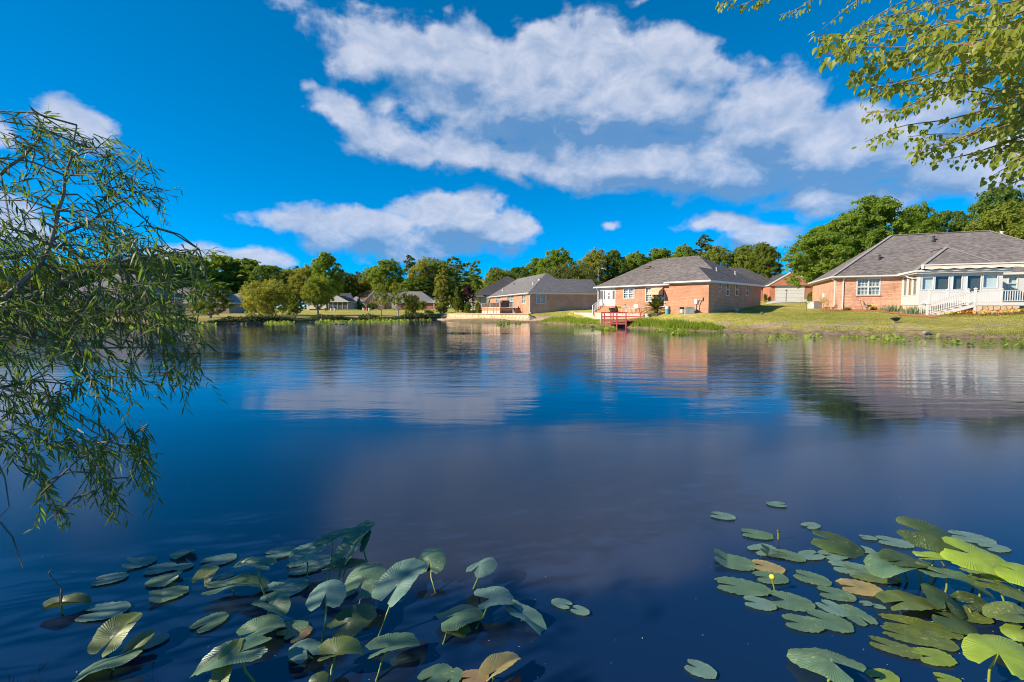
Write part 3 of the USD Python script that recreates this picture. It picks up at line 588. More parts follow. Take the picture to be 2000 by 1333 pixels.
# the screened corner porch, its door and brick steps
zp = fj1.sz(1190, 597.5)[1]
pw = MB()
sp = [0, fj1.sz(1179, 580)[0], fj1.sz(1183, 580)[0], fj1.sz(1195.5, 580)[0], porch_s]
Zv = np.array([0, 0, 1.])
pm_ = MB()
for s_ in sp: pm_.obox(fj1.at(max(s_ - .06, 0), zp, -.12), fj1.D() * .12, fj1.O() * .12, Zv * (ze - .2 - zp))
pm_.obox(fj1.at(0, ze - .5, -.10), fj1.D() * porch_s, fj1.O() * .09, Zv * .31)
J.part('porch_post', pm_, WHITE)
lw = MB()
for a, b in ((sp[0], sp[1]), (sp[1], sp[2]), (sp[3], sp[4])): lw.obox(fj1.at(a + .06, zp, -.09), fj1.D() * (b - a - .12), fj1.O() * .06, Zv * .75)
J.part('porch_panel', lw, SIDING)
for a, b in ((sp[0], sp[1]), (sp[1], sp[2]), (sp[3], sp[4])): J.part('porch_screen', MB().obox(fj1.at(a + .06, zp + .75, -.07), fj1.D() * (b - a - .12), fj1.O() * .02, Zv * (ze - .5 - zp - .75)), SCREEN)
ds0, ds1 = sp[2] + .06, sp[3] - .06
dm = MB(); hd = ze - .5 - zp
for a, b, lo, hi in ((ds0, ds0 + .28, 0, hd), (ds1 - .28, ds1, 0, hd), (ds0 + .28, ds1 - .28, 0, .75), (ds0 + .28, ds1 - .28, hd - .25, hd), (ds0 + .28, ds1 - .28, 1.18, 1.26)): dm.obox(fj1.at(a, zp + lo, -.06), fj1.D() * (b - a), fj1.O() * .05, Zv * (hi - lo))
dp = J.part('door', dm, WHITE, label='white storm door with glazed upper half')
J.part('pane', MB().obox(fj1.at(ds0 + .28, zp + .75, -.045), fj1.D() * (ds1 - ds0 - .56), fj1.O() * .015, Zv * (hd - 1.0)), SCREEN, parent=dp)
J.part('porch_screen', MB().obox(FJ.P(-L + o + .02, j + o + .05, zp + .75), FJ.V() * 2.3, FJ.U() * .02, Zv * (ze - .95 - zp)), SCREEN)
J.part('porch_panel', MB().obox(FJ.P(-L + o, j + o, zp), FJ.V() * 2.4, FJ.U() * .06, Zv * .74), SIDING)
J.part('porch_floor', MB().obox(fj1.at(0, zp - .12, 0), fj1.D() * porch_s, -fj1.O() * 2.4, Zv * .115), CONCRETE)
J.part('porch_base', MB().obox(fj1.at(0, zg, -.02), fj1.D() * porch_s, -fj1.O() * 2.3, Zv * (zp - .125 - zg)), BRICK_J)
nst = 5
for k in range(nst):
    z1_ = zp - .03 - (k) * (zp - 1.40) / nst
    J.part('step', MB().obox(fj1.at(sp[2] - .55, 1.0, .01 + k * .32), fj1.D() * 2.1, fj1.O() * .315, Zv * (z1_ - 1.0)), plain('step_brick', (.44, .19, .10), .85, .3, 6))
rl = MB()
for s_ in (sp[2] - .6,):
    rl.bar(fj1.at(s_, zp + .85, .05), fj1.at(s_, 1.42 + .85, 1.65), .06, .06); rl.bar(fj1.at(s_, zp + .12, .05), fj1.at(s_, 1.42 + .12, 1.65), .05, .05)
    for k in range(9):
        t = (k + .5) / 9; zc = zp + (1.42 - zp) * t; rl.obox(fj1.at(s_ - .015, zc + .12, .05 + 1.6 * t), fj1.D() * .03, fj1.O() * .03, Zv * .73)
    rl.obox(fj1.at(s_ - .05, 1.2, 1.62), fj1.D() * .1, fj1.O() * .1, Zv * 1.15)
J.part('stair_rail', rl, WHITE)
gutter(J, [FJ.P(-L, j - .06, ze - .06), FJ.P(-qn - .02, j - .06, ze - .06)]); gutter(J, [FJ.P(-qn, -.06, ze - .06), FJ.P(0, -.06, ze - .06)])
downspout(J, fj1, .1, zg + .5, ze - .2)
vent(J, FJ.P(-10.4, 6.6, ze + (6.6 - j) * pj), .12, .16, plain('rust_vent', (.16, .07, .04), .7)); vent(J, FJ.P(-2.0, 5.6, ze + 2.0 * pj - .02), .32, .07, GREYMETAL); vent(J, FJ.P(-1.7, 9.5, ze + 1.7 * pj), .32, .07, GREYMETAL)

# ---- the white-porched house on the right
FM = Frame(31.79, 48.21, -.391)
ze = 5.09; pm = .711; dep = 12.7
M = Thing('brick_house', 'mottled brick house with white sunroom and deck at the right edge', 'house', FM.P(6, 4, 1.7))
zs = 5.20
roof_parts(M, [hip_solid(FM, 0, 20.7, 0, dep, ze, pm), hip_solid(FM, 5.3, 11.6, -4.25, 2.5, zs, .70, t=.3, ridge='b', ends=(1, 0))], ROOF_M)
zg = 1.0; zf = 2.37
m1 = Wall(FM, (o, o), (5.7, o)); mL = Wall(FM, (o, dep - o), (o, o)); mS = Wall(FM, (5.7, o), (5.7, -3.9)); mF = Wall(FM, (5.7, -3.9), (11.25, -3.9)); mR = Wall(FM, (11.25, -3.9), (11.25, o)); m2 = Wall(FM, (11.25, o), (20.3, o))
w1 = m1.rect(1673.5, 544.0, 1719.0, 577.5)
wall(M, FM, (o + .22, o), (5.7, o), zg, ze - .19, BRICK_M, [(w1[0] - .22, w1[1] - .22, w1[2], w1[3])])
wall(M, FM, (o, dep - o), (o, o), zg, ze - .19, BRICK_M)
wall(M, FM, (20.3, o + .25), (20.3, dep - o), zg, ze - .19, BRICK_M); wall(M, FM, (20.3, dep - o), (o, dep - o), zg, ze - .19, BRICK_M)
window(M, m1, w1, 3, 2, 2, sill=plain('brick_sill', (.42, .17, .09), .85, .25, 8), fw=.09, mid=.12, label='wide white double window above the mulch bed')
# sunroom
tw = mS.rect(1757, 544, 1783.5, 575); tw = (.25, 3.75, 3.05, 4.85)
wall(M, FM, (5.7, o - .005), (5.7, -3.9), zf - .2, zs - .31, SIDING, [(tw[0] - .0, tw[1], tw[2], tw[3])], name='sunroom_wall')
for k in range(3):
    a = tw[0] + k * (tw[1] - tw[0]) / 3; window(M, mS, (a + .02, a + (tw[1] - tw[0]) / 3 - .02, tw[2], tw[3]), 1, 1, 1, back=TANBLIND, mid=0, fw=.06, label='tall tan-blinded sunroom window')
holes = [mF.rect(*r) for r in [(1797, 541, 1823, 567), (1826, 539, 1853.5, 566.5), (1861, 537.5, 1879, 566), (1889, 538, 1916, 572), (1920, 536, 1948.5, 563)]]
wall(M, FM, (5.92, -3.9), (11.25, -3.9), zf - .2, zs - .31, SIDING, [(h[0] - .22, h[1] - .22, h[2], h[3]) for h in holes], name='sunroom_wall')
SHADE = plain('white_shade', (.70, .71, .74), .8, .04, 3)
for k, h in enumerate(holes):
    window(M, mF, h, 1, 1, 1, back=SHADE if k in (0, 4) else SCREEN, mid=0, fw=.05, glass=PANE, label='sunroom window with a lowered white shade' if k in (0, 4) else 'dark screened sunroom window')
wall(M, FM, (11.25, -3.68), (11.25, o - .01), zf - .2, zs - .31, SIDING, name='sunroom_wall')
h2 = m2.rect(1969, 541, 1987, 566)
wall(M, FM, (11.26, o), (20.3, o), zg, ze - .19, SIDING, [h2], name='wall')
window(M, m2, h2, 1, 1, 1, back=SHADE, mid=.06, fw=.06)
M.part('sunroom_base', MB().obox(FM.P(5.76, -3.84, zg), FM.U() * 5.43, FM.V() * 4.1, Zv * (zf - .21 - zg)), BRICK_M)
M.part('foundation_panel', MB().obox(FM.P(5.70, -3.90, zf - .62), FM.U() * 2.9, -FM.V() * .05, Zv * .4), CREAM)
# gutters, downspouts, vents
gutter(M, [FM.P(-.06, dep, ze - .06), FM.P(-.06, -.06, ze - .06), FM.P(5.24, -.06, ze - .06), FM.P(5.24, -4.31, zs - .09), FM.P(11.66, -4.31, zs - .09), FM.P(11.66, -.5, zs - .09)])
downspout(M, m1, .62, 1.72, ze - .15); downspout(M, mL, dep - .85, 1.75, ze - .15)
m_ = MB(); m_.tube([mS.at(2.0, zs - .2, .4), mS.at(2.2, zs - .45, .25), mS.at(2.9, zs - .62, .06), mS.at(3.9, zs - .66, .05)], .055, 6); M.part('downspout', m_, WHITE)
vent(M, FM.P(4.4, 2.5, ze + 2.5 * pm), .38, .09); vent(M, FM.P(9.5, 5.1, ze + 5.1 * pm), .45, .10); vent(M, FM.P(15.5, 6.9, ze + (dep - 6.9) * pm), .3, .12, WHITE)
# hip and ridge caps
cap = MB(); capm = plain('ridge_cap', (.22, .195, .19), .9, .15, 3)
h = dep / 2
for a, b in ((FM.P(0, 0, ze), FM.P(h, h, ze + h * pm)), (FM.P(h, h, ze + h * pm), FM.P(20.7 - h, h, ze + h * pm)), (FM.P(20.7, 0, ze), FM.P(20.7 - h, h, ze + h * pm)), (FM.P(5.3, -4.25, zs), FM.P(8.45, -1.1, zs + 3.15 * .7)), (FM.P(11.6, -4.25, zs), FM.P(8.45, -1.1, zs + 3.15 * .7)), (FM.P(8.45, -1.1, zs + 3.15 * .7), FM.P(8.45, 2.4, zs + 3.15 * .7))): cap.bar(a + [0, 0, .02], b + [0, 0, .02], .3, .05)
M.part('ridge_cap', cap, capm)
# rolled awning on the sunroom eave
aw = Thing('rolled_awning', 'long retracted cream awning in a white case above the sunroom', 'awning', FM.P(8.4, -4.4, zs))
b0 = -4.55
aw.part('case', MB().obox(FM.P(5.75, b0, zs + .34), FM.U() * 7.0, FM.V() * .3, Zv * .10).obox(FM.P(5.66, b0 - .02, zs + .06), FM.U() * .09, FM.V() * .34, Zv * .40).obox(FM.P(12.75, b0 - .02, zs + .06), FM.U() * .09, FM.V() * .34, Zv * .40), WHITE)
aw.part('fabric_roll', MB().tube([FM.P(5.8, b0 + .16, zs + .22), FM.P(12.7, b0 + .16, zs + .22)], .105, 10), plain('cream_canvas', (.66, .56, .46), .8, .08, 3))
vl = MB(); n = 57
for k in range(n - 1):
    a_, c_ = 5.8 + 6.9 * k / (n - 1), 5.8 + 6.9 * (k + 1) / (n - 1); za, zc = [zs + .04 + .035 * math.cos(2 * math.pi * q / 8) for q in (k, k + 1)]
    vl.add(np.array([FM.P(a_, b0 + .02, zs + .17), FM.P(c_, b0 + .02, zs + .17), FM.P(c_, b0 - .01, zc), FM.P(a_, b0 - .01, za), FM.P(a_, b0 + .035, zs + .17), FM.P(c_, b0 + .035, zs + .17), FM.P(c_, b0 + .005, zc), FM.P(a_, b0 + .005, za)]), [[0, 3, 2, 1], [4, 5, 6, 7], [3, 7, 6, 2]])
aw.part('valance', vl, plain('cream_valance', (.62, .53, .44), .8, .12, 3))

# ---- deck and stairs in front of the sunroom
DK = Thing('white_deck', 'white railed deck and stairs on a stone base before the sunroom', 'deck', FM.P(9.6, -5.5, 1.4))
bF, aL, aR = -7.0, 8.35, 11.6
zd = zf - .02
for k in range(14):
    b_ = -4.0 - k * .215; DK.part('deck_board', MB().obox(FM.P(aL, b_ - .205, zd - .04), FM.U() * (aR - aL), FM.V() * .2, Zv * .04), WHITE)
DK.part('deck_board', MB().obox(FM.P(5.9, -5.3, zd - .04), FM.U() * 2.44, FM.V() * 1.36, Zv * .04), WHITE)
DK.part('rim_joist', MB().obox(FM.P(aL, bF - .02, zd - .26), FM.U() * (aR - aL), FM.V() * .05, Zv * .215).obox(FM.P(5.9, -5.34, zd - .26), FM.U() * 2.44, FM.V() * .05, Zv * .215), WHITE)
def post(a, b, z0, z1, w=.14):
    p = DK.part('post', MB().obox(FM.P(a - w / 2, b - w / 2, z0), FM.U() * w, FM.V() * w, Zv * (z1 - z0)), WHITE)
    DK.part('post_cap', MB().obox(FM.P(a - w / 2 - .03, b - w / 2 - .03, z1), FM.U() * (w + .06), FM.V() * (w + .06), Zv * .05).add(np.array([FM.P(a - w / 2, b - w / 2, z1 + .05), FM.P(a + w / 2, b - w / 2, z1 + .05), FM.P(a + w / 2, b + w / 2, z1 + .05), FM.P(a - w / 2, b + w / 2, z1 + .05), FM.P(a, b, z1 + .12)]), [[0, 1, 4], [1, 2, 4], [2, 3, 4], [3, 0, 4]]), WHITE, parent=p)
def railing(p, q, zp_, zq_, hgt=.92, gap=.14):
    P0, Q0 = np.array(p, float), np.array(q, float); n = max(2, int(np.linalg.norm(Q0 - P0) / gap))
    X = lambda t, z: FM.P(*(P0 + (Q0 - P0) * t), zp_ + (zq_ - zp_) * t + z)
    DK.part('rail', MB().bar(X(0, hgt), X(1, hgt), .09, .05), WHITE); DK.part('rail', MB().bar(X(0, .10), X(1, .10), .05, .05), WHITE)
    for k in range(n):
        t = (k + .5) / n; c = X(t, .125); DK.part('baluster', MB().box(c + [0, 0, (hgt - .15) / 2], (.042, .042, hgt - .15), FM.th), WHITE)
zt0 = 1.22; aB = 5.35
post(aL, bF + .05, zd - .9, zd + 1.06); post(aL, -5.75, zd - .2, zd + 1.06); post(aR - .05, bF + .05, zd - .3, zd + 1.06); post(6.0, -5.25, zd - .4, zd + 1.06); post(7.2, -5.25, zd - .4, zd + 1.06); post(9.95, bF + .05, zd - .3, zd + 1.0, .11)
railing((aL, bF + .05), (9.95, bF + .05), zd, zd); railing((9.95, bF + .05), (aR - .05, bF + .05), zd, zd); railing((6.0, -5.25), (7.2, -5.25), zd, zd); railing((7.2, -5.25), (aL - .1, -5.25), zd, zd)
post(aB, bF + .05, zt0 - .25, zt0 + 1.0); post(aB - .05, -5.75, zt0 - .25, zt0 + 1.0)
railing((aL, bF + .05), (aB, bF + .05), zd, zt0 + .02); railing((aL, -5.75), (aB - .05, -5.75), zd, zt0 + .02)
ns = 7
TREAD = plain('grey_tread', (.50, .50, .50), .6, .1, 4)
for k in range(ns):
    t0 = aL - (aL - aB + .25) * (k + 1) / ns; zz = zd - (zd - zt0 + .08) * (k + 1) / ns
    DK.part('tread', MB().obox(FM.P(t0, bF + .06, zz - .05), FM.U() * .44, FM.V() * 1.16, Zv * .05), WHITE)
for b_ in (bF, -5.72): DK.part('stringer', MB().bar(FM.P(aL, b_, zd - .22), FM.P(aB - .3, b_, zt0 - .20), .05, .26), WHITE)
# far stairs down to the right
zr0 = 1.35
for k in range(6):
    DK.part('tread', MB().obox(FM.P(aR + .02 + .38 * k, bF + .1, zd - .05 - .155 * (k + 1)), FM.U() * .40, FM.V() * 1.2, Zv * .05), WHITE)
DK.part('stringer', MB().bar(FM.P(aR, bF, zd - .2), FM.P(aR + 2.5, bF, zr0 - .1), .05, .26), WHITE)
railing((aR, bF + .05), (aR + 2.4, bF + .05), zd, zr0)
# stone base: flags bedded in mortar, every stone a part
sb = DK.part('stone_base', MB().obox(FM.P(aL + .05, bF + .06, .9), FM.U() * (aR - aL - .6), FM.V() * 2.6, Zv * (zd - .27 - .9)), plain('base_mortar', (.36, .28, .19), .95, .2, 5))
from scipy.spatial import Voronoi
rs = np.random.default_rng(5); W_, H_ = aR - aL - .6, zd - .27 - 1.1
seeds = []
for r_ in range(3):
    for c_ in range(7): seeds.append(((c_ + .5 + .45 * (r_ % 2) + rs.uniform(-.3, .3)) * W_ / 7, (r_ + .5 + rs.uniform(-.28, .28)) * H_ / 3))
sd = np.array(seeds); mir = np.vstack([sd, sd * [-1, 1], sd * [1, -1], [2 * W_, 0] + sd * [-1, 1], [0, 2 * H_] + sd * [1, -1]])
vor = Voronoi(mir)
STONES = [plain(f'flagstone_{n_}', c_, .9, .25, 5, bump=.5, bscale=15) for n_, c_ in (('tan', (.46, .34, .20)), ('gold', (.52, .36, .18)), ('buff', (.50, .40, .27)))]
for k in range(len(sd)):
    reg = vor.regions[vor.point_region[k]]
    if -1 in reg or not reg: continue
    pg = sg.Polygon(vor.vertices[reg]).intersection(sg.box(0, 0, W_, H_)).buffer(-.028, join_style=2).buffer(-.03).buffer(.03, quad_segs=1).simplify(.015)
    if pg.is_empty or pg.geom_type != 'Polygon': continue
    e = trimesh.creation.extrude_polygon(pg, .05 + .02 * rs.random(), engine='earcut'); vv = np.array(e.vertices)
    w_ = FM.P(aL + .05, bF + .06, 1.1) + np.outer(vv[:, 0], FM.U()) + np.outer(vv[:, 1], Zv) - np.outer(vv[:, 2] - .005, FM.V())
    DK.part('stone', (w_, np.array(e.faces)), STONES[k % 3], parent=sb)

# ---- the grey-roofed house in the middle distance
FI = Frame(2.57, 75.98, .300)
ze = 4.50; pi_ = .725; B_, A_l = 25.5, 12.7
I = Thing('brick_house', 'salmon brick house with grey roof above the stone retaining wall', 'house', FI.P(5, 6, 1.5))
roof_parts(I, [hip_solid(FI, 0, 9.7, 0, B_, ze, pi_, ridge='b'), hip_solid(FI, 3.0, A_l, 0, 6.9, ze, pi_, ridge='a', ends=(0, 0))], ROOF_I)
zg = .8
iF = Wall(FI, (o, B_ - o), (o, o)); iS = Wall(FI, (o, o), (A_l - .3, o))
iw = [iF.rect(*r) for r in [(1018.6, 575.3, 1026.9, 594.2), (968.0, 580, 978.3, 591.5)]]; idr = iF.rect(990.6, 577.5, 1004, 602); ipl = iF.rect(950.5, 581.5, 955.3, 596)
isw = iS.rect(1047.3, 574.8, 1064.9, 593.5)
wall(I, FI, (o, B_ - o), (o, o), zg, ze - .19, BRICK_I, iw + [idr, ipl]); wall(I, FI, (o + .22, o), (A_l - .3, o), zg, ze - .19, BRICK_I, [(isw[0] - .22, isw[1] - .22, isw[2], isw[3])])
wall(I, FI, (A_l - .3, o + .22), (A_l - .3, 6.6), zg, ze - .19, BRICK_I); wall(I, FI, (A_l - .3, 6.6), (9.4, 6.6), zg, ze - .19, BRICK_I); wall(I, FI, (9.4, 6.6), (9.4, B_ - o), zg, ze - .19, BRICK_I); wall(I, FI, (9.4, B_ - o), (o + .22, B_ - o), zg, ze - .19, BRICK_I)
window(I, iF, iw[0], 2, 1, 2); window(I, iF, iw[1], 3, 2, 2)
window(I, iF, idr, 2, 4, 2, name='door', label='white double patio door behind the timber deck'); window(I, iF, ipl, 1, 1, 1, back=SHADE, fw=.1, mid=0)
window(I, iS, isw, 2, 1, 2, label='white double window in the shaded brick side wall')
# the gable triangle under the right-hand roof end
I.part('gable', (np.array([FI.P(A_l - .32, .05, ze), FI.P(A_l - .32, 6.85, ze), FI.P(A_l - .32, 3.45, ze + 3.4 * pi_)]), np.array([[0, 1, 2], [2, 1, 0]])), SIDING)
gutter(I, [FI.P(-.06, B_, ze - .06), FI.P(-.06, -.06, ze - .06), FI.P(A_l, -.06, ze - .06)])
downspout(I, iS, .02, 1.35, ze - .15); downspout(I, iF, .3, 1.3, ze - .15)
vent(I, FI.P(2.2, 4.0, ze + 2.2 * pi_), .28, .08, WHITE); vent(I, FI.P(1.6, 20, ze + 1.6 * pi_), .28, .1, WHITE); vent(I, FI.P(3.0, 17, ze + 3.0 * pi_), .3, .07, BLACKMETAL)

# ---- simple far houses
def far_house(name_label, x0, y0, th, parts, mat_roof, mat_wall, walls, ze, zg, wins=(), posts=(), name='far_house', extra=None, wallname='wall'):
    F = Frame(x0, y0, th); H = Thing(name, name_label, 'house', F.P(0, 0, zg))
    roof_parts(H, [p(F) for p in parts], mat_roof)
    ws = []
    for (a0, a1, b0, b1) in walls:
        fr, ri, ba, le = Wall(F, (a0, b0), (a1, b0)), Wall(F, (a1, b0), (a1, b1)), Wall(F, (a1, b1), (a0, b1)), Wall(F, (a0, b1), (a0, b0))
        hs = [fr.rect(*r[:4]) for r in wins if r[5] == len(ws)]
        wall(H, F, (a0, b0), (a1, b0), zg - .4, ze - .19, mat_wall, hs, name=wallname)
        wall(H, F, (a1, b0 + .22), (a1, b1), zg - .4, ze - .19, mat_wall, name=wallname); wall(H, F, (a1 - .22, b1), (a0, b1), zg - .4, ze - .19, mat_wall, name=wallname); wall(H, F, (a0, b1 - .22), (a0, b0 + .22), zg - .4, ze - .19, mat_wall, name=wallname)
        for r in wins:
            if r[5] == len(ws):
                if r[4] == 'door': window(H, fr, fr.rect(*r[:4]), 1, 1, 1, back=None, glass=DARKGLASS, mid=0, name='door', fw=.09)
                else: window(H, fr, fr.rect(*r[:4]), 2, 1, r[4], back=BLIND, fw=.09)
        ws.append(fr)
    for (a, b, z0, z1, w) in posts: H.part('porch_column', MB().obox(F.P(a - w / 2, b - w / 2, z0), F.U() * w, F.V() * w, Zv * (z1 - z0)), WHITE)
    if extra: extra(H, F, ws)
    return H, F
def X_at(px, Y): return (px - 1000) / FOC * Y
# dark-roofed neighbour with a columned porch, left of the grey-roofed house
def ex(H, F, ws):
    H.part('porch_floor', MB().obox(F.P(.3, .3, 1.3), F.U() * 4.5, F.V() * 2.4, Zv * .25), CONCRETE)
    H.part('porch_wall', MB().obox(F.P(.3, 2.75, 1.4), F.U() * 9, F.V() * .2, Zv * 3.3), CREAM)
far_house('house with steep dark roof and columned porch left of the salmon house', X_at(919, 108), 108, .12, [lambda F: hip_solid(F, 0, 18.4, 0, 22, 5.0, .56, ridge='b')], ROOF_H, CREAM, [(.4, 18.0, 2.9, 21.6)], 5.0, 1.6,
          posts=[(.6, .5, 1.5, 4.85, .32), (2.2, .5, 1.5, 4.85, .32), (4.4, .5, 1.5, 4.85, .32)], name='house', extra=ex)
# brick house with the white garage door, behind the middle house
def exg(H, F, ws):
    W = ws[0]; r = W.rect(1514.2, 560.5, 1570.5, 587.6)
    Z0 = r[2]
    for k in range(4): H.part('garage_door', MB().obox(W.at(r[0] + .1, Z0 + k * (r[3] - r[2]) / 4 + .012, .01), W.D() * (r[1] - r[0] - .2), W.O() * .03, Zv * ((r[3] - r[2]) / 4 - .024)), WHITE)
    H.part('door_trim', MB().obox(W.at(r[0], Z0, .005), W.D() * .1, W.O() * .06, Zv * (r[3] - r[2] + .12)).obox(W.at(r[1] - .1, Z0, .005), W.D() * .1, W.O() * .06, Zv * (r[3] - r[2] + .12)).obox(W.at(r[0] + .1, r[3] - .0, .005), W.D() * (r[1] - r[0] - .2), W.O() * .06, Zv * .12), WHITE)
    a0, a1, zr = -.25, 7.05, ze_g + 3.65 * .62
    H.part('gable', (np.array([F.P(a0 + .1, -.012, ze_g - .19), F.P(a1 - .1, -.012, ze_g - .19), F.P(3.4, -.012, zr - .05)]), np.array([[0, 1, 2]])), BRICK_R, uv=np.array([[0, 0], [7, 0], [3.5, 2.3]]))
    H.part('rake_board', MB().bar(F.P(-.28, -.06, ze_g - .06), F.P(3.4, -.06, zr - .02), .06, .24).bar(F.P(7.08, -.06, ze_g - .06), F.P(3.4, -.06, zr - .02), .06, .24), WHITE)
ze_g = 6.25
far_house('red brick house with white double garage door between the two near houses', X_at(1502, 85.5), 85.5, -.26, [lambda F: hip_solid(F, -.25, 7.05, 0, 12, ze_g, .62, ridge='b', ends=(0, 0)), lambda F: hip_solid(F, -13, 4, 5, 18, ze_g, .62, ridge='a', ends=(1, 1))], ROOF_H, BRICK_R, [(.0, 6.8, .4, 11), (-12.6, -.1, 5.5, 17.5)], ze_g, 3.3, name='garage_house', extra=exg)
def exw(H, F, ws):
    H.part('garage_door', MB().obox(F.P(.5, .12, 3.2), F.U() * 5, F.V() * .06, Zv * 2.3), WHITE)
far_house('sliver of a grey roofed garage seen beside the red garage', X_at(1583, 95), 95, -.1, [lambda F: hip_solid(F, -.4, 9, 0, 9, 6.4, .5, ridge='a', ends=(0, 1))], ROOF_I, BRICK_R, [(0, 8.6, .3, 8.6)], 6.4, 3.3, name='house', extra=exw)
# across the pond, from left to right
def exp1(H, F, ws):
    for k in range(14): H.part('baluster', MB().box(F.P(.5 + k * .45, -2.0, 2.0), (.09, .09, 1.0), F.th), WHITE)
    H.part('rail', MB().bar(F.P(.3, -2, 2.5), F.P(6.6, -2, 2.5), .12, .1), WHITE); H.part('porch_floor', MB().obox(F.P(.2, -2.2, 1.2), F.U() * 6.6, F.V() * 2.2, Zv * .3), WHITE)
    ar = MB(); W = ws[0]
    for k in range(12):
        t0, t1 = math.pi * k / 12, math.pi * (k + 1) / 12; ar.bar(W.at(5 + 1.3 * math.cos(t0), 3.2 + 1.3 * math.sin(t0), .05), W.at(5 + 1.3 * math.cos(t1), 3.2 + 1.3 * math.sin(t1), .05), .1, .18)
    H.part('arched_trim', ar, WHITE)
far_house('grey roofed house with white porch rails half hidden by the willow', X_at(125, 100), 100, .10, [lambda F: hip_solid(F, -.5, 17, -.5, 13, 4.6, .75, ridge='a')], ROOF_B, BRICK_T, [(0, 16.5, 0, 12.5)], 4.6, 1.0, wins=[(175, 597, 186, 612, 'door', 0), (205, 595, 222, 608, 2, 0)], extra=exp1)
def ac(H, F, ws): H.part('air_conditioner', MB().obox(ws[0].at(8.0, .9, .8), ws[0].D() * .9, ws[0].O() * .8, Zv * .9), plain('ac_blue_grey', (.12, .14, .17), .6))
far_house('tan brick house with grey roof and two white windows beside the willow', X_at(296, 124), 124, .05, [lambda F: hip_solid(F, -.5, 20, -.5, 11, 3.75, .72, ridge='a')], ROOF_B, BRICK_T, [(0, 19.5, 0, 10.5)], 3.75, .55, wins=[(333.5, 596, 342.5, 602.5, 1, 0), (353, 598.5, 361, 607, 1, 0), (311, 600, 321, 606, 1, 0)], extra=ac)
def exc(H, F, ws):
    H.part('porch_post', MB().obox(F.P(8.6, -2.6, 1.4), F.U() * .3, F.V() * .3, Zv * 2.0).obox(F.P(12.6, -2.6, 1.4), F.U() * .3, F.V() * .3, Zv * 2.0).obox(F.P(10.6, -2.6, 1.4), F.U() * .2, F.V() * .2, Zv * 2.0), CREAM)
    H.part('table', MB().tube([F.P(10.9, -4.0, 1.2), F.P(10.9, -4.0, 1.9)], .1, 6).tube([F.P(10.9, -4.0, 1.9), F.P(10.9, -4.0, 1.98)], .9, 10), CREAM)
far_house('tan house with plain grey roof and shaded porch behind the olive tree', X_at(408, 142), 142, .0, [lambda F: hip_solid(F, -.5, 14.5, -3, 11, 3.4, .5, ridge='a', ends=(1, 1))], ROOF_B, BRICK_T, [(0, 14, 0, 10.6)], 3.4, 1.3, wins=[(464, 600, 472, 612, 'door', 0)], extra=exc)
# screened gable porch house
def exd(H, F, ws):
    H.part('gable', (np.array([F.P(9.15, -5.05, 4.55), F.P(16.05, -5.05, 4.55), F.P(12.6, -5.05, 6.45)]), np.array([[0, 1, 2]])), SIDING)
    for k in range(5): H.part('porch_post', MB().obox(F.P(9.3 + k * 1.6, -5.02, 1.9), F.U() * .16, F.V() * .16, Zv * 2.6), WHITE)
    for k in range(4): H.part('porch_screen', MB().obox(F.P(9.46 + k * 1.6, -4.95, 2.0), F.U() * 1.44, F.V() * .03, Zv * 2.5), SCREEN)
    H.part('dormer', MB().obox(F.P(5.2, -.2, 4.6), F.U() * 1.6, F.V() * 2.5, Zv * 2.2), SIDING)
    H.part('green_skirt', MB().obox(F.P(3.2, -5.6, 1.2), F.U() * 12.8, F.V() * .1, Zv * 1.05), plain('green_lattice', (.02, .07, .04), .8, .3, 4))
    H.part('porch_wall', MB().obox(F.P(5.0, -2.2, 1.8), F.U() * 4, F.V() * .1, Zv * 2.4), CREAM)
far_house('blue grey roofed house with white gabled screen porch across the pond', X_at(600, 168), 168, .0, [lambda F: hip_solid(F, -.5, 13.5, -.5, 11, 4.75, .55, ridge='a', ends=(1, 0)), lambda F: hip_solid(F, 8.8, 16.4, -5.4, 4, 4.75, .52, ridge='b', ends=(0, 0)), lambda F: hip_solid(F, 3.0, 9.4, -2.6, 3, 4.75, .4, ridge='a', ends=(1, 0))], ROOF_H, CREAM, [(0, 13, 0, 10.6)], 4.75, 1.7, name='far_house', extra=exd)
def exo(H, F, ws): H.part('gable', (np.array([F.P(.1, .02, 5.4), F.P(5.4, .02, 5.4), F.P(2.7, .02, 6.9)]), np.array([[0, 1, 2]])), SIDING); H.part('gable', (np.array([F.P(6.9, .02, 5.4), F.P(12, .02, 5.4), F.P(9.4, .02, 6.9)]), np.array([[0, 1, 2]])), SIDING)
far_house('house with bright orange hipped roof behind the gabled screen porch', X_at(684, 185), 185, .0, [lambda F: hip_solid(F, -.4, 12.6, 1.0, 12, 5.6, .75, ridge='a'), lambda F: hip_solid(F, -.2, 5.6, -.3, 6, 5.4, .6, ridge='b', ends=(0, 0)), lambda F: hip_solid(F, 6.6, 12.3, -.3, 6, 5.4, .6, ridge='b', ends=(0, 0))], ROOF_O, SIDING, [(.1, 12, .1, 11)], 5.4, 2.0, extra=exo)
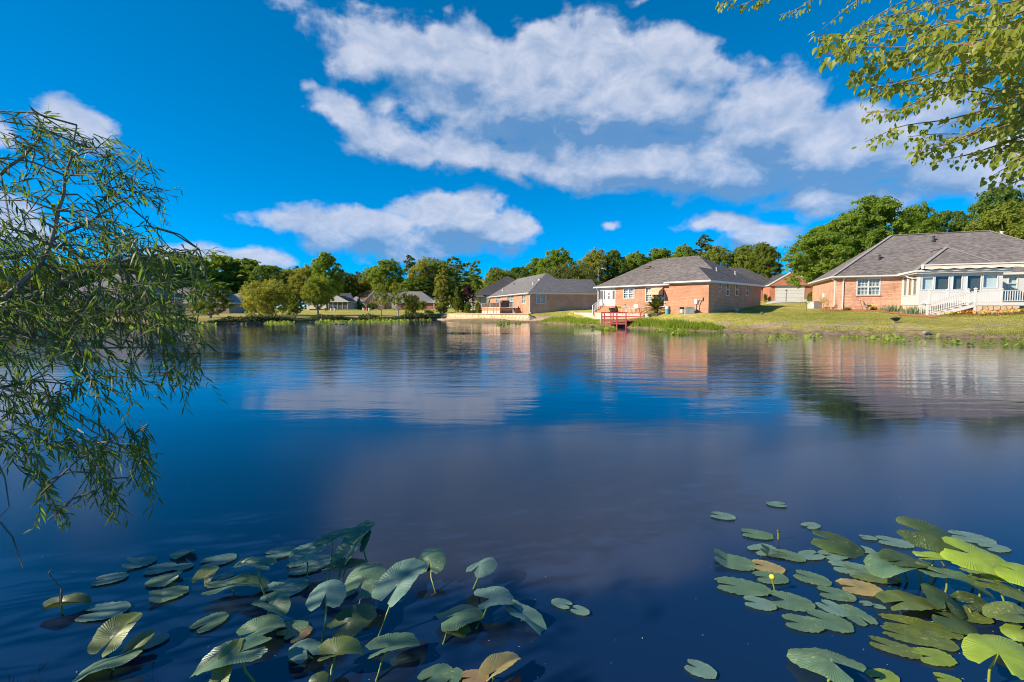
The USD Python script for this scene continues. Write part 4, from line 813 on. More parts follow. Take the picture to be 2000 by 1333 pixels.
def exf(H, F, ws):
    H.part('gable', (np.array([F.P(-.2, -.512, 4.51), F.P(7.3, -.512, 4.51), F.P(3.55, -.512, 8.65)]), np.array([[0, 1, 2]])), BRICK_P, uv=np.array([[0, 0], [6.7, 0], [3.3, 3.5]]))
    H.part('rake_board', MB().bar(F.P(-.3, -.57, 4.6), F.P(3.55, -.57, 8.7), .1, .35).bar(F.P(7.4, -.57, 4.6), F.P(3.55, -.57, 8.7), .1, .35), WHITE)
    H.part('gable_window', MB().obox(F.P(3.1, -.56, 5.6), F.U() * .8, F.V() * .045, Zv * 1.4), WHITE)
    H.part('white_porch', MB().obox(F.P(9.5, -2.0, 1.6), F.U() * 7, F.V() * .2, Zv * 3.0), SIDING)
far_house('pink brick gabled house with white rake boards across the pond', X_at(712, 170), 170, .18, [lambda F: hip_solid(F, -.3, 7.4, -.5, 12, 4.7, 1.05, ridge='b', ends=(0, 0)), lambda F: hip_solid(F, 4, 20, 1, 11, 4.7, .7, ridge='a', ends=(0, 1))], ROOF_I, BRICK_P, [(.2, 6.9, -.1, 11.5), (7.15, 19.5, 1.4, 10.5)], 4.7, 1.7, extra=exf)
def exq(H, F, ws):
    H.part('gable', (np.array([F.P(10.9, -1.95, 4.3), F.P(16.0, -1.95, 4.3), F.P(13.45, -1.95, 6.1)]), np.array([[0, 1, 2]])), SIDING)
    H.part('porch_column', MB().obox(F.P(11.0, -1.9, 1.6), F.U() * .55, F.V() * .4, Zv * 2.6), BRICK_R); H.part('porch_column', MB().obox(F.P(15.4, -1.9, 1.6), F.U() * .45, F.V() * .4, Zv * 2.6), BRICK_R)
    H.part('porch_wall', MB().obox(F.P(12.2, -.6, 1.6), F.U() * 2.6, F.V() * .1, Zv * 2.7), SIDING)
far_house('low long house with pale grey roof left of the tall dark tree', X_at(783, 160), 160, .0, [lambda F: hip_solid(F, -2, 11.8, 0, 12, 4.5, .62, ridge='a', ends=(0, 1)), lambda F: hip_solid(F, 10.6, 16.3, -2.2, 8, 4.45, .62, ridge='b', ends=(0, 0))], ROOF_B, BRICK_R, [(-1.6, 11.4, .5, 11)], 4.5, 1.6, extra=exq)
# driveway and lawns between the houses
drv = [drop(1498, 592.6), drop(1590, 592.6)]
DRIVE = plain('pale_driveway', (.50, .47, .43), .9, .12, 1.0)
q = [np.array([X_at(1508, 83.0), 83.0]), np.array([X_at(1576, 82.2), 82.2]), np.array([X_at(1592, 68), 68.0]), np.array([X_at(1494, 68), 68.0])]
tx = [q[0] + (q[1] - q[0]) * i / 12 for i in range(13)]; bx_ = [q[3] + (q[2] - q[3]) * i / 12 for i in range(13)]
vs = np.array([[*(tx[i] + (bx_[i] - tx[i]) * k / 14), 0] for k in range(15) for i in range(13)]); vs[:, 2] = ground(vs[:, 0], vs[:, 1]) + .05
ff = np.array([[k * 13 + i, (k + 1) * 13 + i, (k + 1) * 13 + i + 1, k * 13 + i + 1] for k in range(14) for i in range(12)])
lone('driveway', (vs, ff), DRIVE, 'pale concrete drive in front of the white garage door', 'driveway', kind='structure')

# ------------------------------------------------------------------ trees and shrubs
def leaf_cards(P, N, size, rng, aspect=.62, bend=.25):
    """one bent diamond per point: P centres, N facing directions"""
    n = len(P); size = np.broadcast_to(size, (n,))
    N = N / (np.linalg.norm(N, axis=1, keepdims=True) + 1e-9)
    r = rng.normal(size=(n, 3)); A = np.cross(N, r); A /= np.linalg.norm(A, axis=1, keepdims=True) + 1e-9; B = np.cross(N, A)
    h = (size / 2)[:, None]
    v = np.stack([P - A * h, P - B * h * aspect + N * h * bend, P + A * h, P + B * h * aspect + N * h * bend], 1).reshape(-1, 3)
    i = np.arange(n)[:, None] * 4
    return v, np.concatenate([i + [0, 1, 2], i + [0, 2, 3]])
def crown_points(lobes, n, rng, skin=.55, droop=0.0):
    """points spread through ellipsoid lobes (cx, cy, cz, rx, ry, rz), thicker towards their skins, gathered in clumps"""
    L = np.array(lobes, float); w = (L[:, 3] * L[:, 4] * L[:, 5]) ** (2 / 3); w = w / w.sum()
    nc = max(40, n // 26)
    k = rng.choice(len(L), nc, p=w); d = rng.normal(size=(nc, 3)); d /= np.linalg.norm(d, axis=1, keepdims=True)
    d[:, 2] = np.where((d[:, 2] < -.35) & (rng.random(nc) < .6), -d[:, 2], d[:, 2])
    rad = (skin + (1 - skin) * rng.random(nc) ** .6) * rng.uniform(.88, 1.10, nc)
    C = L[k, :3] + d * L[k, 3:] * rad[:, None]
    c = rng.integers(0, nc, n); cr = L[k[c], 3:].mean(1) * .20 * (1 + .5 * rng.random(n))
    off = rng.normal(size=(n, 3)); off /= np.linalg.norm(off, axis=1, keepdims=True); off *= (cr * rng.random(n) ** .5)[:, None]
    off[:, 2] *= .65; off[:, 2] -= droop * cr * rng.random(n)
    P = C[c] + off
    N = d[c] * .8 + off / (cr[:, None] + 1e-9) * .7 + rng.normal(size=(n, 3)) * .55 + np.array([0, 0, .35])
    return P, N
def tapered(mb, pts, r0, r1, sides=7):
    mb.tube(pts, np.linspace(r0, r1, len(pts)), sides)
def grow(H, cw, ch0, rng, kind):
    """lobes and wood of a tree of unit kind: height H, crown half width cw, crown from height ch0"""
    lobes, wood = [], MB()
    tr = H * .022 + .05
    if kind == 'round':
        n = 19
        for k in range(n):
            a = 2.4 * k + rng.uniform(-.4, .4); t = (k + .5) / n; z = ch0 + (H - ch0) * (.10 + .78 * t); prof = math.sin(math.pi * (.12 + .80 * t)) ** .7
            rr = cw * prof * rng.uniform(.42, .68); r = cw * rng.uniform(.34, .50)
            lobes.append((rr * math.cos(a), rr * math.sin(a), z, r, r, r * rng.uniform(.62, .85)))
        lobes.append((0, 0, H - cw * .38, cw * .42, cw * .42, cw * .36))
    elif kind == 'tall':
        n = 14
        for k in range(n):
            a = 2.4 * k + rng.uniform(-.5, .5); t = (k + .5) / n; z = ch0 + (H - ch0) * (.08 + .84 * t); prof = (1 - .62 * t) * (0.55 + .45 * min(1, t * 5))
            rr = cw * prof * .5; r = cw * rng.uniform(.36, .5) * (1 - .4 * t)
            lobes.append((rr * math.cos(a), rr * math.sin(a), z, r, r, r * 1.05))
    elif kind == 'pine':
        for k in range(9):
            a = 2.4 * k; t = (k + .5) / 9; z = H * (.66 + .33 * t); rr = cw * (.75 - .6 * t) * rng.uniform(.6, 1); r = cw * rng.uniform(.32, .46) * (1 - .35 * t)
            lobes.append((rr * math.cos(a), rr * math.sin(a), z, r, r, r * .55))
    elif kind == 'bush':
        n = 10
        for k in range(n):
            a = 2.4 * k + rng.uniform(-.3, .3); t = (k + .5) / n; rr = cw * .62 * math.sqrt(rng.uniform(.1, 1)); r = cw * rng.uniform(.34, .5); z = max(r * .6, H * (.18 + .62 * t * (1 - .3 * rr / cw)))
            lobes.append((rr * math.cos(a), rr * math.sin(a), z, r, r, r * .8))
        lobes.append((0, 0, H * .72, cw * .5, cw * .5, H * .26))
    elif kind == 'open':
        for k in range(12):
            a = 2.4 * k + rng.uniform(-.6, .6); t = (k + .5) / 12; z = ch0 + (H - ch0) * (.15 + .8 * t); rr = cw * rng.uniform(.35, .85) * (1 - .3 * t); r = cw * rng.uniform(.20, .34)
            lobes.append((rr * math.cos(a), rr * math.sin(a), z, r, r, r * .8))
    top = np.array([0, 0, H * .78])
    if kind == 'bush':
        for k in range(4):
            a = 1.6 * k; tapered(wood, [[.1 * math.cos(a), .1 * math.sin(a), -.2], [cw * .2 * math.cos(a), cw * .2 * math.sin(a), H * .35], [cw * .4 * math.cos(a), cw * .4 * math.sin(a), H * .65]], .05, .02, 5)
    else:
        bendx, bendy = rng.uniform(-.04, .04, 2) * H
        tapered(wood, [[0, 0, -.4], [bendx * .3, bendy * .3, H * .2], [bendx, bendy, H * .5], [bendx * .6, bendy * .6, H * .84]], tr, tr * .25, 8)
        for l in lobes[::1]:
            c = np.array(l[:3]); z0 = max(ch0 * .75, c[2] - .9 * np.hypot(c[0], c[1]) - .1 * H); z0 = min(z0, H * .75); f = z0 / (H * .84)
            s = np.array([bendx * f, bendy * f, z0]); mid = s * .45 + c * .55 + np.array([0, 0, -.05 * H])
            tapered(wood, [s, mid, c], tr * .42, tr * .10, 5)
    return lobes, wood
LEAF = {
    'oak': leafy('oak_leaves', (0.138, 0.207, 0.028), (0.398, 0.408, 0.047), trans=.42, spec=.15),
    'dark': leafy('dark_leaves', (0.096, 0.154, 0.028), (0.251, 0.269, 0.042), trans=.42, spec=.15),
    'olive': leafy('olive_leaves', (0.206, 0.219, 0.042), (0.476, 0.398, 0.067), trans=.42, spec=.15),
    'light': leafy('light_leaves', (0.158, 0.192, 0.029), (0.42, 0.416, 0.065), trans=.42, spec=.15),
    'yellow': leafy('yellow_green_leaves', (.120, .155, .018), (.310, .320, .040), trans=.4, spec=.15),
    'pine': leafy('pine_needles', (0.095, 0.123, 0.032), (0.284, 0.287, 0.067), trans=.42, spec=.15),
    'rust': leafy('rusty_magnolia_leaves', (0.096, 0.104, 0.023), (0.403, 0.256, 0.072), trans=.42, spec=.15),
    'maroon': leafy('maroon_leaves', (.035, .010, .014), (.110, .030, .034), trans=.42, tcol=(.16, .03, .03)),
    'cream': leafy('myrtle_leaves', (0.079, 0.096, 0.02), (0.228, 0.232, 0.046), trans=.42, dead=(.55, .48, .38)),
    'hedge': leafy('clipped_hedge_leaves', (.040, .070, .010), (.120, .165, .020), trans=.42),
}
def trunk_of(p):
    return PALEBARK if p in ('light', 'yellow') else BARK
PROTO = {}
def prototype(key, kind, leaf, n, size, H=10.0, cw=4.0, ch0=2.5, seed=1, skin=.55, droop=0.0):
    PROTO[key] = dict(kind=kind, leaf=leaf, n=n, size=size, H=H, cw=cw, ch0=ch0, seed=seed, skin=skin, droop=droop)
for key, kind, leaf, n, size, H, cw, ch0, seed, droop in [
    ('oak_a', 'round', 'oak', 19000, .38, 14, 6.2, 2.6, 11, .3), ('oak_b', 'round', 'oak', 19000, .38, 14, 5.4, 2.2, 12, .3), ('oak_c', 'round', 'light', 19000, .38, 14, 5.8, 2.0, 13, .3),
    ('oak_d', 'round', 'olive', 19000, .38, 14, 6.0, 2.0, 14, .3), ('oak_e', 'round', 'dark', 19000, .38, 14, 5.6, 1.8, 15, .3), ('tall_a', 'tall', 'oak', 12000, .32, 14, 4.2, 1.5, 16, .2),
    ('tall_b', 'tall', 'olive', 12000, .32, 14, 4.4, 1.5, 17, .2), ('tall_c', 'tall', 'dark', 12000, .32, 14, 4.6, 1.0, 18, .2), ('pine_a', 'pine', 'pine', 7000, .30, 16, 3.6, 9, 19, .1),
    ('willow_a', 'round', 'light', 12000, .26, 8, 4.0, 1.6, 20, 1.2), ('young_a', 'tall', 'yellow', 8000, .20, 5, 1.9, .5, 21, .6), ('dense_a', 'bush', 'olive', 13000, .24, 6, 4.6, .3, 22, .3),
    ('open_a', 'open', 'light', 6000, .20, 6, 3.4, 1.6, 23, .6), ('bush_a', 'bush', 'dark', 6000, .16, 2, 1.5, .1, 24, .2), ('bush_b', 'bush', 'light', 6000, .16, 2, 1.5, .1, 25, .2), ('magnolia_a', 'tall', 'rust', 11000, .30, 10, 5.0, .8, 26, .3),
    ('maroon_a', 'round', 'maroon', 7000, .2, 5, 2.4, .6, 27, .4), ('myrtle_a', 'bush', 'cream', 14000, .24, 6, 6.0, .4, 28, .2), ('bright_a', 'round', 'yellow', 12000, .26, 8, 4.0, .8, 29, .6), ('oak_f', 'round', 'yellow', 19000, .38, 14, 5.8, 2.0, 30, .3)]:
    prototype(key, kind, leaf, n, size, H, cw, ch0, seed, droop=droop)
built_kind = {}
rw_ = np.random.default_rng(91); nw = 34000
ba_ = np.radians(rw_.uniform(-62, 62, nw)); Dw = rw_.uniform(205, 240, nw); Xw, Yw = Dw * np.sin(ba_), Dw * np.cos(ba_)
hw_ = 9.0 + 6 * meshkit.noise(np.stack([ba_ * 40, 0 * ba_, 0 * ba_], 1), 6)
lone('woodland', leaf_cards(np.stack([Xw, Yw, ground(Xw, Yw) + rw_.random(nw) ** .7 * hw_], 1), rw_.normal(size=(nw, 3)) + [0, -.6, .5], 1.5 * rw_.uniform(.7, 1.3, nw), rw_), LEAF['olive'], 'low olive woodland filling the gaps behind the far houses', 'woodland', kind='stuff')
def tree(key, name, label, cat, px, ytop, D, halfw, base_y=None, group=None, rot=None, squash=1.0):
    """stands a tree at bearing px, D metres out, its top at ytop and its crown halfw pixels to each side"""
    K = PROTO[key]; X = X_at(px, D); zb = float(ground(X, D)) - .05
    ztop = at_y(px, ytop, D)[2]; sz = (ztop - zb) / K['H']; sx = halfw / FOC * D / K['cw'] / 1.02
    rz = rot if rot is not None else R.uniform(0, 360)
    path = fresh('/World', name); x = UsdGeom.Xform.Define(stage, path)
    x.AddTranslateOp().Set(Gf.Vec3d(X, D, zb)); x.AddRotateZOp().Set(float(rz)); x.AddScaleOp().Set(Gf.Vec3f(float(sx), float(sx * squash), float(sz)))
    say(x.GetPrim(), label, cat, group)
    if key not in built_kind:
        rng = np.random.default_rng(K['seed']); cls = f'/World/Kinds/{key}'
        if not stage.GetPrimAtPath('/World/Kinds'): stage.CreateClassPrim('/World/Kinds')
        UsdGeom.Xform.Define(stage, cls)
        lobes, wood = grow(K['H'], K['cw'], K['ch0'], rng, K['kind'])
        P, N = crown_points(lobes, K['n'], rng, K['skin'], K['droop']); v, f = leaf_cards(P, N, K['size'] * rng.uniform(.7, 1.35, len(P)), rng)
        usdkit.mesh(stage, cls + '/crown', (v, f), LEAF[K['leaf']])
        wv, wf = wood.vf(); usdkit.mesh(stage, cls + '/trunk', (wv, wf), trunk_of(K['leaf']), smooth=True)
        built_kind[key] = cls
    x.GetPrim().GetReferences().AddInternalReference(built_kind[key]); x.GetPrim().SetInstanceable(True)
    return x
# (kind, name, label, category, bearing, top, distance, half width)
G1 = 'trees along the far skyline'
for t in [
    ('oak_a', 'broad_tree', 'green tree on the far bank beyond the left edge', 'tree', -90, 500, 120, 95),
    ('oak_d', 'broad_tree', 'low olive tree filling the far left bank behind the willow', 'tree', 65, 545, 118, 60),
    # behind the big willow, far left
    ('oak_c', 'broad_tree', 'light green broad tree far behind the willow at the very left edge', 'tree', 20, 522, 135, 75), ('oak_a', 'broad_tree', 'tall green tree behind the white railed house under the willow', 'tree', 125, 515, 140, 80),
    ('oak_d', 'broad_tree', 'olive tree between the two houses behind the willow', 'tree', 215, 505, 150, 75), ('oak_b', 'broad_tree', 'green tree behind the tan brick house with two white windows', 'tree', 300, 500, 165, 75),
    ('oak_a', 'broad_tree', 'tall green tree just behind the tip of the willow', 'tree', 375, 497, 175, 70), ('bright_a', 'shore_tree', 'bright yellow green tree on the bank at the tip of the willow', 'tree', 412, 550, 84, 44),
    ('oak_a', 'broad_tree', 'first rounded green tree on the skyline right of the willow', 'tree', 440, 497, 185, 58), ('oak_b', 'broad_tree', 'green rounded tree behind the tan house with the shaded porch', 'tree', 487, 505, 190, 52),
    ('oak_e', 'broad_tree', 'dark rounded tree behind the big olive bush tree', 'tree', 530, 518, 180, 50), ('oak_d', 'broad_tree', 'low olive tree on the skyline behind the small pine', 'tree', 565, 526, 180, 40),
    ('pine_a', 'pine_tree', 'lone small pine on the skyline left of the tallest far tree', 'tree', 582, 519, 190, 14),
    ('dense_a', 'bush_tree', 'wide dense olive tree bushy to the ground on the far bank', 'tree', 530, 543, 92, 56), ('dense_a', 'bush_tree', 'small round olive tree at the left of the wide bushy one', 'tree', 492, 556, 100, 24),
    ('young_a', 'young_tree', 'small bright yellow green tree at the far water edge', 'tree', 578, 569, 82, 21), ('willow_a', 'weeping_tree', 'light green weeping tree before the blue grey roofed house', 'tree', 622, 541, 96, 36),
    ('oak_b', 'tall_tree', 'tallest ragged tree on the far skyline above the weeping tree', 'tree', 640, 494, 150, 34), ('oak_e', 'broad_tree', 'dark tree behind the blue grey roofed house', 'tree', 668, 530, 190, 34), ('tall_c', 'broad_tree', 'dark green tree behind the orange roof at its left', 'tree', 688, 535, 205, 22),
    ('magnolia_a', 'magnolia_tree', 'rusty olive magnolia tree behind the orange roof', 'tree', 700, 530, 200, 27), ('oak_a', 'broad_tree', 'big rounded green tree right of the orange roof', 'tree', 758, 508, 190, 42),
    ('pine_a', 'tall_tree', 'tall thin topped tree rising between two rounded far trees', 'tree', 802, 498, 200, 20), ('oak_d', 'broad_tree', 'big olive rounded tree above the pale long roof', 'tree', 833, 506, 185, 40), ('oak_e', 'broad_tree', 'dark low tree directly behind the pale long roof', 'tree', 820, 540, 178, 38),
    ('open_a', 'thin_tree', 'thin leaning light green tree on the bank before the pink gabled house', 'tree', 745, 556, 97, 26), ('open_a', 'thin_tree', 'wispy light green tree with pale stems before the long roof', 'tree', 778, 553, 95, 30),
    ('dense_a', 'bush_tree', 'small dark green tree at the right of the wispy trees', 'tree', 803, 572, 97, 20), ('bush_b', 'garden_shrub', 'round garden shrub before the pale roofed house with brick columns', 'shrub', 825, 588, 135, 13),
    ('tall_c', 'dense_tree', 'tall dark dense tree left of the maroon tree', 'tree', 893, 499, 104, 46), ('tall_b', 'dense_tree', 'tall grey green dense tree joined to the dark one on its left', 'tree', 868, 512, 102, 30), ('young_a', 'young_tree', 'bright green young tree against the tall dark dense tree', 'tree', 893, 562, 99, 14),
    ('tall_a', 'dense_tree', 'pointed topped green tree right behind the tall dark dense tree', 'tree', 925, 505, 125, 32),
    ('maroon_a', 'maroon_tree', 'small maroon leaved tree by the dark roofed house', 'tree', 914, 559, 100, 18), ('oak_c', 'broad_tree', 'yellowish tree behind the steep dark roof', 'tree', 969, 520, 160, 26), ('oak_e', 'broad_tree', 'dark low tree behind the salmon house ridge', 'tree', 1012, 521, 165, 28),
    ('tall_c', 'pointed_tree', 'dark pointed tree above the salmon house ridge', 'tree', 1022, 518, 150, 18),
    ('oak_a', 'broad_tree', 'big green tree rising behind the salmon house', 'tree', 1090, 488, 150, 46), ('myrtle_a', 'crape_myrtle', 'wide crape myrtle with cream blossom behind the salmon house', 'tree', 1112, 514, 118, 72), ('oak_d', 'broad_tree', 'rounded dull green tree right of the crape myrtle', 'tree', 1158, 489, 140, 38),
    ('oak_e', 'broad_tree', 'dark green tree behind the porch end of the brown house', 'tree', 1196, 487, 140, 30), ('oak_a', 'broad_tree', 'green skyline tree above the left slope of the brown house', 'tree', 1243, 494, 145, 40), ('oak_b', 'broad_tree', 'green skyline tree at the left end of the brown house ridge', 'tree', 1290, 485, 145, 40),
    ('oak_a', 'broad_tree', 'green tree peeping over the brown house ridge', 'tree', 1335, 480, 140, 40), ('pine_a', 'pine_tree', 'flat topped pine above the brown house ridge', 'tree', 1372, 458, 140, 28), ('oak_c', 'broad_tree', 'light green rounded tree right of the flat topped pine', 'tree', 1400, 479, 120, 40),
    ('oak_c', 'broad_tree', 'light green rounded tree above the dark roof behind the brown house', 'tree', 1452, 477, 118, 42), ('oak_f', 'broad_tree', 'yellow green tree just left of the dark oaks', 'tree', 1490, 476, 112, 36),
    ('oak_a', 'garage_oak', 'dark green oak overhanging the white garage roof', 'tree', 1597, 452, 73, 74), ('oak_b', 'broad_oak', 'oak rising behind the red garage gable', 'tree', 1600, 440, 92, 55), ('oak_a', 'broad_oak', 'green oak at the left slope of the sunroom house', 'tree', 1640, 420, 80, 60),
    ('oak_b', 'broad_oak', 'highest broad oak above the left hip of the sunroom house', 'tree', 1702, 386, 84, 78), ('oak_a', 'broad_oak', 'oak above the middle of the sunroom house ridge', 'tree', 1775, 402, 88, 56), ('oak_e', 'broad_oak', 'dull oak behind the ridge right of the highest oak', 'tree', 1830, 410, 92, 48),
    ('tall_a', 'broad_oak', 'blue green tree in the gap above the sunroom roof', 'tree', 1872, 405, 98, 34), ('oak_e', 'tall_oak', 'tall dark oak at the upper right under the hanging branch', 'tree', 1935, 362, 100, 66), ('oak_c', 'light_oak', 'light green oak above the right end of the sunroom roof', 'tree', 1965, 392, 82, 76), ('oak_a', 'broad_oak', 'oak cut by the right edge above the roof', 'tree', 2040, 372, 96, 80),
    ('oak_d', 'broad_tree', 'olive tree in the gap left of the tallest ragged tree', 'tree', 606, 520, 175, 34), ('oak_c', 'broad_tree', 'light tree in the gap right of the rusty magnolia', 'tree', 727, 520, 200, 30), ('oak_a', 'broad_tree', 'green tree between the olive one and the tall dark dense tree', 'tree', 862, 508, 190, 32),
    ('oak_d', 'broad_tree', 'low tree in the gap right of the steep dark roof', 'tree', 990, 528, 175, 30), ('oak_b', 'broad_tree', 'green tree left of the big one behind the salmon house', 'tree', 1052, 505, 165, 34), ('oak_d', 'broad_tree', 'olive tree in the gap above the chimney end of the brown house', 'tree', 1225, 500, 160, 34),
    # nearer garden planting
    ('bush_a', 'round_hedge', 'left clipped green ball shrub by the dark roofed house', 'shrub', 914.5, 590, 98, 9.5), ('bush_b', 'round_hedge', 'right clipped green shrub beside the timber deck', 'shrub', 933.5, 590, 92, 7.5), ('bush_a', 'garden_shrub', 'dry looking shrub left of the two clipped shrubs', 'shrub', 904, 593, 100, 7),
    ('bush_b', 'garden_shrub', 'light green shrub at the foot of the tall dense tree', 'shrub', 862, 594, 99, 14), ('bush_a', 'garden_shrub', 'dark mounded shrub on the bank by the end of the stone wall', 'shrub', 838, 605, 104, 14),
    ('bush_a', 'garden_shrub', 'dark shrub right of the gabled screen porch', 'shrub', 705, 592, 150, 11), ('young_a', 'young_tree', 'small upright conifer right of the screen porch', 'tree', 702, 580, 155, 7), ('bush_b', 'garden_shrub', 'olive shrub before the pink gabled house', 'shrub', 728, 592, 150, 14),
    ('bush_a', 'garage_shrub', 'left round shrub by the red garage wall', 'shrub', 1493, 573, 77, 5), ('bush_a', 'garage_shrub', 'right low shrub by the red garage wall', 'shrub', 1501, 579, 77, 4),
    ('bush_b', 'corner_shrub', 'leafy shrub at the back corner of the sunroom house', 'shrub', 1584, 570, 60, 12),
    # close bank on the left of the camera, whose shade falls across the near water
]:
    key, name, label, cat, px, yt, D, hw = t
    tree(key, name, label, cat, px, yt, D, hw)

# ------------------------------------------------------------------ planting on the banks and around the houses
def blades(P, h, w, lean, rng, up=None):
    """grass or strap leaves: a bent two-piece blade at each point"""
    n = len(P); a = rng.uniform(0, 2 * np.pi, n); d = np.stack([np.cos(a), np.sin(a), 0 * a], 1); s = np.stack([-np.sin(a), np.cos(a), 0 * a], 1)
    h = np.broadcast_to(h, (n,))[:, None]; w = np.broadcast_to(w, (n,))[:, None]; L = np.broadcast_to(lean, (n,))[:, None] * rng.uniform(.2, 1.2, (n, 1))
    z = np.array([0, 0, 1.])
    m = P + z * h * .6 + d * L * h * .35; t = P + z * h * (1 - .35 * L ** 2) + d * L * h
    v = np.stack([P - s * w / 2, P + s * w / 2, m - s * w * .4, m + s * w * .4, t], 1).reshape(-1, 3)
    i = np.arange(n)[:, None] * 5
    return v, np.concatenate([i + [0, 1, 3], i + [0, 3, 2], i + [2, 3, 4]])
REED = leafy('reed_blades', (.17, .23, .02), (.44, .50, .055), trans=.45)
GRASSB = leafy('grass_blades', (.20, .22, .040), (.44, .40, .10), trans=.35)
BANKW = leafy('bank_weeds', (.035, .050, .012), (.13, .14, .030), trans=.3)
IRIS = leafy('iris_leaves', (.13, .19, .10), (.26, .34, .19), trans=.3)
DAYL = leafy('daylily_leaves', (.08, .12, .015), (.24, .28, .045), trans=.35)
shore_line = np.array([p for p in shore[:len(SHORE_PX)]])
def along_shore(x0, x1, n, rng, back):
    xs = np.array([s[0] for s in SHORE_PX]); px = rng.uniform(x0, x1, n)
    X = np.interp(px, xs, shore_line[:, 0]); Y = np.interp(px, xs, shore_line[:, 1])
    r = np.stack([X, Y], 1); r /= np.linalg.norm(r, axis=1, keepdims=True)
    p = np.stack([X, Y], 1) + r * back[:, None]
    return np.c_[p, ground(p[:, 0], p[:, 1]) - .02]
rng = np.random.default_rng(31)
# tall bright reeds on either side of the red dock
for (x0, x1, n, lab) in ((1048, 1172, 3600, 'tall bright green reeds on the bank left of the red dock'), (1222, 1412, 6200, 'tall bright green reeds on the bank right of the red dock')):
    back = rng.uniform(.05, 1.0, n) ** .8 * (3.0 if x0 < 1100 else 1.7); P = along_shore(x0, x1, n, rng, back)
    clump = meshkit.noise(P * [.8, .8, 0], 9); keep = rng.random(n) < np.clip(clump * 1.6, .25, 1); P = P[keep]
    edge = np.clip(np.minimum(np.abs((P[:, 0] / P[:, 1] * FOC + 1000) - x0), np.abs(x1 - (P[:, 0] / P[:, 1] * FOC + 1000))) / 25, .35, 1)
    hh = rng.uniform(.30, .72, len(P)) * (.65 + .6 * meshkit.noise(P * [.35, .35, 0], 4)) * edge
    lone('reeds', blades(P, hh, rng.uniform(.025, .05, len(P)), .35, rng), REED, lab, 'reeds', kind='stuff')
# dark rough growth along the far water's edge
def undergrowth(x0, x1, n, hmax, back, mat, lab, size=.22):
    P = along_shore(x0, x1, n, rng, rng.uniform(.2, back, n)); q = meshkit.fbm(P * [.22, .22, 0], 3, 8)
    hgt = hmax * np.clip((q - .25) * 2.2, .12, 1.1); P[:, 2] += rng.random(n) * hgt
    N = rng.normal(size=(n, 3)) + np.array([-.4, -.5, .5])
    lone('undergrowth', leaf_cards(P, N, size * rng.uniform(.6, 1.3, n), rng), mat, lab, 'undergrowth', kind='stuff')
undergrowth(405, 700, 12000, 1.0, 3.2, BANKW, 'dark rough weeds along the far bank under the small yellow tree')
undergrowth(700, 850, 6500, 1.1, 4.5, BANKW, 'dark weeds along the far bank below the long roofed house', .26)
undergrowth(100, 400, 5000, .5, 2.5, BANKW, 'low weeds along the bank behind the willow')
# short ragged tufts over the near lawn and its bank
n = 42000
P = along_shore(1395, 2060, n, rng, rng.uniform(.3, 1, n) ** 1.5 * 16); keep = (P[:, 2] > .22) | (rng.random(n) < .15); P = P[keep]
FMo = (P[:, :2] - FM.o); la, lb = FMo @ FM.u, FMo @ FM.v; P = P[~((la > -.2) & (lb > -1.2))]
lone('grass', blades(P, rng.uniform(.03, .085, len(P)), rng.uniform(.02, .04, len(P)), .7, rng), GRASSB, 'short ragged grass on the lawn and bank before the sunroom house', 'grass', kind='stuff')
n = 1500; P = along_shore(1395, 2060, n, rng, rng.uniform(.1, 2.0, n)); q = meshkit.noise(P * [.5, .5, 0], 77); P = P[q > .55]
lone('bank_grass', blades(P, rng.uniform(.1, .32, len(P)), .03, .6, rng), GRASSB, 'straw coloured tufts at the foot of the right bank', 'grass', kind='stuff')

def drape(poly_xy, dz, step=.3):
    g = sg.Polygon(poly_xy); x0, y0, x1, y1 = g.bounds; xs, ys = np.arange(x0, x1 + step, step), np.arange(y0, y1 + step, step)
    X, Y = np.meshgrid(xs, ys, indexing='ij'); idx = np.arange(X.size).reshape(X.shape)
    c = shapely.contains_xy(g, (X[:-1, :-1] + step / 2).ravel(), (Y[:-1, :-1] + step / 2).ravel())
    f = np.stack([idx[:-1, :-1], idx[1:, :-1], idx[1:, 1:], idx[:-1, 1:]], -1).reshape(-1, 4)[c]
    return np.c_[X.ravel(), Y.ravel(), ground(X.ravel(), Y.ravel()) + dz], f
MULCH = plain('pine_straw', (.40, .155, .055), .95, .35, 9, bump=.9, bscale=40)
fp = lambda *ab: [tuple(FM.P(a, b, 0)[:2]) for a, b in ab]
lone('mulch_bed', drape(fp((-1.2, 3), (-.9, -.6), (1.5, -1.3), (2.8, -2.2), (3.4, -4.2), (4.0, -7.0), (4.9, -8.6), (5.9, -8.4), (5.9, .3), (.2, .3), (.2, 3)), .035), MULCH, 'orange pine straw bed along the brick wall left of the stairs', 'mulch bed', kind='structure')
lone('mulch_bed', drape(fp((5.9, -6.9), (6.4, -8.6), (9, -8.9), (14.5, -9.0), (14.5, -5.0), (5.9, -5.2)), .035), MULCH, 'orange flower bed around the stone base of the white deck', 'mulch bed', kind='structure')
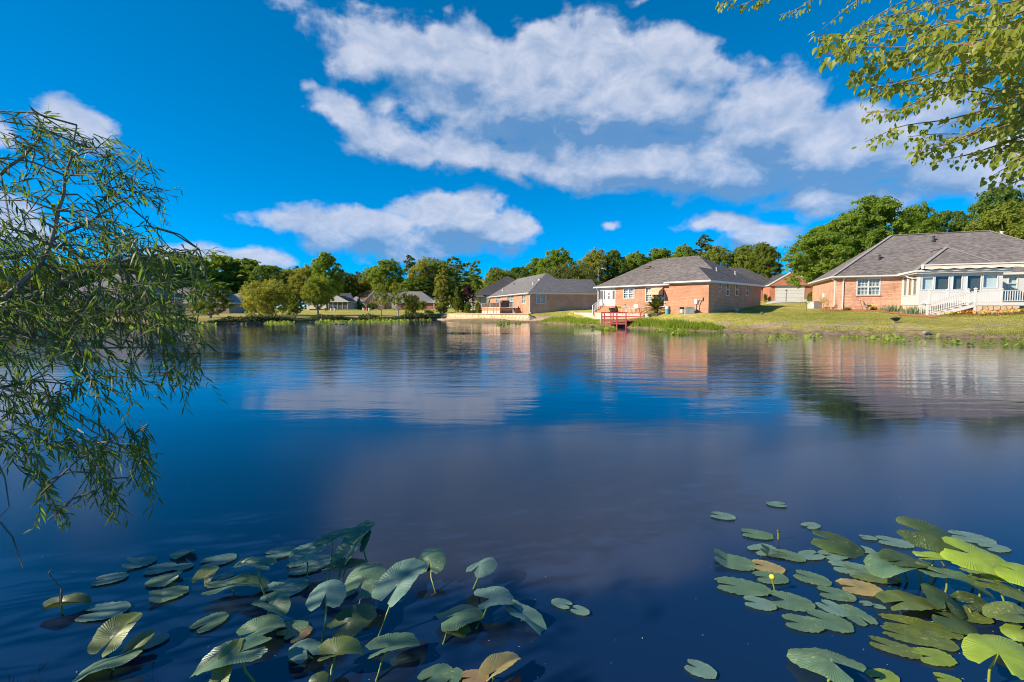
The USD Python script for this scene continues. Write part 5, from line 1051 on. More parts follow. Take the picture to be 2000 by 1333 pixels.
def clump(name, label, cat, a, b, r, n, h, mat, w=.04, lean=.6, flowers=None, group=None, F=FM):
    c = F.P(a, b, 0); p = np.stack([c[0] + rng.normal(0, r, n), c[1] + rng.normal(0, r, n)], 1); P = np.c_[p, ground(p[:, 0], p[:, 1])]
    t = Thing(name, label, cat, [c[0], c[1], ground(c[0], c[1])], group)
    t.part('leaves', blades(P, rng.uniform(.6, 1.1, n) * h, w * rng.uniform(.7, 1.3, n), lean, rng), mat)
    if flowers:
        k, col = flowers; q = P[rng.integers(0, n, k)] + np.c_[rng.normal(0, .06, (k, 2)), rng.uniform(.8, 1.25, k) * h]
        nn_ = rng.normal(size=(k, 3)) + [0, -.5, .6]
        for i_ in range(k): t.part('flower', leaf_cards(np.repeat(q[i_:i_ + 1], 3, 0) + rng.normal(0, .012, (3, 3)), nn_[i_] + rng.normal(0, .5, (3, 3)), .12, rng, .8), col)
ORANGE = leafy('orange_petals', (.70, .22, .02), (.85, .42, .04), trans=.3); YELLOWP = leafy('yellow_petals', (.75, .50, .03), (.85, .65, .08), trans=.3)
clump('iris_clump', 'grey green iris clump in the mulch below the oblique tan window', 'plant', 4.3, -2.6, .33, 110, .75, IRIS, .05, .45)
clump('iris_clump', 'grey green iris clump beside the newel post of the stairs', 'plant', 5.0, -5.3, .36, 130, .75, IRIS, .045, .55)
clump('low_plant', 'small bright green plant below the white double window', 'plant', 1.2, -.45, .2, 70, .42, DAYL, .05, .8)
clump('low_plant', 'small yellowish plant between the window and the irises', 'plant', 3.3, -.45, .18, 70, .45, DAYL, .04, .6, (14, YELLOWP))
for k, (a, b, lab) in enumerate([(6.6, -7.7, 'daylilies at the left end of the orange bed under the stairs'), (7.5, -7.9, 'daylilies under the middle of the white stairs'), (8.4, -8.4, 'daylilies at the left corner of the stone base'), (9.3, -8.5, 'daylilies before the middle of the stone base'), (10.2, -8.5, 'daylilies before the right half of the stone base'), (11.2, -8.2, 'tall orange daylilies at the right corner of the stone base'), (12.3, -7.9, 'orange daylilies before the far stairs at the right edge'), (7.9, -6.4, 'tall daylilies in the shade behind the stairs'), (12.0, -7.0, 'daylilies in the shade under the far stairs')]):
    clump('daylily', lab, 'flowers', a, b, .42, 80, .26, DAYL, .035, .8, (22, ORANGE if k % 2 else YELLOWP))

def small_tree(name, label, px, py, D, H, spread, n, mat, seed, stem=.02, size=.07):
    r = np.random.default_rng(seed); b = on_ground(X_at(px, D), D); t = Thing(name, label, 'tree', b); wood = MB(); tips = []
    wood.tube([b - [0, 0, .1], b + [.02, 0, H * .45], b + [0, 0, H * .8]], [stem, stem * .8, stem * .3], 6)
    for k in range(9):
        a = 2.4 * k; z = H * (.38 + .055 * k); e = b + [spread * math.cos(a) * r.uniform(.5, 1), spread * math.sin(a) * r.uniform(.5, 1), z + H * .18]
        wood.tube([b + [0, 0, z], (b + [0, 0, z] + e) / 2 + [0, 0, .03], e], [stem * .4, stem * .3, stem * .1], 4); tips.append(e)
    t.part('trunk', wood, BARK); tips = np.array(tips)
    P = tips[r.integers(0, len(tips), n)] * .8 + (b + [0, 0, H * .6]) * .2 + r.normal(0, spread * .28, (n, 3)); t.part('crown', leaf_cards(P, r.normal(size=(n, 3)) + [0, 0, .5], size * r.uniform(.7, 1.3, n), r), mat)
small_tree('sapling', 'spindly sapling on the lawn left of the outdoor air conditioner', 1573, 612, 44.5, 1.55, .55, 260, leafy('sapling_leaves', (.14, .16, .05), (.36, .30, .16), trans=.35), 41)
small_tree('small_tree', 'small leafy tree growing in front of the ribbed air conditioner', 1607, 600, 46.5, 1.35, .5, 420, LEAF['olive'], 42)
small_tree('small_tree', 'thin reddish shrub between the two white downspouts', 1631, 600, 46.0, .75, .16, 60, leafy('reddish_leaves', (.12, .06, .03), (.25, .14, .06), trans=.3), 43, .012)

# ------------------------------------------------------------------ stone wall and timber deck of the salmon house
BLOCKS = [plain('wall_block_cream', (.60, .48, .33), .9, .2, 4, bump=.6, bscale=12), plain('wall_block_buff', (.54, .41, .27), .9, .2, 4, bump=.6, bscale=12)]
rw = Thing('retaining_wall', 'long low wall of pale stone blocks before the salmon house', 'wall', on_ground(*WALL_LINE[2]))
def wall_run(line, z0, courses, hgt=.2, length=.45, thick=.4):
    g = sg.LineString(line); n = int(g.length / length)
    for c in range(courses):
        for m_ in range(2):
            mb = MB()
            for k in range(n):
                if (k * 7 + c * 3) % 2 != m_: continue
                s0 = (k + .5 * (c % 2)) * length; s1 = min(s0 + length, g.length)
                if s1 - s0 < .1: continue
                a, b = np.array(g.interpolate(s0).coords[0]), np.array(g.interpolate(s1).coords[0]); d = unit(b - a); nn = np.array([d[1], -d[0]])
                j = rng.uniform(-.02, .02); mb.obox([*(a + d * .006 + nn * (j)), z0 + c * hgt + .004], [*(d * (np.linalg.norm(b - a) - .012)), 0], [*(-nn * thick), 0], [0, 0, hgt - .008])
            rw.part('block_course', mb, BLOCKS[m_])
wall_run(WALL_LINE, .12, 5)
cpm = MB()
for a, b in zip(WALL_LINE[:-1], WALL_LINE[1:]): cpm.bar([*a, 1.16], [*b, 1.16], .46, .07)
rw.part('coping', cpm, BLOCKS[0])
e0 = np.array(WALL_LINE[-1]); ed = unit(np.array([1.0, .25]))
for k in range(4): rw.part('step_block', MB().obox([*(e0 + ed * (.02 + k * .5)), .05], [*(ed * .49), 0], [-.1, .4, 0], [0, 0, .86 - k * .22]), BLOCKS[k % 2])
TIMB = plain('deck_timber', (.36, .20, .12), .85, .25, 3); TIMBD = plain('deck_timber_grey', (.16, .11, .085), .85, .25, 3); ORB = plain('orange_board', (.50, .19, .08), .8, .2, 3)
dk = Thing('timber_deck', 'brown timber deck with slatted rail behind the stone wall', 'deck', FI.P(-2, 10, 1.2))
zd2, a0, b0_, b1_ = 2.12, -3.2, 5.2, 17.5
for k in range(int((b1_ - b0_) / .3)): dk.part('deck_board', MB().obox(FI.P(a0, b0_ + k * .3, zd2 - .05), FI.V() * .285, FI.U() * (-a0 + .3), Zv * .05), TIMB)
dk.part('rim_board', MB().obox(FI.P(a0 - .03, b0_, zd2 - .42), FI.V() * (b1_ - b0_), FI.U() * .05, Zv * .37), ORB); dk.part('rim_board', MB().obox(FI.P(a0 + .03, b0_ - .03, zd2 - .42), FI.U() * 2.2, FI.V() * .05, Zv * .37), ORB)
for k in range(3): dk.part('skirt_panel', MB().obox(FI.P(a0 + .03, b0_ + .15 + k * 4.1, 1.1), FI.V() * 3.8, FI.U() * .03, Zv * .58), plain('skirt_white', (.58, .52, .45), .8, .3, 1.5))
dk.part('skirt_panel', MB().obox(FI.P(a0 + .1, b0_ + .03, 1.1), FI.U() * 2.1, FI.V() * .03, Zv * .58), TIMBD)
for k in range(7):
    b_ = b0_ + .05 + k * (b1_ - b0_ - .1) / 6; dk.part('post', MB().obox(FI.P(a0 - .06, b_ - .06, 1.1), FI.U() * .12, FI.V() * .12, Zv * (zd2 + .95 - 1.1)), TIMB if k % 3 else CREAM)
dk.part('post', MB().obox(FI.P(a0 + 2.1, b0_ - .05, 1.1), FI.U() * .12, FI.V() * .12, Zv * (zd2 + .95 - 1.1)), CREAM)
dk.part('rail', MB().obox(FI.P(a0 - .08, b0_, zd2 + .9), FI.V() * (b1_ - b0_), FI.U() * .14, Zv * .05), TIMB); dk.part('rail', MB().obox(FI.P(a0 - .03, b0_, zd2 + .08), FI.V() * (b1_ - b0_), FI.U() * .06, Zv * .07), CREAM); dk.part('rail', MB().obox(FI.P(a0, b0_ - .06, zd2 + .9), FI.U() * 2.2, FI.V() * .14, Zv * .05), TIMBD)
for k in range(80): dk.part('baluster', MB().obox(FI.P(a0 - .02, b0_ + .1 + k * .152, zd2 + .15), FI.V() * .07, FI.U() * .035, Zv * .75), TIMBD)
for k in range(14): dk.part('baluster', MB().obox(FI.P(a0 + .1 + k * .152, b0_ - .02, zd2 + .02), FI.U() * .07, FI.V() * .035, Zv * .88), TIMBD)
for k in range(5): dk.part('step', MB().obox(FI.P(-.95, b0_ - .32 - k * .3, 1.0), FI.U() * 1.1, FI.V() * .3, Zv * (.92 - k * .19)), plain('brown_step', (.28, .15, .09), .85, .25, 5))
hr = MB()
for a_ in (-.95, .12): hr.tube([FI.P(a_, b0_ - 1.75, 1.1), FI.P(a_, b0_ - 1.75, 1.95), FI.P(a_, b0_ - .2, 2.95)], .035, 5)
dk.part('handrail', hr, TIMB)
gr = Thing('grill', 'dark covered barbecue grill on the timber deck', 'grill', FI.P(-1.9, 6.2, zd2))
gp = FI.P(-2.0, 6.2, zd2); gm = MB()
gm.box(gp + [0, 0, .45], (1.3, .6, .7), FI.th); gr.part('cart', gm, BLACKMETAL)
hm_ = MB(); hm_.tube([FI.P(-2.75, 6.2, zd2 + .9), FI.P(-2.6, 6.2, zd2 + .95), FI.P(-1.4, 6.2, zd2 + .95), FI.P(-1.25, 6.2, zd2 + .9)], [.2, .36, .36, .2], 10); gr.part('hood', hm_, plain('dark_cover', (.05, .035, .035), .6))
# ------------------------------------------------------------------ red dock, patio and its furniture
RED = plain('red_paint', (.46, .055, .045), .6, .25, 3); REDW = plain('worn_red', (.34, .10, .075), .8, .3, 4)
O2 = np.array([X_at(1175, 49.0), 49.0]); FD = Frame(O2[0], O2[1], -.30)
rd = Thing('red_dock', 'small red painted dock with railings over the reeds', 'dock', FD.P(1.2, 1, 0))
zk = .68; W1, W2 = 2.45, 3.7
for k in range(10): rd.part('plank', MB().obox(FD.P(-.05, .02 + k * .26, zk - .04), FD.U() * (W2 + .1), FD.V() * .25, Zv * .04), REDW)
rd.part('fascia_board', MB().obox(FD.P(-.06, -.05, zk - .16), FD.U() * (W1 + .12), FD.V() * .05, Zv * .1), RED); rd.part('fascia_board', MB().obox(FD.P(-.06, -.04, zk - .36), FD.U() * (W1 + .12), FD.V() * .05, Zv * .13), REDW)
for a, b, z in [(0, 0, 1), (.92, 0, 1), (1.5, 0, 1), (W1 - .05, 0, 1), (0, 2.4, 1), (W2, 2.4, 1), (W2, .3, 0), (1.0, 1.5, 1)]:
    rd.part('post', MB().obox(FD.P(a - .06, b - .06, -.7), FD.U() * .12, FD.V() * .12, Zv * (.7 + zk + (.82 if z else -.05))), RED)
def drail(p, q):
    for z, h_ in ((zk + .78, .07), (zk + .38, .12), (zk + .12, .08)): rd.part('rail', MB().bar(FD.P(*p, z), FD.P(*q, z), .05, h_), RED)
drail((.06, 0), (.86, 0)); drail((1.56, 0), (W1 - .11, 0)); drail((0, .06), (0, 2.34)); drail((W1 - .05, .06), (W1 - .05, 1.6)); drail((1.0, 1.56), (1.0, 2.3)); drail((.06, 2.4), (W2 - .06, 2.4))
rd.part('rail_cap', MB().obox(FD.P(-.1, -.08, zk + .82), FD.U() * 1.1, FD.V() * .16, Zv * .04).obox(FD.P(1.42, -.08, zk + .82), FD.U() * 1.1, FD.V() * .16, Zv * .04), RED)
patio = [(X_at(px, D), D) for px, D in [(1121, 63), (1168, 55.5), (1225, 52.0), (1264, 50.0), (1291, 49.2), (1300, 50.6), (1304, 53.0), (1250, 58), (1200, 60.2), (1174, 60.4), (1168, 62), (1135, 66)]]
zpt = 1.44
pt = MB().prism(patio, .3, zpt); lone('patio', pt, CONCRETE, 'raised pale concrete patio behind the red dock', 'patio', kind='structure')
pb = Thing('block_edge', 'dark concrete block edge at the right end of the patio', 'wall', [*patio[3], .9])
for k in range(4):
    a, b = np.array(patio[3]) + (np.array(patio[4]) - patio[3]) * k / 4, np.array(patio[3]) + (np.array(patio[4]) - patio[3]) * (k + .96) / 4
    pb.part('block', MB().bar([*(a + [.0, -.12]), 1.27], [*(b + [.0, -.12]), 1.27], .2, .24), plain('dark_block', (.13, .12, .11), .9, .3, 5))
def chair(label, px, D, mat, rot, H=.92, frame=None):
    b = np.array([X_at(px, D), D, zpt]); F = Frame(b[0], b[1], rot); t = Thing('garden_chair', label, 'chair', b); fm = frame or mat; w, d = .27, .26
    t.part('seat', MB().obox(F.P(-w, -d, zpt + .42), F.U() * 2 * w, F.V() * 2 * d, Zv * .04), mat)
    for k in range(4): t.part('back_slat', MB().bar(F.P(-w + .07 + k * .135, d, zpt + .46), F.P(-w + .07 + k * .135, d + .14, zpt + H), .10, .02, F.V()), mat)
    t.part('back_rail', MB().bar(F.P(-w, d + .14, zpt + H), F.P(w, d + .14, zpt + H), .04, .06), fm)
    for sx in (-1, 1):
        for sy in (-1, 1): t.part('leg', MB().bar(F.P(sx * w, sy * d, zpt), F.P(sx * w * .95, sy * d, zpt + .43), .04, .04), fm)
        t.part('armrest', MB().bar(F.P(sx * w, -d, zpt + .64), F.P(sx * w, d + .06, zpt + .66), .05, .03).bar(F.P(sx * w, -d, zpt + .42), F.P(sx * w, -d, zpt + .63), .04, .04), fm)
chair('small yellow chair on the patio nearest the brick steps', 1214, 52.4, plain('yellow_plastic', (.62, .45, .10), .5), .6, .72)
chair('white slatted chair second from the brick steps', 1227, 51.8, WHITE, 1.0); chair('beige slatted chair between the white one and the grey one', 1237, 51.6, CREAM, -.9); chair('grey high backed chair beside the palm', 1257, 51.2, plain('grey_plastic', (.33, .31, .30), .6), 1.3, 1.12)
tb = Thing('patio_table', 'low dark table between the patio chairs', 'table', [X_at(1245, 51), 51, zpt]); c_ = np.array([X_at(1245, 51), 51, zpt])
tb.part('tabletop', MB().tube([c_ + [0, 0, .45], c_ + [0, 0, .49]], .34, 12), TIMBD); [tb.part('leg', MB().bar(c_ + [x, y, 0], c_ + [x * .8, y * .8, .45], .04, .04), TIMBD) for x in (-.22, .22) for y in (-.2, .2)]
gb = Thing('plant_pots', 'dark stack of plant pots at the foot of the brick porch steps', 'pots', [X_at(1194, 55.5), 55.5, 1.44]); gb.part('pot', MB().tube([[X_at(1194, 55.4), 55.4, 1.44], [X_at(1194, 55.4), 55.4, 2.0]], [.22, .34], 10), BLACKMETAL); gb.part('pot', MB().tube([[X_at(1198, 55.3), 55.3, 1.44], [X_at(1198, 55.3), 55.3, 1.85]], [.18, .26], 10), BLACKMETAL)
# sago palm
PALM = leafy('palm_leaflets', (.10, .115, .022), (.32, .31, .085), trans=.2)
pc = np.array([X_at(1281, 49.8), 49.8, zpt]); sg_ = Thing('palm', 'bushy sago palm with arching fronds at the end of the patio', 'palm', pc)
sg_.part('trunk', MB().tube([pc - [0, 0, .1], pc + [0, 0, .45]], [.17, .2], 9), BARK)
r5 = np.random.default_rng(55)
for k in range(84):
    a = 2.4 * k; e = r5.uniform(-.1, 1.45); Lf = r5.uniform(1.35, 1.8); d = np.array([math.cos(a), math.sin(a), 0]); pts = []
    for t in np.linspace(0, 1, 7): pts.append(pc + [0, 0, .42] + d * (Lf * t * math.cos(e) + .06) + np.array([0, 0, 1]) * (Lf * t * math.sin(e) - .42 * Lf * t * t * math.cos(e) ** .5))
    pts = np.array(pts); mb = MB().tube(pts, np.linspace(.012, .004, 7), 3, False); side = np.array([-d[1], d[0], 0])
    for t in np.linspace(.12, 1, 22):
        c = np.array([np.interp(t, np.linspace(0, 1, 7), pts[:, i]) for i in range(3)]); ll = .28 * (1 - .6 * abs(t - .45)); fw_ = unit(pts[-1] - pts[0])
        for s_ in (-1, 1): q_ = c + side * s_ * ll + fw_ * ll * .55 - np.array([0, 0, .03]); mb.add(np.array([c - fw_ * .028, c + fw_ * .028, q_]), [[0, 1, 2]])
    sg_.part('frond', mb, PALM)
# bin, meter, air conditioners
def at_ground(px, D): return on_ground(X_at(px, D), D)
TEAL = plain('teal_plastic', (.06, .34, .36), .5, .1, 4)
b = at_ground(1302.5, 48.0); bn = Thing('bucket', 'teal bin holding a pale pot beside the palm', 'bin', b); bn.part('tub', MB().tube([b, b + [0, 0, .5]], [.19, .24], 12), TEAL); bn.part('rim', MB().tube([b + [0, 0, .47], b + [0, 0, .53]], .26, 12), TEAL); bn.part('pot', MB().tube([b + [0, 0, .5], b + [0, 0, .78], b + [0, 0, .82]], [.17, .22, .23], 10), CREAM); bn.part('twig', MB().tube([b + [-.1, 0, .5], b + [-.75, -.1, .42], b + [-.9, -.1, .2]], .04, 5), plain('terracotta', (.45, .18, .08), .8))
b = at_ground(1331, 46.2); pm2 = Thing('pump', 'small white and grey garden pump left of the grey air conditioner', 'pump', b); pm2.part('tank', MB().tube([b + [0, 0, .08], b + [0, 0, .16], b + [0, 0, .42], b + [0, 0, .5]], [.08, .17, .17, .08], 10), WHITE); pm2.part('motor', MB().tube([b + [-.18, 0, .58], b + [.2, 0, .58]], .11, 9), BLACKMETAL); [pm2.part('foot', MB().bar(b + [x, 0, 0], b + [x * .5, 0, .2], .04, .04), BLACKMETAL) for x in (-.2, .2)]
def air_con(label, px, D, w, h, d, th, mat, ribs):
    b = at_ground(px, D); F = Frame(b[0], b[1], th); t = Thing('air_conditioner', label, 'air conditioner', b); z = b[2]
    t.part('cabinet', MB().obox(F.P(-w / 2, 0, z + .04), F.U() * w, F.V() * d, Zv * (h - .08)), mat); t.part('lid', MB().obox(F.P(-w / 2 - .02, -.02, z + h - .04), F.U() * (w + .04), F.V() * (d + .04), Zv * .06), mat); t.part('base', MB().obox(F.P(-w / 2 - .06, -.06, z - .1), F.U() * (w + .12), F.V() * (d + .12), Zv * .14), CONCRETE)
    g = MB()
    for k in range(ribs): g.obox(F.P(-w / 2 + .03 + k * (w - .06) / ribs, -.018, z + .1), F.U() * ((w - .06) / ribs * .55), F.V() * .02, Zv * (h - .2))
    t.part('grille', g, GREYMETAL); t.part('fan_guard', MB().tube([F.P(0, d / 2, z + h + .02), F.P(0, d / 2, z + h + .06)], min(w, d) * .4, 14), BLACKMETAL)
air_con('green grey air conditioner on the lawn at the brown house corner', 1347, 45.2, .82, .62, .7, -.25, plain('ac_green_grey', (.20, .25, .24), .5), 10)
air_con('pale ribbed air conditioner beside the sunroom house left wall', 1596, 50.0, .95, .72, .9, .1, plain('ac_pale', (.45, .45, .43), .5), 9)
ub = Thing('meter_box', 'electric meter boxes and pipes on the lit brick wall', 'meter', fj2.at(fj2.sz(1362, 600)[0], 1.6)); s_ = fj2.sz(1360, 600)[0]
ub.part('box', MB().obox(fj2.at(s_ - .14, 2.35, .01), fj2.D() * .28, fj2.O() * .14, Zv * .4), WHITE); ub.part('box', MB().obox(fj2.at(s_ + .42, 2.65, .01), fj2.D() * .24, fj2.O() * .12, Zv * .3), TIMB); ub.part('conduit', MB().tube([fj2.at(s_, 2.4, .06), fj2.at(s_, 1.6, .06)], .03, 6).tube([fj2.at(s_ + .5, 2.7, .06), fj2.at(s_ + .3, 2.2, .06), fj2.at(s_ + .3, 1.6, .06)], .03, 6).tube([fj2.at(s_ + .14, 2.6, .06), fj2.at(s_ + .42, 2.75, .06)], .03, 6), GREYMETAL)
mw = Thing('wall_box', 'small white box on the left brick wall of the sunroom house', 'box', mL.at(dep - 3.2, 3.3)); mw.part('box', MB().obox(mL.at(mL.sz(1610, 574)[0] - .18, 3.1, .01), mL.D() * .36, mL.O() * .16, Zv * .5), WHITE); mw.part('conduit', MB().tube([mL.at(mL.sz(1610, 574)[0], 3.1, .07), mL.at(mL.sz(1610, 574)[0], 1.9, .07)], .03, 6), WHITE)
# lamp post, bird feeder pole, street lamp
b = at_ground(1533.5, 73); lp = Thing('lamp_post', 'slim black lamp post before the white garage door', 'lamp post', b); lp.part('pole', MB().tube([b - [0, 0, .2], b + [0, 0, .3], b + [0, 0, 1.35]], [.07, .05, .045], 8), BLACKMETAL); lp.part('lantern', MB().tube([b + [0, 0, 1.33], b + [0, 0, 1.42], b + [0, 0, 1.68]], [.05, .10, .14], 8), plain('lamp_glass', (.35, .33, .28), .3)); lp.part('cap', MB().tube([b + [0, 0, 1.68], b + [0, 0, 1.72], b + [0, 0, 1.86]], [.18, .16, .02], 8), BLACKMETAL)
b = drop(1686, 606.5); top = b + np.array([-.45, -.1, .98]); sp_ = Thing('garden_stake', 'leaning dark stake with a small lantern head by the goose', 'stake', b); sp_.part('rod', MB().tube([b - [0, 0, .1], b * .5 + top * .5, top], .018, 5), BLACKMETAL); sp_.part('head', MB().tube([top - [0, 0, .06], top + [0, 0, .02], top + [0, 0, .1]], [.04, .09, .07], 8), GREYMETAL)
p = at_y(1179, 525, 118); sl = Thing('street_lamp', 'street lamp head poking from the crape myrtle', 'street lamp', on_ground(p[0], p[1])); sl.part('pole', MB().tube([on_ground(p[0] - 1.3, p[1]), [p[0] - 1.3, p[1], p[2] - .2], p + np.array([-.5, 0, -.02])], [.1, .07, .05], 7), GREYMETAL); sl.part('lamp_head', MB().tube([p + np.array([-.6, 0, 0]), p + np.array([-.3, 0, .05]), p + np.array([.4, 0, .02])], [.08, .16, .05], 7), WHITE)
b = drop(1438, 608); st = lone('stone', MB().blob(b + [0, 0, .1], (.24, .18, .16), 2), plain('pale_stone', (.55, .45, .38), .9), 'pale rounded stone on the lawn by the shaded brick wall', 'stone', smooth=True)
b = drop(1724, 606.5); lone('stone', MB().blob(b + [0, 0, .08], (.2, .16, .15), 2), plain('dark_stone', (.12, .11, .12), .9), 'dark stone in the mulch right of the yellowish plant', 'stone', smooth=True)
for k, (px, py) in enumerate(((648, 607), (655, 607), (711, 607), (718, 606), (722, 607))):
    b = at_ground(px, 140 - k); t = Thing('flower_pot', ['white pot left by the screened porch', 'second white pot by the screened porch', 'pale garden pot right of the screened porch shrub', 'reddish garden pot before the pink gable', 'last pale pot before the pink gable'][k], 'pot', b); t.part('pot', MB().tube([b, b + [0, 0, .8]], [.25, .4], 8), WHITE if k != 3 else RED); t.part('plant', MB().blob(b + [0, 0, .95], (.4, .4, .35), 1), LEAF['hedge'])

# ------------------------------------------------------------------ birds
def painted(name, rough=.7): return MAT(name, {'a': ('attribute', {'attribute': 'tone'}), 'n': ('noise_texture', {'scale': 60.0, 'detail': 3.0}), 'm': ('map_range', {'from_min': .3, 'from_max': .7, 'to_min': .75, 'to_max': 1.2}), 'x': ('vector_math', {'math_type': 'scale'}), 'p': ('principled_bsdf', {'roughness': rough, 'specular_ior_level': .25})}, [('a.color', 'x.vector1'), ('n.fac', 'm.value'), ('m.result', 'x.scale'), ('x.vector', 'p.base_color')], 'p.BSDF')
FEATHER = painted('feathers')
def bird(name, label, cat, pos, head, L, pal, neck=1.0, swim=False, group=None, crouch=0.0):
    """one smooth body with neck, head and tail; pal: back, belly, neck, cheek, tail"""
    import manifold3d
    lift = -.10 if swim else .30 - crouch
    J_ = lambda x, z, r, y=0.0: (np.array([x, y, z + lift]) * L, r * L)
    chains = [[J_(-.30, .20, .07), J_(-.12, .18, .16), J_(.12, .17, .18), J_(.27, .22, .11)], [J_(-.30, .20, .07), J_(-.48, .20, .03)], [J_(.25, .22, .10), J_(.33, .22 + .16 * neck, .050), J_(.34, .22 + .34 * neck, .042)], [J_(.34, .22 + .34 * neck, .050), J_(.38, .24 + .37 * neck, .055), J_(.43, .23 + .36 * neck, .038)]]
    if not swim:
        for y in (-.07, .07): chains.append([J_(.0, .10, .05, y), J_(-.01, -.10, .022, y), J_(.01, -lift + .015, .014, y), J_(.08, -lift + .012, .012, y)])
    m = None
    for ch in chains:
        for (p0, r0), (p1, r1) in zip(ch[:-1], ch[1:]):
            s = [trimesh.creation.icosphere(1, r) for r in (r0, r1)]; h = trimesh.convex.convex_hull(np.vstack([s[0].vertices + p0, s[1].vertices + p1])); k = to_manifold(h); m = k if m is None else m + k
    m = m.refine_to_length(.035 * L / .9 + .008); v, f = mesh_vf(m); t = trimesh.Trimesh(v, f, process=False); trimesh.smoothing.filter_taubin(t, iterations=8); v = np.array(t.vertices); u = v / L; u[:, 2] -= lift
    back, belly, nk, cheek, tail = [np.array(c) for c in pal]
    c = np.where((u[:, 2] > .17 + .04 * np.sin(u[:, 0] * 40))[:, None], back, belly); c = np.where((u[:, 0] < -.36)[:, None], tail, c); isn = (u[:, 0] > .24) & (u[:, 2] > .30); c = np.where(isn[:, None], nk, c)
    ck = isn & (u[:, 2] > .20 + .33 * neck) & (u[:, 2] < .25 + .36 * neck) & (u[:, 0] < .41); c = np.where(ck[:, None], cheek, c); c = np.where((u[:, 2] < .0)[:, None] & (not swim), [.10, .08, .06], c)
    path = fresh('/World', name); X = UsdGeom.Xform.Define(stage, path); X.AddTranslateOp().Set(Gf.Vec3d(*map(float, pos))); X.AddRotateZOp().Set(float(head)); say(X.GetPrim(), label, cat, group)
    bm = usdkit.mesh(stage, path + '/body', (v, f), FEATHER, smooth=True); UsdGeom.PrimvarsAPI(bm).CreatePrimvar('tone', Sdf.ValueTypeNames.Color3fArray, 'vertex').Set(Vt.Vec3fArray.FromNumpy(c.astype(np.float32)))
    bk = MB().tube([(np.array([.43, 0, .225 + .36 * neck + lift])) * L, np.array([.52, 0, .20 + .36 * neck + lift]) * L], [.032 * L, .012 * L], 6); vv, ff = bk.vf(); usdkit.mesh(stage, path + '/beak', (vv, ff), plain('beak', (.30, .16, .06), .5))
    for s_ in (-1, 1):
        w = trimesh.creation.icosphere(2, 1.0); wv = np.array(w.vertices) * np.array([.27, .035, .10]) * L + np.array([-.10, s_ * .155, .215 + lift]) * L; wv[:, 2] -= np.clip(-(wv[:, 0] / L + .1), 0, 1) * .0; wp = fresh(path, 'wing'); wm_ = usdkit.mesh(stage, wp, (wv, w.faces), FEATHER, smooth=True)
        UsdGeom.PrimvarsAPI(wm_).CreatePrimvar('tone', Sdf.ValueTypeNames.Color3fArray, 'vertex').Set(Vt.Vec3fArray.FromNumpy(np.tile(back * .85, (len(wv), 1)).astype(np.float32)))
GOOSE = [(.20, .14, .09), (.50, .42, .32), (.02, .02, .02), (.75, .73, .70), (.03, .03, .03)]; MUSC = [(.018, .016, .018), (.03, .028, .03), (.02, .018, .02), (.40, .12, .08), (.02, .02, .02)]; MALL = [(.16, .12, .08), (.30, .24, .17), (.08, .07, .05), (.14, .11, .07), (.12, .10, .08)]
bird('goose', 'brown grey goose with black neck standing before the brick wall', 'goose', drop(1693, 607.5), 188, .95, GOOSE)
bird('duck', 'black hunched duck with a red face on the lawn edge', 'duck', drop(1749, 632), -8, .80, MUSC, .35, crouch=.1)
bird('duck', 'small dark duck beside the left white downspout', 'duck', drop(1613, 606.5), 160, .55, MALL, .7); bird('duck', 'small dark duck just left of the second downspout', 'duck', drop(1627, 607), 20, .5, MALL, .7)
bird('duck', 'brown duck sitting on the lawn below the shaded brick wall', 'duck', drop(1489, 616), 200, .55, MALL, .3, crouch=.12); bird('duck', 'pale brown duck at the muddy water edge of the right bank', 'duck', drop(1808, 656.5), 175, .62, [(.30, .25, .2), (.45, .4, .34), (.12, .1, .08), (.2, .17, .13), (.2, .17, .13)], .35, crouch=.16)
for px, lab, hd_ in ((655, 'left duck of the three swimming on the far water', 180), (663, 'middle duck of the three swimming on the far water', 170), (669, 'right duck of the three swimming on the far water', 185)): bird('duck', lab, 'duck', at_z(px, 634, 0), hd_, .6, MALL, .7, True)
bird('duck', 'lone duck swimming near the tip of the willow', 'duck', at_z(459, 639.5, 0), 10, .6, MALL, .7, True)

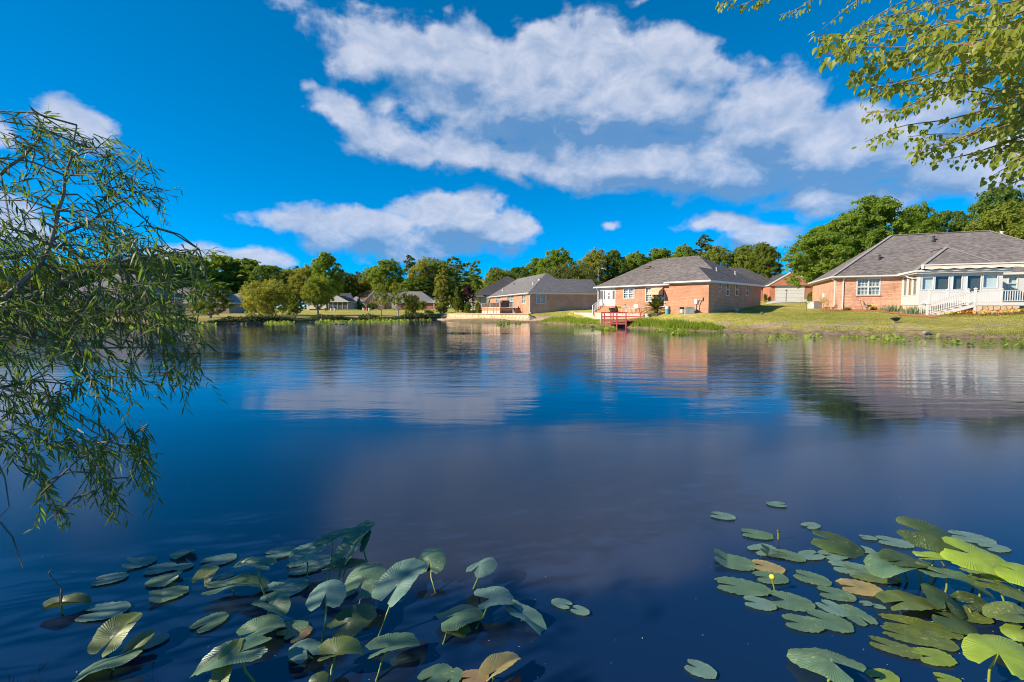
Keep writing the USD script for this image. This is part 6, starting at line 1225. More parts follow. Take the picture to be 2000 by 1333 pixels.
# ------------------------------------------------------------------ far water lilies
LILYF = leafy('far_lily_leaves', (.22, .28, .03), (.52, .52, .08), rough=.35, trans=.3)
def lily_band(label, pts, n, size, hmax, seed):
    r = np.random.default_rng(seed); g = sg.Polygon(pts); x0, y0, x1, y1 = g.bounds; out = MB(); k = 0; acc = []
    while len(acc) < n:
        p = (r.uniform(x0, x1), r.uniform(y0, y1)); k += 1
        if k > 60000: break
        if not g.contains(sg.Point(p)) or meshkit.noise(np.array([p[0] * .022, p[1] * .25, seed]), 3) < .50: continue
        acc.append(p)
    P = np.array([at_z(a, b, 0.0) for a, b in acc]); ok = shapely.contains_xy(LAKE.buffer(-.1), P[:, 0], P[:, 1]); P = P[ok]; h = r.uniform(.01, hmax, len(P)) * (r.random(len(P)) < .7) + .012
    a = r.uniform(0, 2 * np.pi, len(P)); tilt = np.where(h > .03, r.uniform(.1, 1.0, len(P)), 0); ta = r.uniform(0, 2 * np.pi, len(P))
    ang = np.linspace(.25, 2 * np.pi - .25, 8); ring = np.stack([np.cos(ang), np.sin(ang) * .8, 0 * ang], 1)
    V, Fc = [], []
    for i in range(len(P)):
        s = size * r.uniform(.6, 1.25); q = np.vstack([[0.15, 0, 0], ring]) * s; ca, sa = math.cos(a[i]), math.sin(a[i]); q = q @ np.array([[ca, sa, 0], [-sa, ca, 0], [0, 0, 1]]); q[:, 2] += (q[:, 0] * math.cos(ta[i]) + q[:, 1] * math.sin(ta[i])) * math.tan(tilt[i]) ; q[:, 2] -= min(0, q[:, 2].min() + h[i] - .008)
        V.append(q + P[i] + [0, 0, h[i]]); Fc.append(np.array([[0, j + 1, j + 2] for j in range(7)]) + i * 9)
    lone('water_lilies', (np.vstack(V), np.vstack(Fc)), LILYF, label, 'water lilies', kind='stuff')
lily_band('band of yellow green lily leaves in the shallows off the right lawn', [(1600, 652), (2010, 666), (2010, 681), (1880, 676), (1600, 668), (1400, 661), (1395, 654)], 560, .095, .13, 3)
lily_band('lily leaves in the shallows right of the red dock', [(1225, 643), (1342, 646), (1345, 655), (1235, 652)], 420, .11, .15, 4)
lily_band('lily leaves in the shallows left of the red dock', [(1060, 633), (1200, 640), (1205, 647), (1080, 638)], 420, .11, .12, 5)
lily_band('small lily patch off the sandy bank', [(968, 632.5), (1018, 632), (1016, 636.5), (972, 637)], 170, .12, .14, 6)
lily_band('long thin band of lily leaves along the far bank', [(455, 631), (620, 628.3), (860, 624.5), (850, 629), (640, 632), (470, 634)], 1100, .16, .05, 7)
lily_band('yellow lily leaves along the bank behind the willow', [(60, 645), (250, 639), (420, 633), (425, 635), (260, 644), (70, 649)], 700, .14, .05, 8)

# ------------------------------------------------------------------ the willow leaning in from the left bank
WILLOW = leafy('willow_leaves', (.070, .120, .020), (.210, .300, .058), rough=.5, trans=.42, dead=(.34, .25, .05), spec=.3)
rw7 = np.random.default_rng(71)
def lance(base, tip_dir, nrm, L, w):
    """slender leaves, arrays in: a folded, drooping blade of six points each"""
    n = len(base); side = np.cross(tip_dir, nrm); side /= np.linalg.norm(side, axis=1, keepdims=True) + 1e-9; up = np.cross(side, tip_dir)
    L, w = L[:, None], w[:, None]; z = np.array([0, 0, 1.])
    c1, c2, t = base + tip_dir * L * .33, base + tip_dir * L * .68 - z * L * .04, base + tip_dir * L - z * L * .13
    v = np.stack([base, c1 - side * w / 2 + up * w * .15, c1 + side * w / 2 + up * w * .15, c2 - side * w * .38 + up * w * .1, c2 + side * w * .38 + up * w * .1, t], 1)
    return v, np.array([[0, 2, 1], [1, 2, 4], [1, 4, 3], [3, 4, 5]])
def merge(v, f):
    n, k = v.shape[:2]; return v.reshape(-1, 3), (np.arange(n)[:, None, None] * k + f[None]).reshape(-1, 3)
def shoot_leaves(pts, r, gap, L0, w0, droop=.34, spread=.85):
    """alternate leaves along a shoot"""
    seg = np.linalg.norm(np.diff(pts, axis=0), axis=1); s = np.r_[0, np.cumsum(seg)]; n = max(3, int(s[-1] / gap)); q = (np.arange(n) + r.uniform(.1, .6)) / n * s[-1]; q = q[q > s[-1] * .06]
    P = np.stack([np.interp(q, s, pts[:, i]) for i in range(3)], 1); T = np.stack([np.interp(q + .02, s, pts[:, i]) for i in range(3)], 1) - P
    T[-1] = pts[-1] - pts[-2]; T /= np.linalg.norm(T, axis=1, keepdims=True) + 1e-9
    a = r.normal(size=(len(q), 3)); S = np.cross(T, a); S /= np.linalg.norm(S, axis=1, keepdims=True) + 1e-9; S *= np.where(np.arange(len(q)) % 2, 1, 1)[:, None]
    d = T * .75 + S * spread * r.uniform(.5, 1.1, (len(q), 1)) + np.array([0, 0, -droop]) * r.uniform(.3, 1.2, (len(q), 1)); d /= np.linalg.norm(d, axis=1, keepdims=True)
    nr = r.normal(size=(len(q), 3)) * .7 + np.array([0, -.2, 1.]); f = np.clip(1.15 - .35 * q / s[-1], .6, 1.2)
    return P, d, nr, L0 * f * r.uniform(.7, 1.2, len(q)), w0 * f * r.uniform(.75, 1.2, len(q))
LIMBS_PX = [  # (bearing, height, distance) down each limb, thick end first, with start radius
    ([(-420, 700, 3.0), (-150, 640, 3.1), (0, 610, 3.2), (78, 570, 3.25), (183, 523, 3.3), (222, 510, 3.3), (304, 498, 3.35), (390, 488, 3.4)], .040),
    ([(-420, 720, 3.0), (-120, 660, 2.9), (60, 545, 2.9), (112, 460, 2.95), (124, 378, 3.0), (140, 300, 3.0), (150, 245, 3.05)], .034),
    ([(-420, 730, 3.0), (-120, 690, 2.8), (0, 655, 2.75), (120, 670, 2.8), (234, 687, 2.9), (320, 665, 3.0), (390, 690, 3.1)], .020),
    ([(-420, 760, 3.0), (-150, 730, 2.7), (0, 756, 2.65), (117, 799, 2.7), (218, 865, 2.75), (285, 890, 2.85)], .018),
    ([(-420, 650, 3.0), (-200, 480, 3.2), (-60, 380, 3.3), (30, 320, 3.3), (90, 260, 3.35), (60, 215, 3.4)], .030),
    ([(-420, 640, 3.0), (-150, 540, 3.4), (40, 500, 3.6), (200, 420, 3.7), (270, 370, 3.75), (315, 372, 3.8)], .026),
    ([(-300, 820, 2.6), (-60, 850, 2.5), (60, 835, 2.5), (150, 840, 2.55), (195, 980, 2.6), (222, 1030, 2.65)], .011),
    ([(-300, 600, 3.6), (0, 620, 3.7), (150, 610, 3.8), (300, 600, 3.9), (380, 640, 4.0)], .016),
]
wt = Thing('willow', 'dark slender leaved willow leaning over the water at the left', 'tree', [-5.4, 3.6, .3])
trunk_top = at_y(-420, 690, 3.0)
tw_ = MB(); tapered(tw_, [[-5.4, 3.5, -.2], [-5.2, 3.4, .5], [-4.9, 3.2, 1.0], trunk_top, trunk_top + [-.4, .4, 1.0], trunk_top + [-1.0, .9, 2.4], trunk_top + [-1.4, 1.0, 3.6]], .17, .05, 10)
wt.part('trunk', tw_, BARK, smooth=True)
limbs3 = []
for pts, r0 in LIMBS_PX:
    p3 = np.array([at_y(*p) for p in pts]); p3 = np.vstack([trunk_top[None], p3[1:]]) if np.linalg.norm(p3[0] - trunk_top) < 1.5 else p3
    s = np.r_[0, np.cumsum(np.linalg.norm(np.diff(p3, axis=0), axis=1))]; q = np.linspace(0, s[-1], 26); c = np.stack([np.interp(q, s, p3[:, i]) for i in range(3)], 1)
    c[1:-1] = (c[:-2] + 2 * c[1:-1] + c[2:]) / 4; c += rw7.normal(0, .006, c.shape); limbs3.append(c)
    mb = MB(); mb.tube(c, np.linspace(r0, r0 * .12, len(c)), 6); wt.part('limb', mb, plain('grey_bark', (.15, .135, .12), .9, .3, 14, bump=.4), smooth=True)
# where the foliage hangs: regions (polygon of bearings and heights, near, far, shoots, mean direction)
REG = [
    ([(-60, 260), (60, 215), (110, 230), (160, 240), (235, 255), (262, 330), (230, 420), (0, 440), (-60, 420)], 2.8, 3.7, 70, (.8, .1, .10)),
    ([(150, 300), (262, 330), (320, 355), (300, 420), (200, 440)], 3.0, 3.9, 26, (1., .1, -.2)),
    ([(-60, 420), (130, 430), (260, 430), (330, 480), (400, 500), (400, 580), (300, 610), (-60, 620)], 2.7, 4.0, 265, (.8, .1, -.35)),
    ([(-60, 600), (200, 590), (330, 590), (390, 630), (330, 660), (-60, 700)], 2.6, 3.9, 120, (.7, 0, -.5)),
    ([(270, 650), (390, 660), (400, 720), (370, 760), (300, 730)], 3.0, 3.5, 22, (.35, 0, -.9)),
    ([(-60, 680), (260, 680), (280, 740), (160, 780), (-60, 800)], 2.5, 3.2, 46, (.7, 0, -.6)),
    ([(-60, 790), (120, 780), (230, 850), (280, 890), (200, 930), (60, 880), (-60, 900)], 2.4, 3.0, 44, (.6, 0, -.7)),
    ([(60, 930), (110, 930), (100, 985), (75, 990)], 2.5, 2.7, 6, (.1, 0, -1)), ([(180, 900), (230, 930), (230, 980), (195, 975)], 2.5, 2.75, 10, (.3, 0, -1)), ([(255, 860), (285, 880), (290, 915), (265, 905)], 2.6, 2.9, 9, (.2, 0, -1)),
]
allL, twm = [], MB()
r_gap = lambda r: r.uniform(.019, .032)
limb_all = np.vstack(limbs3)
limb_px = np.vstack([np.stack([np.interp(np.linspace(0, len(l) - 1, 60), range(len(l)), [q_[i] for q_ in l]) for i in (0, 1)], 1) for l, _ in LIMBS_PX] + [np.array([[x0_ + (x1_ - x0_) * t, y0_ + (y1_ - y0_) * t] for t in np.linspace(0, 1, 40)]) for x0_, y0_, x1_, y1_ in ((120, 420, 330, 360), (150, 540, 400, 520), (100, 590, 380, 600), (200, 690, 340, 740), (300, 660, 370, 800), (-40, 760, 250, 760), (-40, 860, 200, 880), (-40, 480, 250, 470), (-40, 330, 240, 280), (330, 640, 395, 745))])
for poly, d0, d1, n, md in REG:
    g = sg.Polygon(poly); x0, y0, x1, y1 = g.bounds; k = 0
    while k < n:
        px, py = rw7.uniform(x0, x1), rw7.uniform(y0, y1)
        if not g.contains(sg.Point(px, py)): continue
        if rw7.random() > .10 + math.exp(-float(np.min(np.hypot(limb_px[:, 0] - px, limb_px[:, 1] - py))) / 48): continue
        k += 1; D = rw7.uniform(d0, d1); c = at_y(px, py, D); L = rw7.uniform(.20, .50)
        d = np.array(md) + rw7.normal(0, .60, 3); d = unit(d); t = np.linspace(-.5, .5, 7)[:, None]
        pts = c + d * L * t + np.array([0, 0, -1.]) * (L * .16 * ((t + .5) ** 2 - .25)) + rw7.normal(0, .004, (7, 3))
        twm.tube(pts, np.linspace(.0035, .001, 7), 3, False)
        if rw7.random() < .35:   # a bare twig back to the nearest wood
            j = int(np.argmin(((limb_all - pts[0]) ** 2).sum(1))); a = limb_all[j]
            if np.linalg.norm(a - pts[0]) < .9: twm.tube(np.array([a, (a + pts[0]) / 2 + [0, 0, .03], pts[0]]), [.006, .005, .0035], 4, False)
        allL.append(shoot_leaves(pts, rw7, r_gap(rw7), .084, .0108))
    # bare twigs
wt.part('twigs', twm, plain('willow_twig', (.12, .10, .06), .8, .3, 20), kind='stuff')
P, d, nr, LL, ww = [np.concatenate([a[i] for a in allL]) for i in range(5)]
# the crown goes on to the left of the picture: coarser leaves, same kind, from there its shade falls across the near water
no = 3200; cl = np.array([[-5.6, 3.6, 3.2], [-6.4, 2.6, 3.6], [-6.6, 4.6, 3.8], [-7.6, 3.2, 4.4], [-5.2, 2.4, 2.4], [-7.4, 4.2, 2.6], [-6.2, 1.4, 2.9], [-8.4, 2.4, 3.4], [-8.8, 3.8, 4.2]]); kk = rw7.integers(0, len(cl), no); dd = rw7.normal(size=(no, 3)); dd /= np.linalg.norm(dd, axis=1, keepdims=True)
Po = cl[kk] + dd * (rw7.random(no) ** .4)[:, None] * np.array([1.3, 1.3, 1.0]); keep = Po[:, 0] < -1.12 * Po[:, 1] - .3; Po = Po[keep]; no = len(Po)
vo, fo = merge(*lance(Po, unit([.4, 0, -1]) + rw7.normal(0, .45, (no, 3)), rw7.normal(size=(no, 3)), rw7.uniform(.18, .3, no), rw7.uniform(.03, .05, no)))
dv = P - EYE; pxs = 1000 + FOC * dv[:, 0] / dv[:, 1]; dist = np.linalg.norm(dv, axis=1); score = np.where(pxs > 5, LL / dist, 0); big = np.argsort(-score)[:300]; rest = np.setdiff1d(np.arange(len(P)), big)
v, f = lance(P, d, nr, LL, ww)
for i in big: wt.part('leaf', (v[i], f), WILLOW)
vr, fr = merge(v[rest], f); wt.part('foliage', (np.vstack([vr, vo]), np.vstack([fr, fo + len(vr)])), WILLOW, kind='stuff')
# a few bare twigs reaching down to the water
bt = MB()
for pts in ([(0, 1020, 2.3), (25, 1050, 2.3), (45, 1110, 2.25)], [(-20, 870, 2.4), (10, 935, 2.4), (18, 990, 2.4), (0, 1010, 2.4)], [(80, 965, 2.5), (150, 900, 2.55), (240, 850, 2.6)], [(90, 985, 2.5), (130, 990, 2.5), (190, 905, 2.6)], [(118, 1180, 2.3), (120, 1150, 2.25), (95, 1120, 2.2), (102, 1105, 2.2)]):
    bt.tube(np.array([at_y(*p) for p in pts]), np.linspace(.006, .002, len(pts)), 4, False)
wt.part('bare_twig', bt, BARK)
# more trees on the camera's own bank, to the left out of the picture; their shade lies over the near water
for key, X, Y, H, W_, lab in [('oak_a', -15.5, 4.0, 11.5, 5.0, 'tree on the near bank far left of the willow')]:
    K = PROTO[key]; path = fresh('/World', 'bank_tree'); x = UsdGeom.Xform.Define(stage, path); x.AddTranslateOp().Set(Gf.Vec3d(X, Y, float(ground(X, Y)) - .1)); x.AddScaleOp().Set(Gf.Vec3f(W_ / K['cw'], W_ / K['cw'], H / K['H'])); say(x.GetPrim(), lab, 'tree'); x.GetPrim().GetReferences().AddInternalReference(built_kind[key]); x.GetPrim().SetInstanceable(True)

# ------------------------------------------------------------------ the branch hanging in at the upper right
BIRCH = leafy('hanging_leaves', (.18, .21, .03), (.70, .65, .17), rough=.45, trans=.45, dead=(.50, .40, .06), spec=.35)
ot = Thing('overhanging_tree', 'sunlit tree with heart shaped leaves hanging into the upper right corner', 'tree', [6.2, 2.6, .4])
r8 = np.random.default_rng(88)
def heart(base, tip, nrm, L):
    side = np.cross(tip, nrm); side /= np.linalg.norm(side, axis=1, keepdims=True) + 1e-9; up = np.cross(side, tip); L = L[:, None]; w = L * .40
    v = np.stack([base, base + tip * L * .02 - side * w * .75 + up * L * .05, base + tip * L * .02 + side * w * .75 + up * L * .05, base + tip * L * .34 - side * w + up * L * .07, base + tip * L * .34 + side * w + up * L * .07, base + tip * L * .45, base + tip * L * .72 - side * w * .48 + up * L * .02, base + tip * L * .72 + side * w * .48 + up * L * .02, base + tip * L - up * L * .08], 1)
    return v, np.array([[0, 5, 3], [0, 3, 1], [0, 4, 5], [0, 2, 4], [3, 5, 6], [5, 4, 7], [5, 8, 6], [5, 7, 8]])
SH = [  # shoots: (points as bearing, height), distance, leaf length, leaves per metre
    ([(2080, 20), (1900, 62), (1760, 55), (1680, 75), (1596, 80)], 3.3, .072, 62), ([(2060, 60), (1900, 85), (1800, 95), (1700, 90), (1612, 108)], 3.2, .074, 62), ([(2000, -60), (1860, 0), (1760, 25), (1700, 40), (1664, 55)], 4.2, .060, 60), ([(1960, -80), (1820, 0), (1740, 40), (1690, 62), (1664, 62)], 4.4, .055, 60),
    ([(1780, -70), (1700, -20), (1650, 20), (1605, 58)], 4.6, .055, 64), ([(1860, -60), (1780, -5), (1730, 20), (1668, 60)], 4.4, .055, 60), ([(1640, -60), (1585, 0), (1555, 20), (1522, 30)], 4.4, .058, 52), ([(1560, -60), (1500, -14), (1465, 4), (1435, 14)], 4.0, .06, 52), ([(1450, -40), (1425, -5), (1402, 12)], 4.0, .062, 40),
    ([(2060, 50), (1900, 80), (1800, 110), (1720, 125), (1668, 148)], 3.4, .068, 64), ([(2040, 90), (1920, 110), (1820, 145), (1740, 165), (1694, 192)], 3.5, .066, 60), ([(2060, 120), (1960, 140), (1880, 160), (1800, 165), (1700, 170)], 3.3, .072, 50), ([(1990, 110), (1900, 140), (1840, 165), (1780, 178)], 4.6, .05, 70),
    ([(2060, 170), (1960, 190), (1880, 175), (1800, 195), (1745, 220), (1693, 220)], 3.7, .062, 56), ([(2050, 200), (1940, 210), (1850, 235), (1760, 245), (1690, 278)], 3.6, .062, 56), ([(2040, 150), (1960, 200), (1900, 225), (1830, 250)], 4.6, .05, 66), ([(2060, 220), (1980, 240), (1900, 262), (1820, 262), (1772, 268)], 3.8, .06, 52),
    ([(2060, 200), (2000, 195), (1909, 261), (1860, 280), (1776, 300)], 3.5, .066, 44), ([(2040, 250), (1960, 280), (1900, 300), (1815, 320)], 3.6, .064, 46), ([(2060, 230), (2000, 280), (1950, 300), (1885, 315)], 3.7, .06, 50), ([(2040, 240), (2000, 300), (1970, 325), (1925, 352)], 3.5, .066, 56), ([(2060, 260), (2010, 310), (1985, 340), (1950, 358)], 3.6, .062, 52), ([(2040, 330), (1985, 355), (1940, 372), (1920, 376)], 4.0, .055, 44),
    ([(2060, 0), (1980, 30), (1900, 40), (1830, 50), (1780, 85)], 3.1, .076, 58), ([(2070, 40), (1990, 75), (1930, 90), (1870, 85), (1820, 118)], 3.0, .078, 56), ([(2070, 90), (2000, 110), (1950, 130), (1900, 150), (1850, 150)], 3.1, .074, 56), ([(2060, 130), (2010, 160), (1960, 175), (1910, 200)], 3.3, .07, 60), ([(2060, 170), (2010, 205), (1975, 240), (1930, 250)], 3.3, .068, 60), ([(2060, 110), (2020, 190), (1990, 230), (1960, 275)], 3.6, .06, 66),
    ([(2080, -40), (2000, 0), (1940, 10), (1880, 20)], 3.0, .074, 56), ([(2000, -60), (1940, -20), (1860, 10), (1800, 20), (1750, 30)], 3.6, .066, 60), ([(2060, 30), (2010, 60), (1970, 55), (1930, 70)], 2.9, .078, 56), ([(2060, 60), (2020, 100), (1985, 100), (1945, 105)], 2.9, .076, 54), ([(2040, 130), (1990, 145), (1960, 150), (1900, 120)], 3.9, .055, 66), ([(2050, 180), (2000, 185), (1950, 215), (1890, 200)], 4.1, .055, 66), ([(2050, 80), (1980, 100), (1930, 140), (1870, 120)], 4.1, .055, 66),
]
SH += [([(a + r8.uniform(-18, 18), b + r8.uniform(-14, 14)) for a, b in s[0]], s[1] + r8.uniform(.15, .7), s[2] * .9, s[3]) for s in SH if s[0][0][0] > 2055]
SH += [([(2090, y), (2050, y + 12), (2010, y + 22), (1975 - r8.uniform(0, 40), y + 45)], r8.uniform(3.0, 4.2), .068, 62) for y in np.linspace(-40, 280, 19)]
acc, tm = [], MB()
for pts, D, Lf, den in SH:
    p3 = np.array([at_y(px, py, D + .12 * (i % 2)) for i, (px, py) in enumerate(pts)]); s = np.r_[0, np.cumsum(np.linalg.norm(np.diff(p3, axis=0), axis=1))]; q = np.linspace(0, s[-1], 18); c = np.stack([np.interp(q, s, p3[:, i]) for i in range(3)], 1); c[1:-1] = (c[:-2] + 2 * c[1:-1] + c[2:]) / 4
    tm.tube(c, np.linspace(.008, .0018, len(c)), 4, False); n = int(s[-1] * den * 1.2); q = r8.uniform(.04, 1, n) * s[-1]
    B = np.stack([np.interp(q, np.linspace(0, s[-1], 18), c[:, i]) for i in range(3)], 1); T = unit(c[-1] - c[0]); off = r8.normal(0, 1, (n, 3)); off /= np.linalg.norm(off, axis=1, keepdims=True); st = B + off * r8.uniform(.015, .065, (n, 1)) + [0, 0, -.02]
    tip = off * .5 + T * .35 + np.array([0, 0, -1.0]) + r8.normal(0, .25, (n, 3)); tip /= np.linalg.norm(tip, axis=1, keepdims=True); nr_ = r8.normal(size=(n, 3)) + np.array([-.8, -.5, .5]); acc.append((st, tip, nr_, Lf * .70 * r8.uniform(.55, 1.25, n)))
P, d, nr, LL = [np.concatenate([a[i] for a in acc]) for i in range(4)]; v, f = heart(P, d, nr, LL)
dv = P - EYE; score = LL / np.linalg.norm(dv, axis=1) * ((1000 + FOC * dv[:, 0] / dv[:, 1] < 1995) & (dv[:, 2] / dv[:, 1] < .62)); big = np.argsort(-score)[:300]; rest = np.setdiff1d(np.arange(len(P)), big)
for i in big: ot.part('leaf', (v[i], f), BIRCH)
ot.part('foliage', merge(v[rest], f), BIRCH, kind='stuff')
ot.part('twigs', tm, plain('tan_twig', (.24, .15, .09), .8, .3, 20), kind='stuff')
jt = at_y(2140, 60, 3.3); om = MB(); tapered(om, [[6.4, 2.4, -.1], [6.3, 2.5, 1.5], [6.0, 2.7, 3.0], [5.8, 2.8, 4.6], [5.4, 2.9, 6.5]], .16, .07, 10); ot.part('trunk', om, PALEBARK, smooth=True)
for y in (-30, 60, 150, 250): lm = MB(); e = at_y(2050, y, 3.3); s0_ = np.array([5.85, 2.78, 3.5 - .003 * y]); tt_ = np.linspace(0, 1, 9)[:, None]; lm.tube(s0_ + (e - s0_) * tt_ + np.array([0, 0, 1.]) * (.30 * np.sin(math.pi * tt_) + .03 * np.sin(11 * tt_ + y)) + np.array([0, 1., 0]) * .08 * np.sin(5 * tt_ + y), np.linspace(.032, .008, 9), 6); ot.part('limb', lm, PALEBARK, smooth=True)

# ------------------------------------------------------------------ the near water lilies, each leaf with its stalk
def pad_material(name, top, var, edge=None, rough=.36, spots=.0):
    t = np.asarray(top, float)
    nodes = {'tc': ('texture_coordinate', {}), 'sx': ('separate_xyz', {}), 'n': ('noise_texture', {'scale': 12.0, 'detail': 6.0, 'roughness': .7}), 'r': ('rgb_ramp', {'ramp': [(.3, tuple(t * (1 - var))), (.7, tuple(np.clip(t * (1 + var), 0, 1)))]}),
             'wv': ('math', {'math_type': 'sine'}), 'wm': ('math', {'math_type': 'multiply', 'value2': 70.0}), 'vr': ('map_range', {'clamp': True, 'from_min': .80, 'from_max': 1.0, 'to_min': 0.0, 'to_max': .45}), 'vein': ('mix', {'mix_type': 'mix', 'color2': tuple(np.clip(t * 1.9 + .02, 0, 1))}),
             'er': ('map_range', {'clamp': True, 'from_min': .86, 'from_max': 1.0, 'to_min': 0.0, 'to_max': .55}), 'em': ('mix', {'mix_type': 'mix', 'color2': tuple(edge if edge is not None else np.clip(t * [1.5, 1.35, .9], 0, 1))}),
             'sn': ('noise_texture', {'scale': 70.0, 'detail': 2.0}), 'sr': ('map_range', {'clamp': True, 'from_min': .60, 'from_max': .68, 'to_min': 0.0, 'to_max': 1.0}), 'dn': ('noise_texture', {'scale': 6.0, 'detail': 2.0}), 'dr': ('map_range', {'clamp': True, 'from_min': .5, 'from_max': .62, 'to_min': 0.0, 'to_max': .8}), 'sm': ('math', {'math_type': 'multiply'}), 'spot': ('mix', {'mix_type': 'mix', 'color2': (.45, .38, .18)}),
             'p': ('principled_bsdf', {'roughness': rough, 'ior': 1.75, 'specular_ior_level': .6}), 'tr': ('translucent_bsdf', {'color': tuple(np.clip(t * [2.2, 2.0, .8], 0, 1))}), 'rb': ('math', {'math_type': 'multiply_add', 'value2': .5, 'value3': .5}), 'ba': ('math', {'math_type': 'multiply_add', 'value2': 1.1}), 'rn': ('map_range', {'clamp': True, 'from_min': .3, 'from_max': .7, 'to_min': .34, 'to_max': .56}), 'bp': ('bump', {'strength': .30, 'distance': .006}), 'mx': ('mix_closure', {'fac': .25}), 'g': ('geometry', {})}
    links = [('tc.UV', 'sx.vector'), ('g.position', 'n.vector'), ('g.position', 'sn.vector'), ('g.position', 'dn.vector'), ('n.fac', 'r.fac'), ('sx.x', 'wm.value1'), ('wm.value', 'wv.value1'), ('wv.value', 'vr.value'), ('wv.value', 'rb.value1'), ('n.fac', 'ba.value1'), ('rb.value', 'ba.value3'), ('ba.value', 'bp.height'), ('n.fac', 'rn.value'), ('rn.result', 'p.roughness'), ('bp.normal', 'p.normal'), ('vr.result', 'vein.fac'), ('r.color', 'vein.color1'), ('sx.y', 'er.value'), ('er.result', 'em.fac'), ('vein.color', 'em.color1'),
             ('sn.fac', 'sr.value'), ('dn.fac', 'dr.value'), ('sr.result', 'sm.value1'), ('dr.result', 'sm.value2'), ('sm.value', 'spot.fac'), ('em.color', 'spot.color1'), ('spot.color', 'p.base_color'), ('p.BSDF', 'mx.closure1'), ('tr.BSDF', 'mx.closure2')]
    return MAT(name, nodes, links, 'mx.closure')
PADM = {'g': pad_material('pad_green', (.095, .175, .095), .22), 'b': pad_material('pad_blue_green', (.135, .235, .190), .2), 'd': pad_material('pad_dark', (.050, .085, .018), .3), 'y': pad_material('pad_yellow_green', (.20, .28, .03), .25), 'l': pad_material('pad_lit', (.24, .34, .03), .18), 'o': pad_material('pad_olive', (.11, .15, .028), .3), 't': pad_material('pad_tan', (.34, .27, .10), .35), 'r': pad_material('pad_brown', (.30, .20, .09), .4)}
STALK = plain('lily_stalk', (.17, .20, .030), .45, .2, 12)
rp = np.random.default_rng(101)
def pad_shape(L, W, nr=7, na=44, notch=.16, rib=.0, wave=.0, rng=rp):
    """heart shaped leaf in its own plane: tip towards +x, stalk joint at the origin"""
    th = np.linspace(np.pi - notch, -np.pi + notch, na); ph = rng.uniform(0, 6.28, 4)
    c = np.cos(th); s = np.sin(th)
    lobe = 1 - .0 * c
    rx = np.where(c > 0, L * .60, L * .40); x = rx * np.abs(c) ** .92 * np.sign(c); y = W * .5 * np.sign(s) * np.abs(s) ** .82
    back = np.clip(-c, 0, 1); x = x - back ** 2 * L * .06 * (1 - np.exp(-((np.abs(th) - np.pi + notch) / .25) ** 2)); y = y * (1 + .06 * back)
    jag = 1 + .018 * np.sin(9 * th + ph[0]) + .012 * np.sin(17 * th + ph[1]) + rng.normal(0, .006, na)
    nb = 1 - .13 * np.exp(-((np.pi - notch - np.abs(th)) / .30) ** 2); x = x * nb; y = y * nb + np.sign(s) * L * .035 * np.exp(-((np.pi - notch - np.abs(th)) / .4) ** 2)
    r = np.linspace(0, 1, nr + 1)[1:]
    X = np.outer(r, x * jag); Y = np.outer(r, y * jag); Z = rib * L * np.outer(r ** 1.4, np.sin(th * 20 + ph[2])) + wave * L * np.outer(r ** 2, np.sin(th * 3 + ph[3]) + .6 * np.sin(th * 5 + ph[1]))
    v = np.vstack([[[0, 0, 0]], np.stack([X, Y, Z], -1).reshape(-1, 3)]); uv = np.vstack([[[0, 0]], np.stack([np.tile(th, (nr, 1)), np.repeat(r[:, None], na, 1)], -1).reshape(-1, 2)])
    f = [[0, 1 + j + 1, 1 + j] for j in range(na - 1)]
    for i in range(nr - 1):
        for j in range(na - 1): a = 1 + i * na + j; f += [[a, a + 1, a + na + 1], [a, a + na + 1, a + na]]
    return v, np.array(f), uv
def rot(ax, a):
    return trimesh.transformations.rotation_matrix(a, ax)[:3, :3]
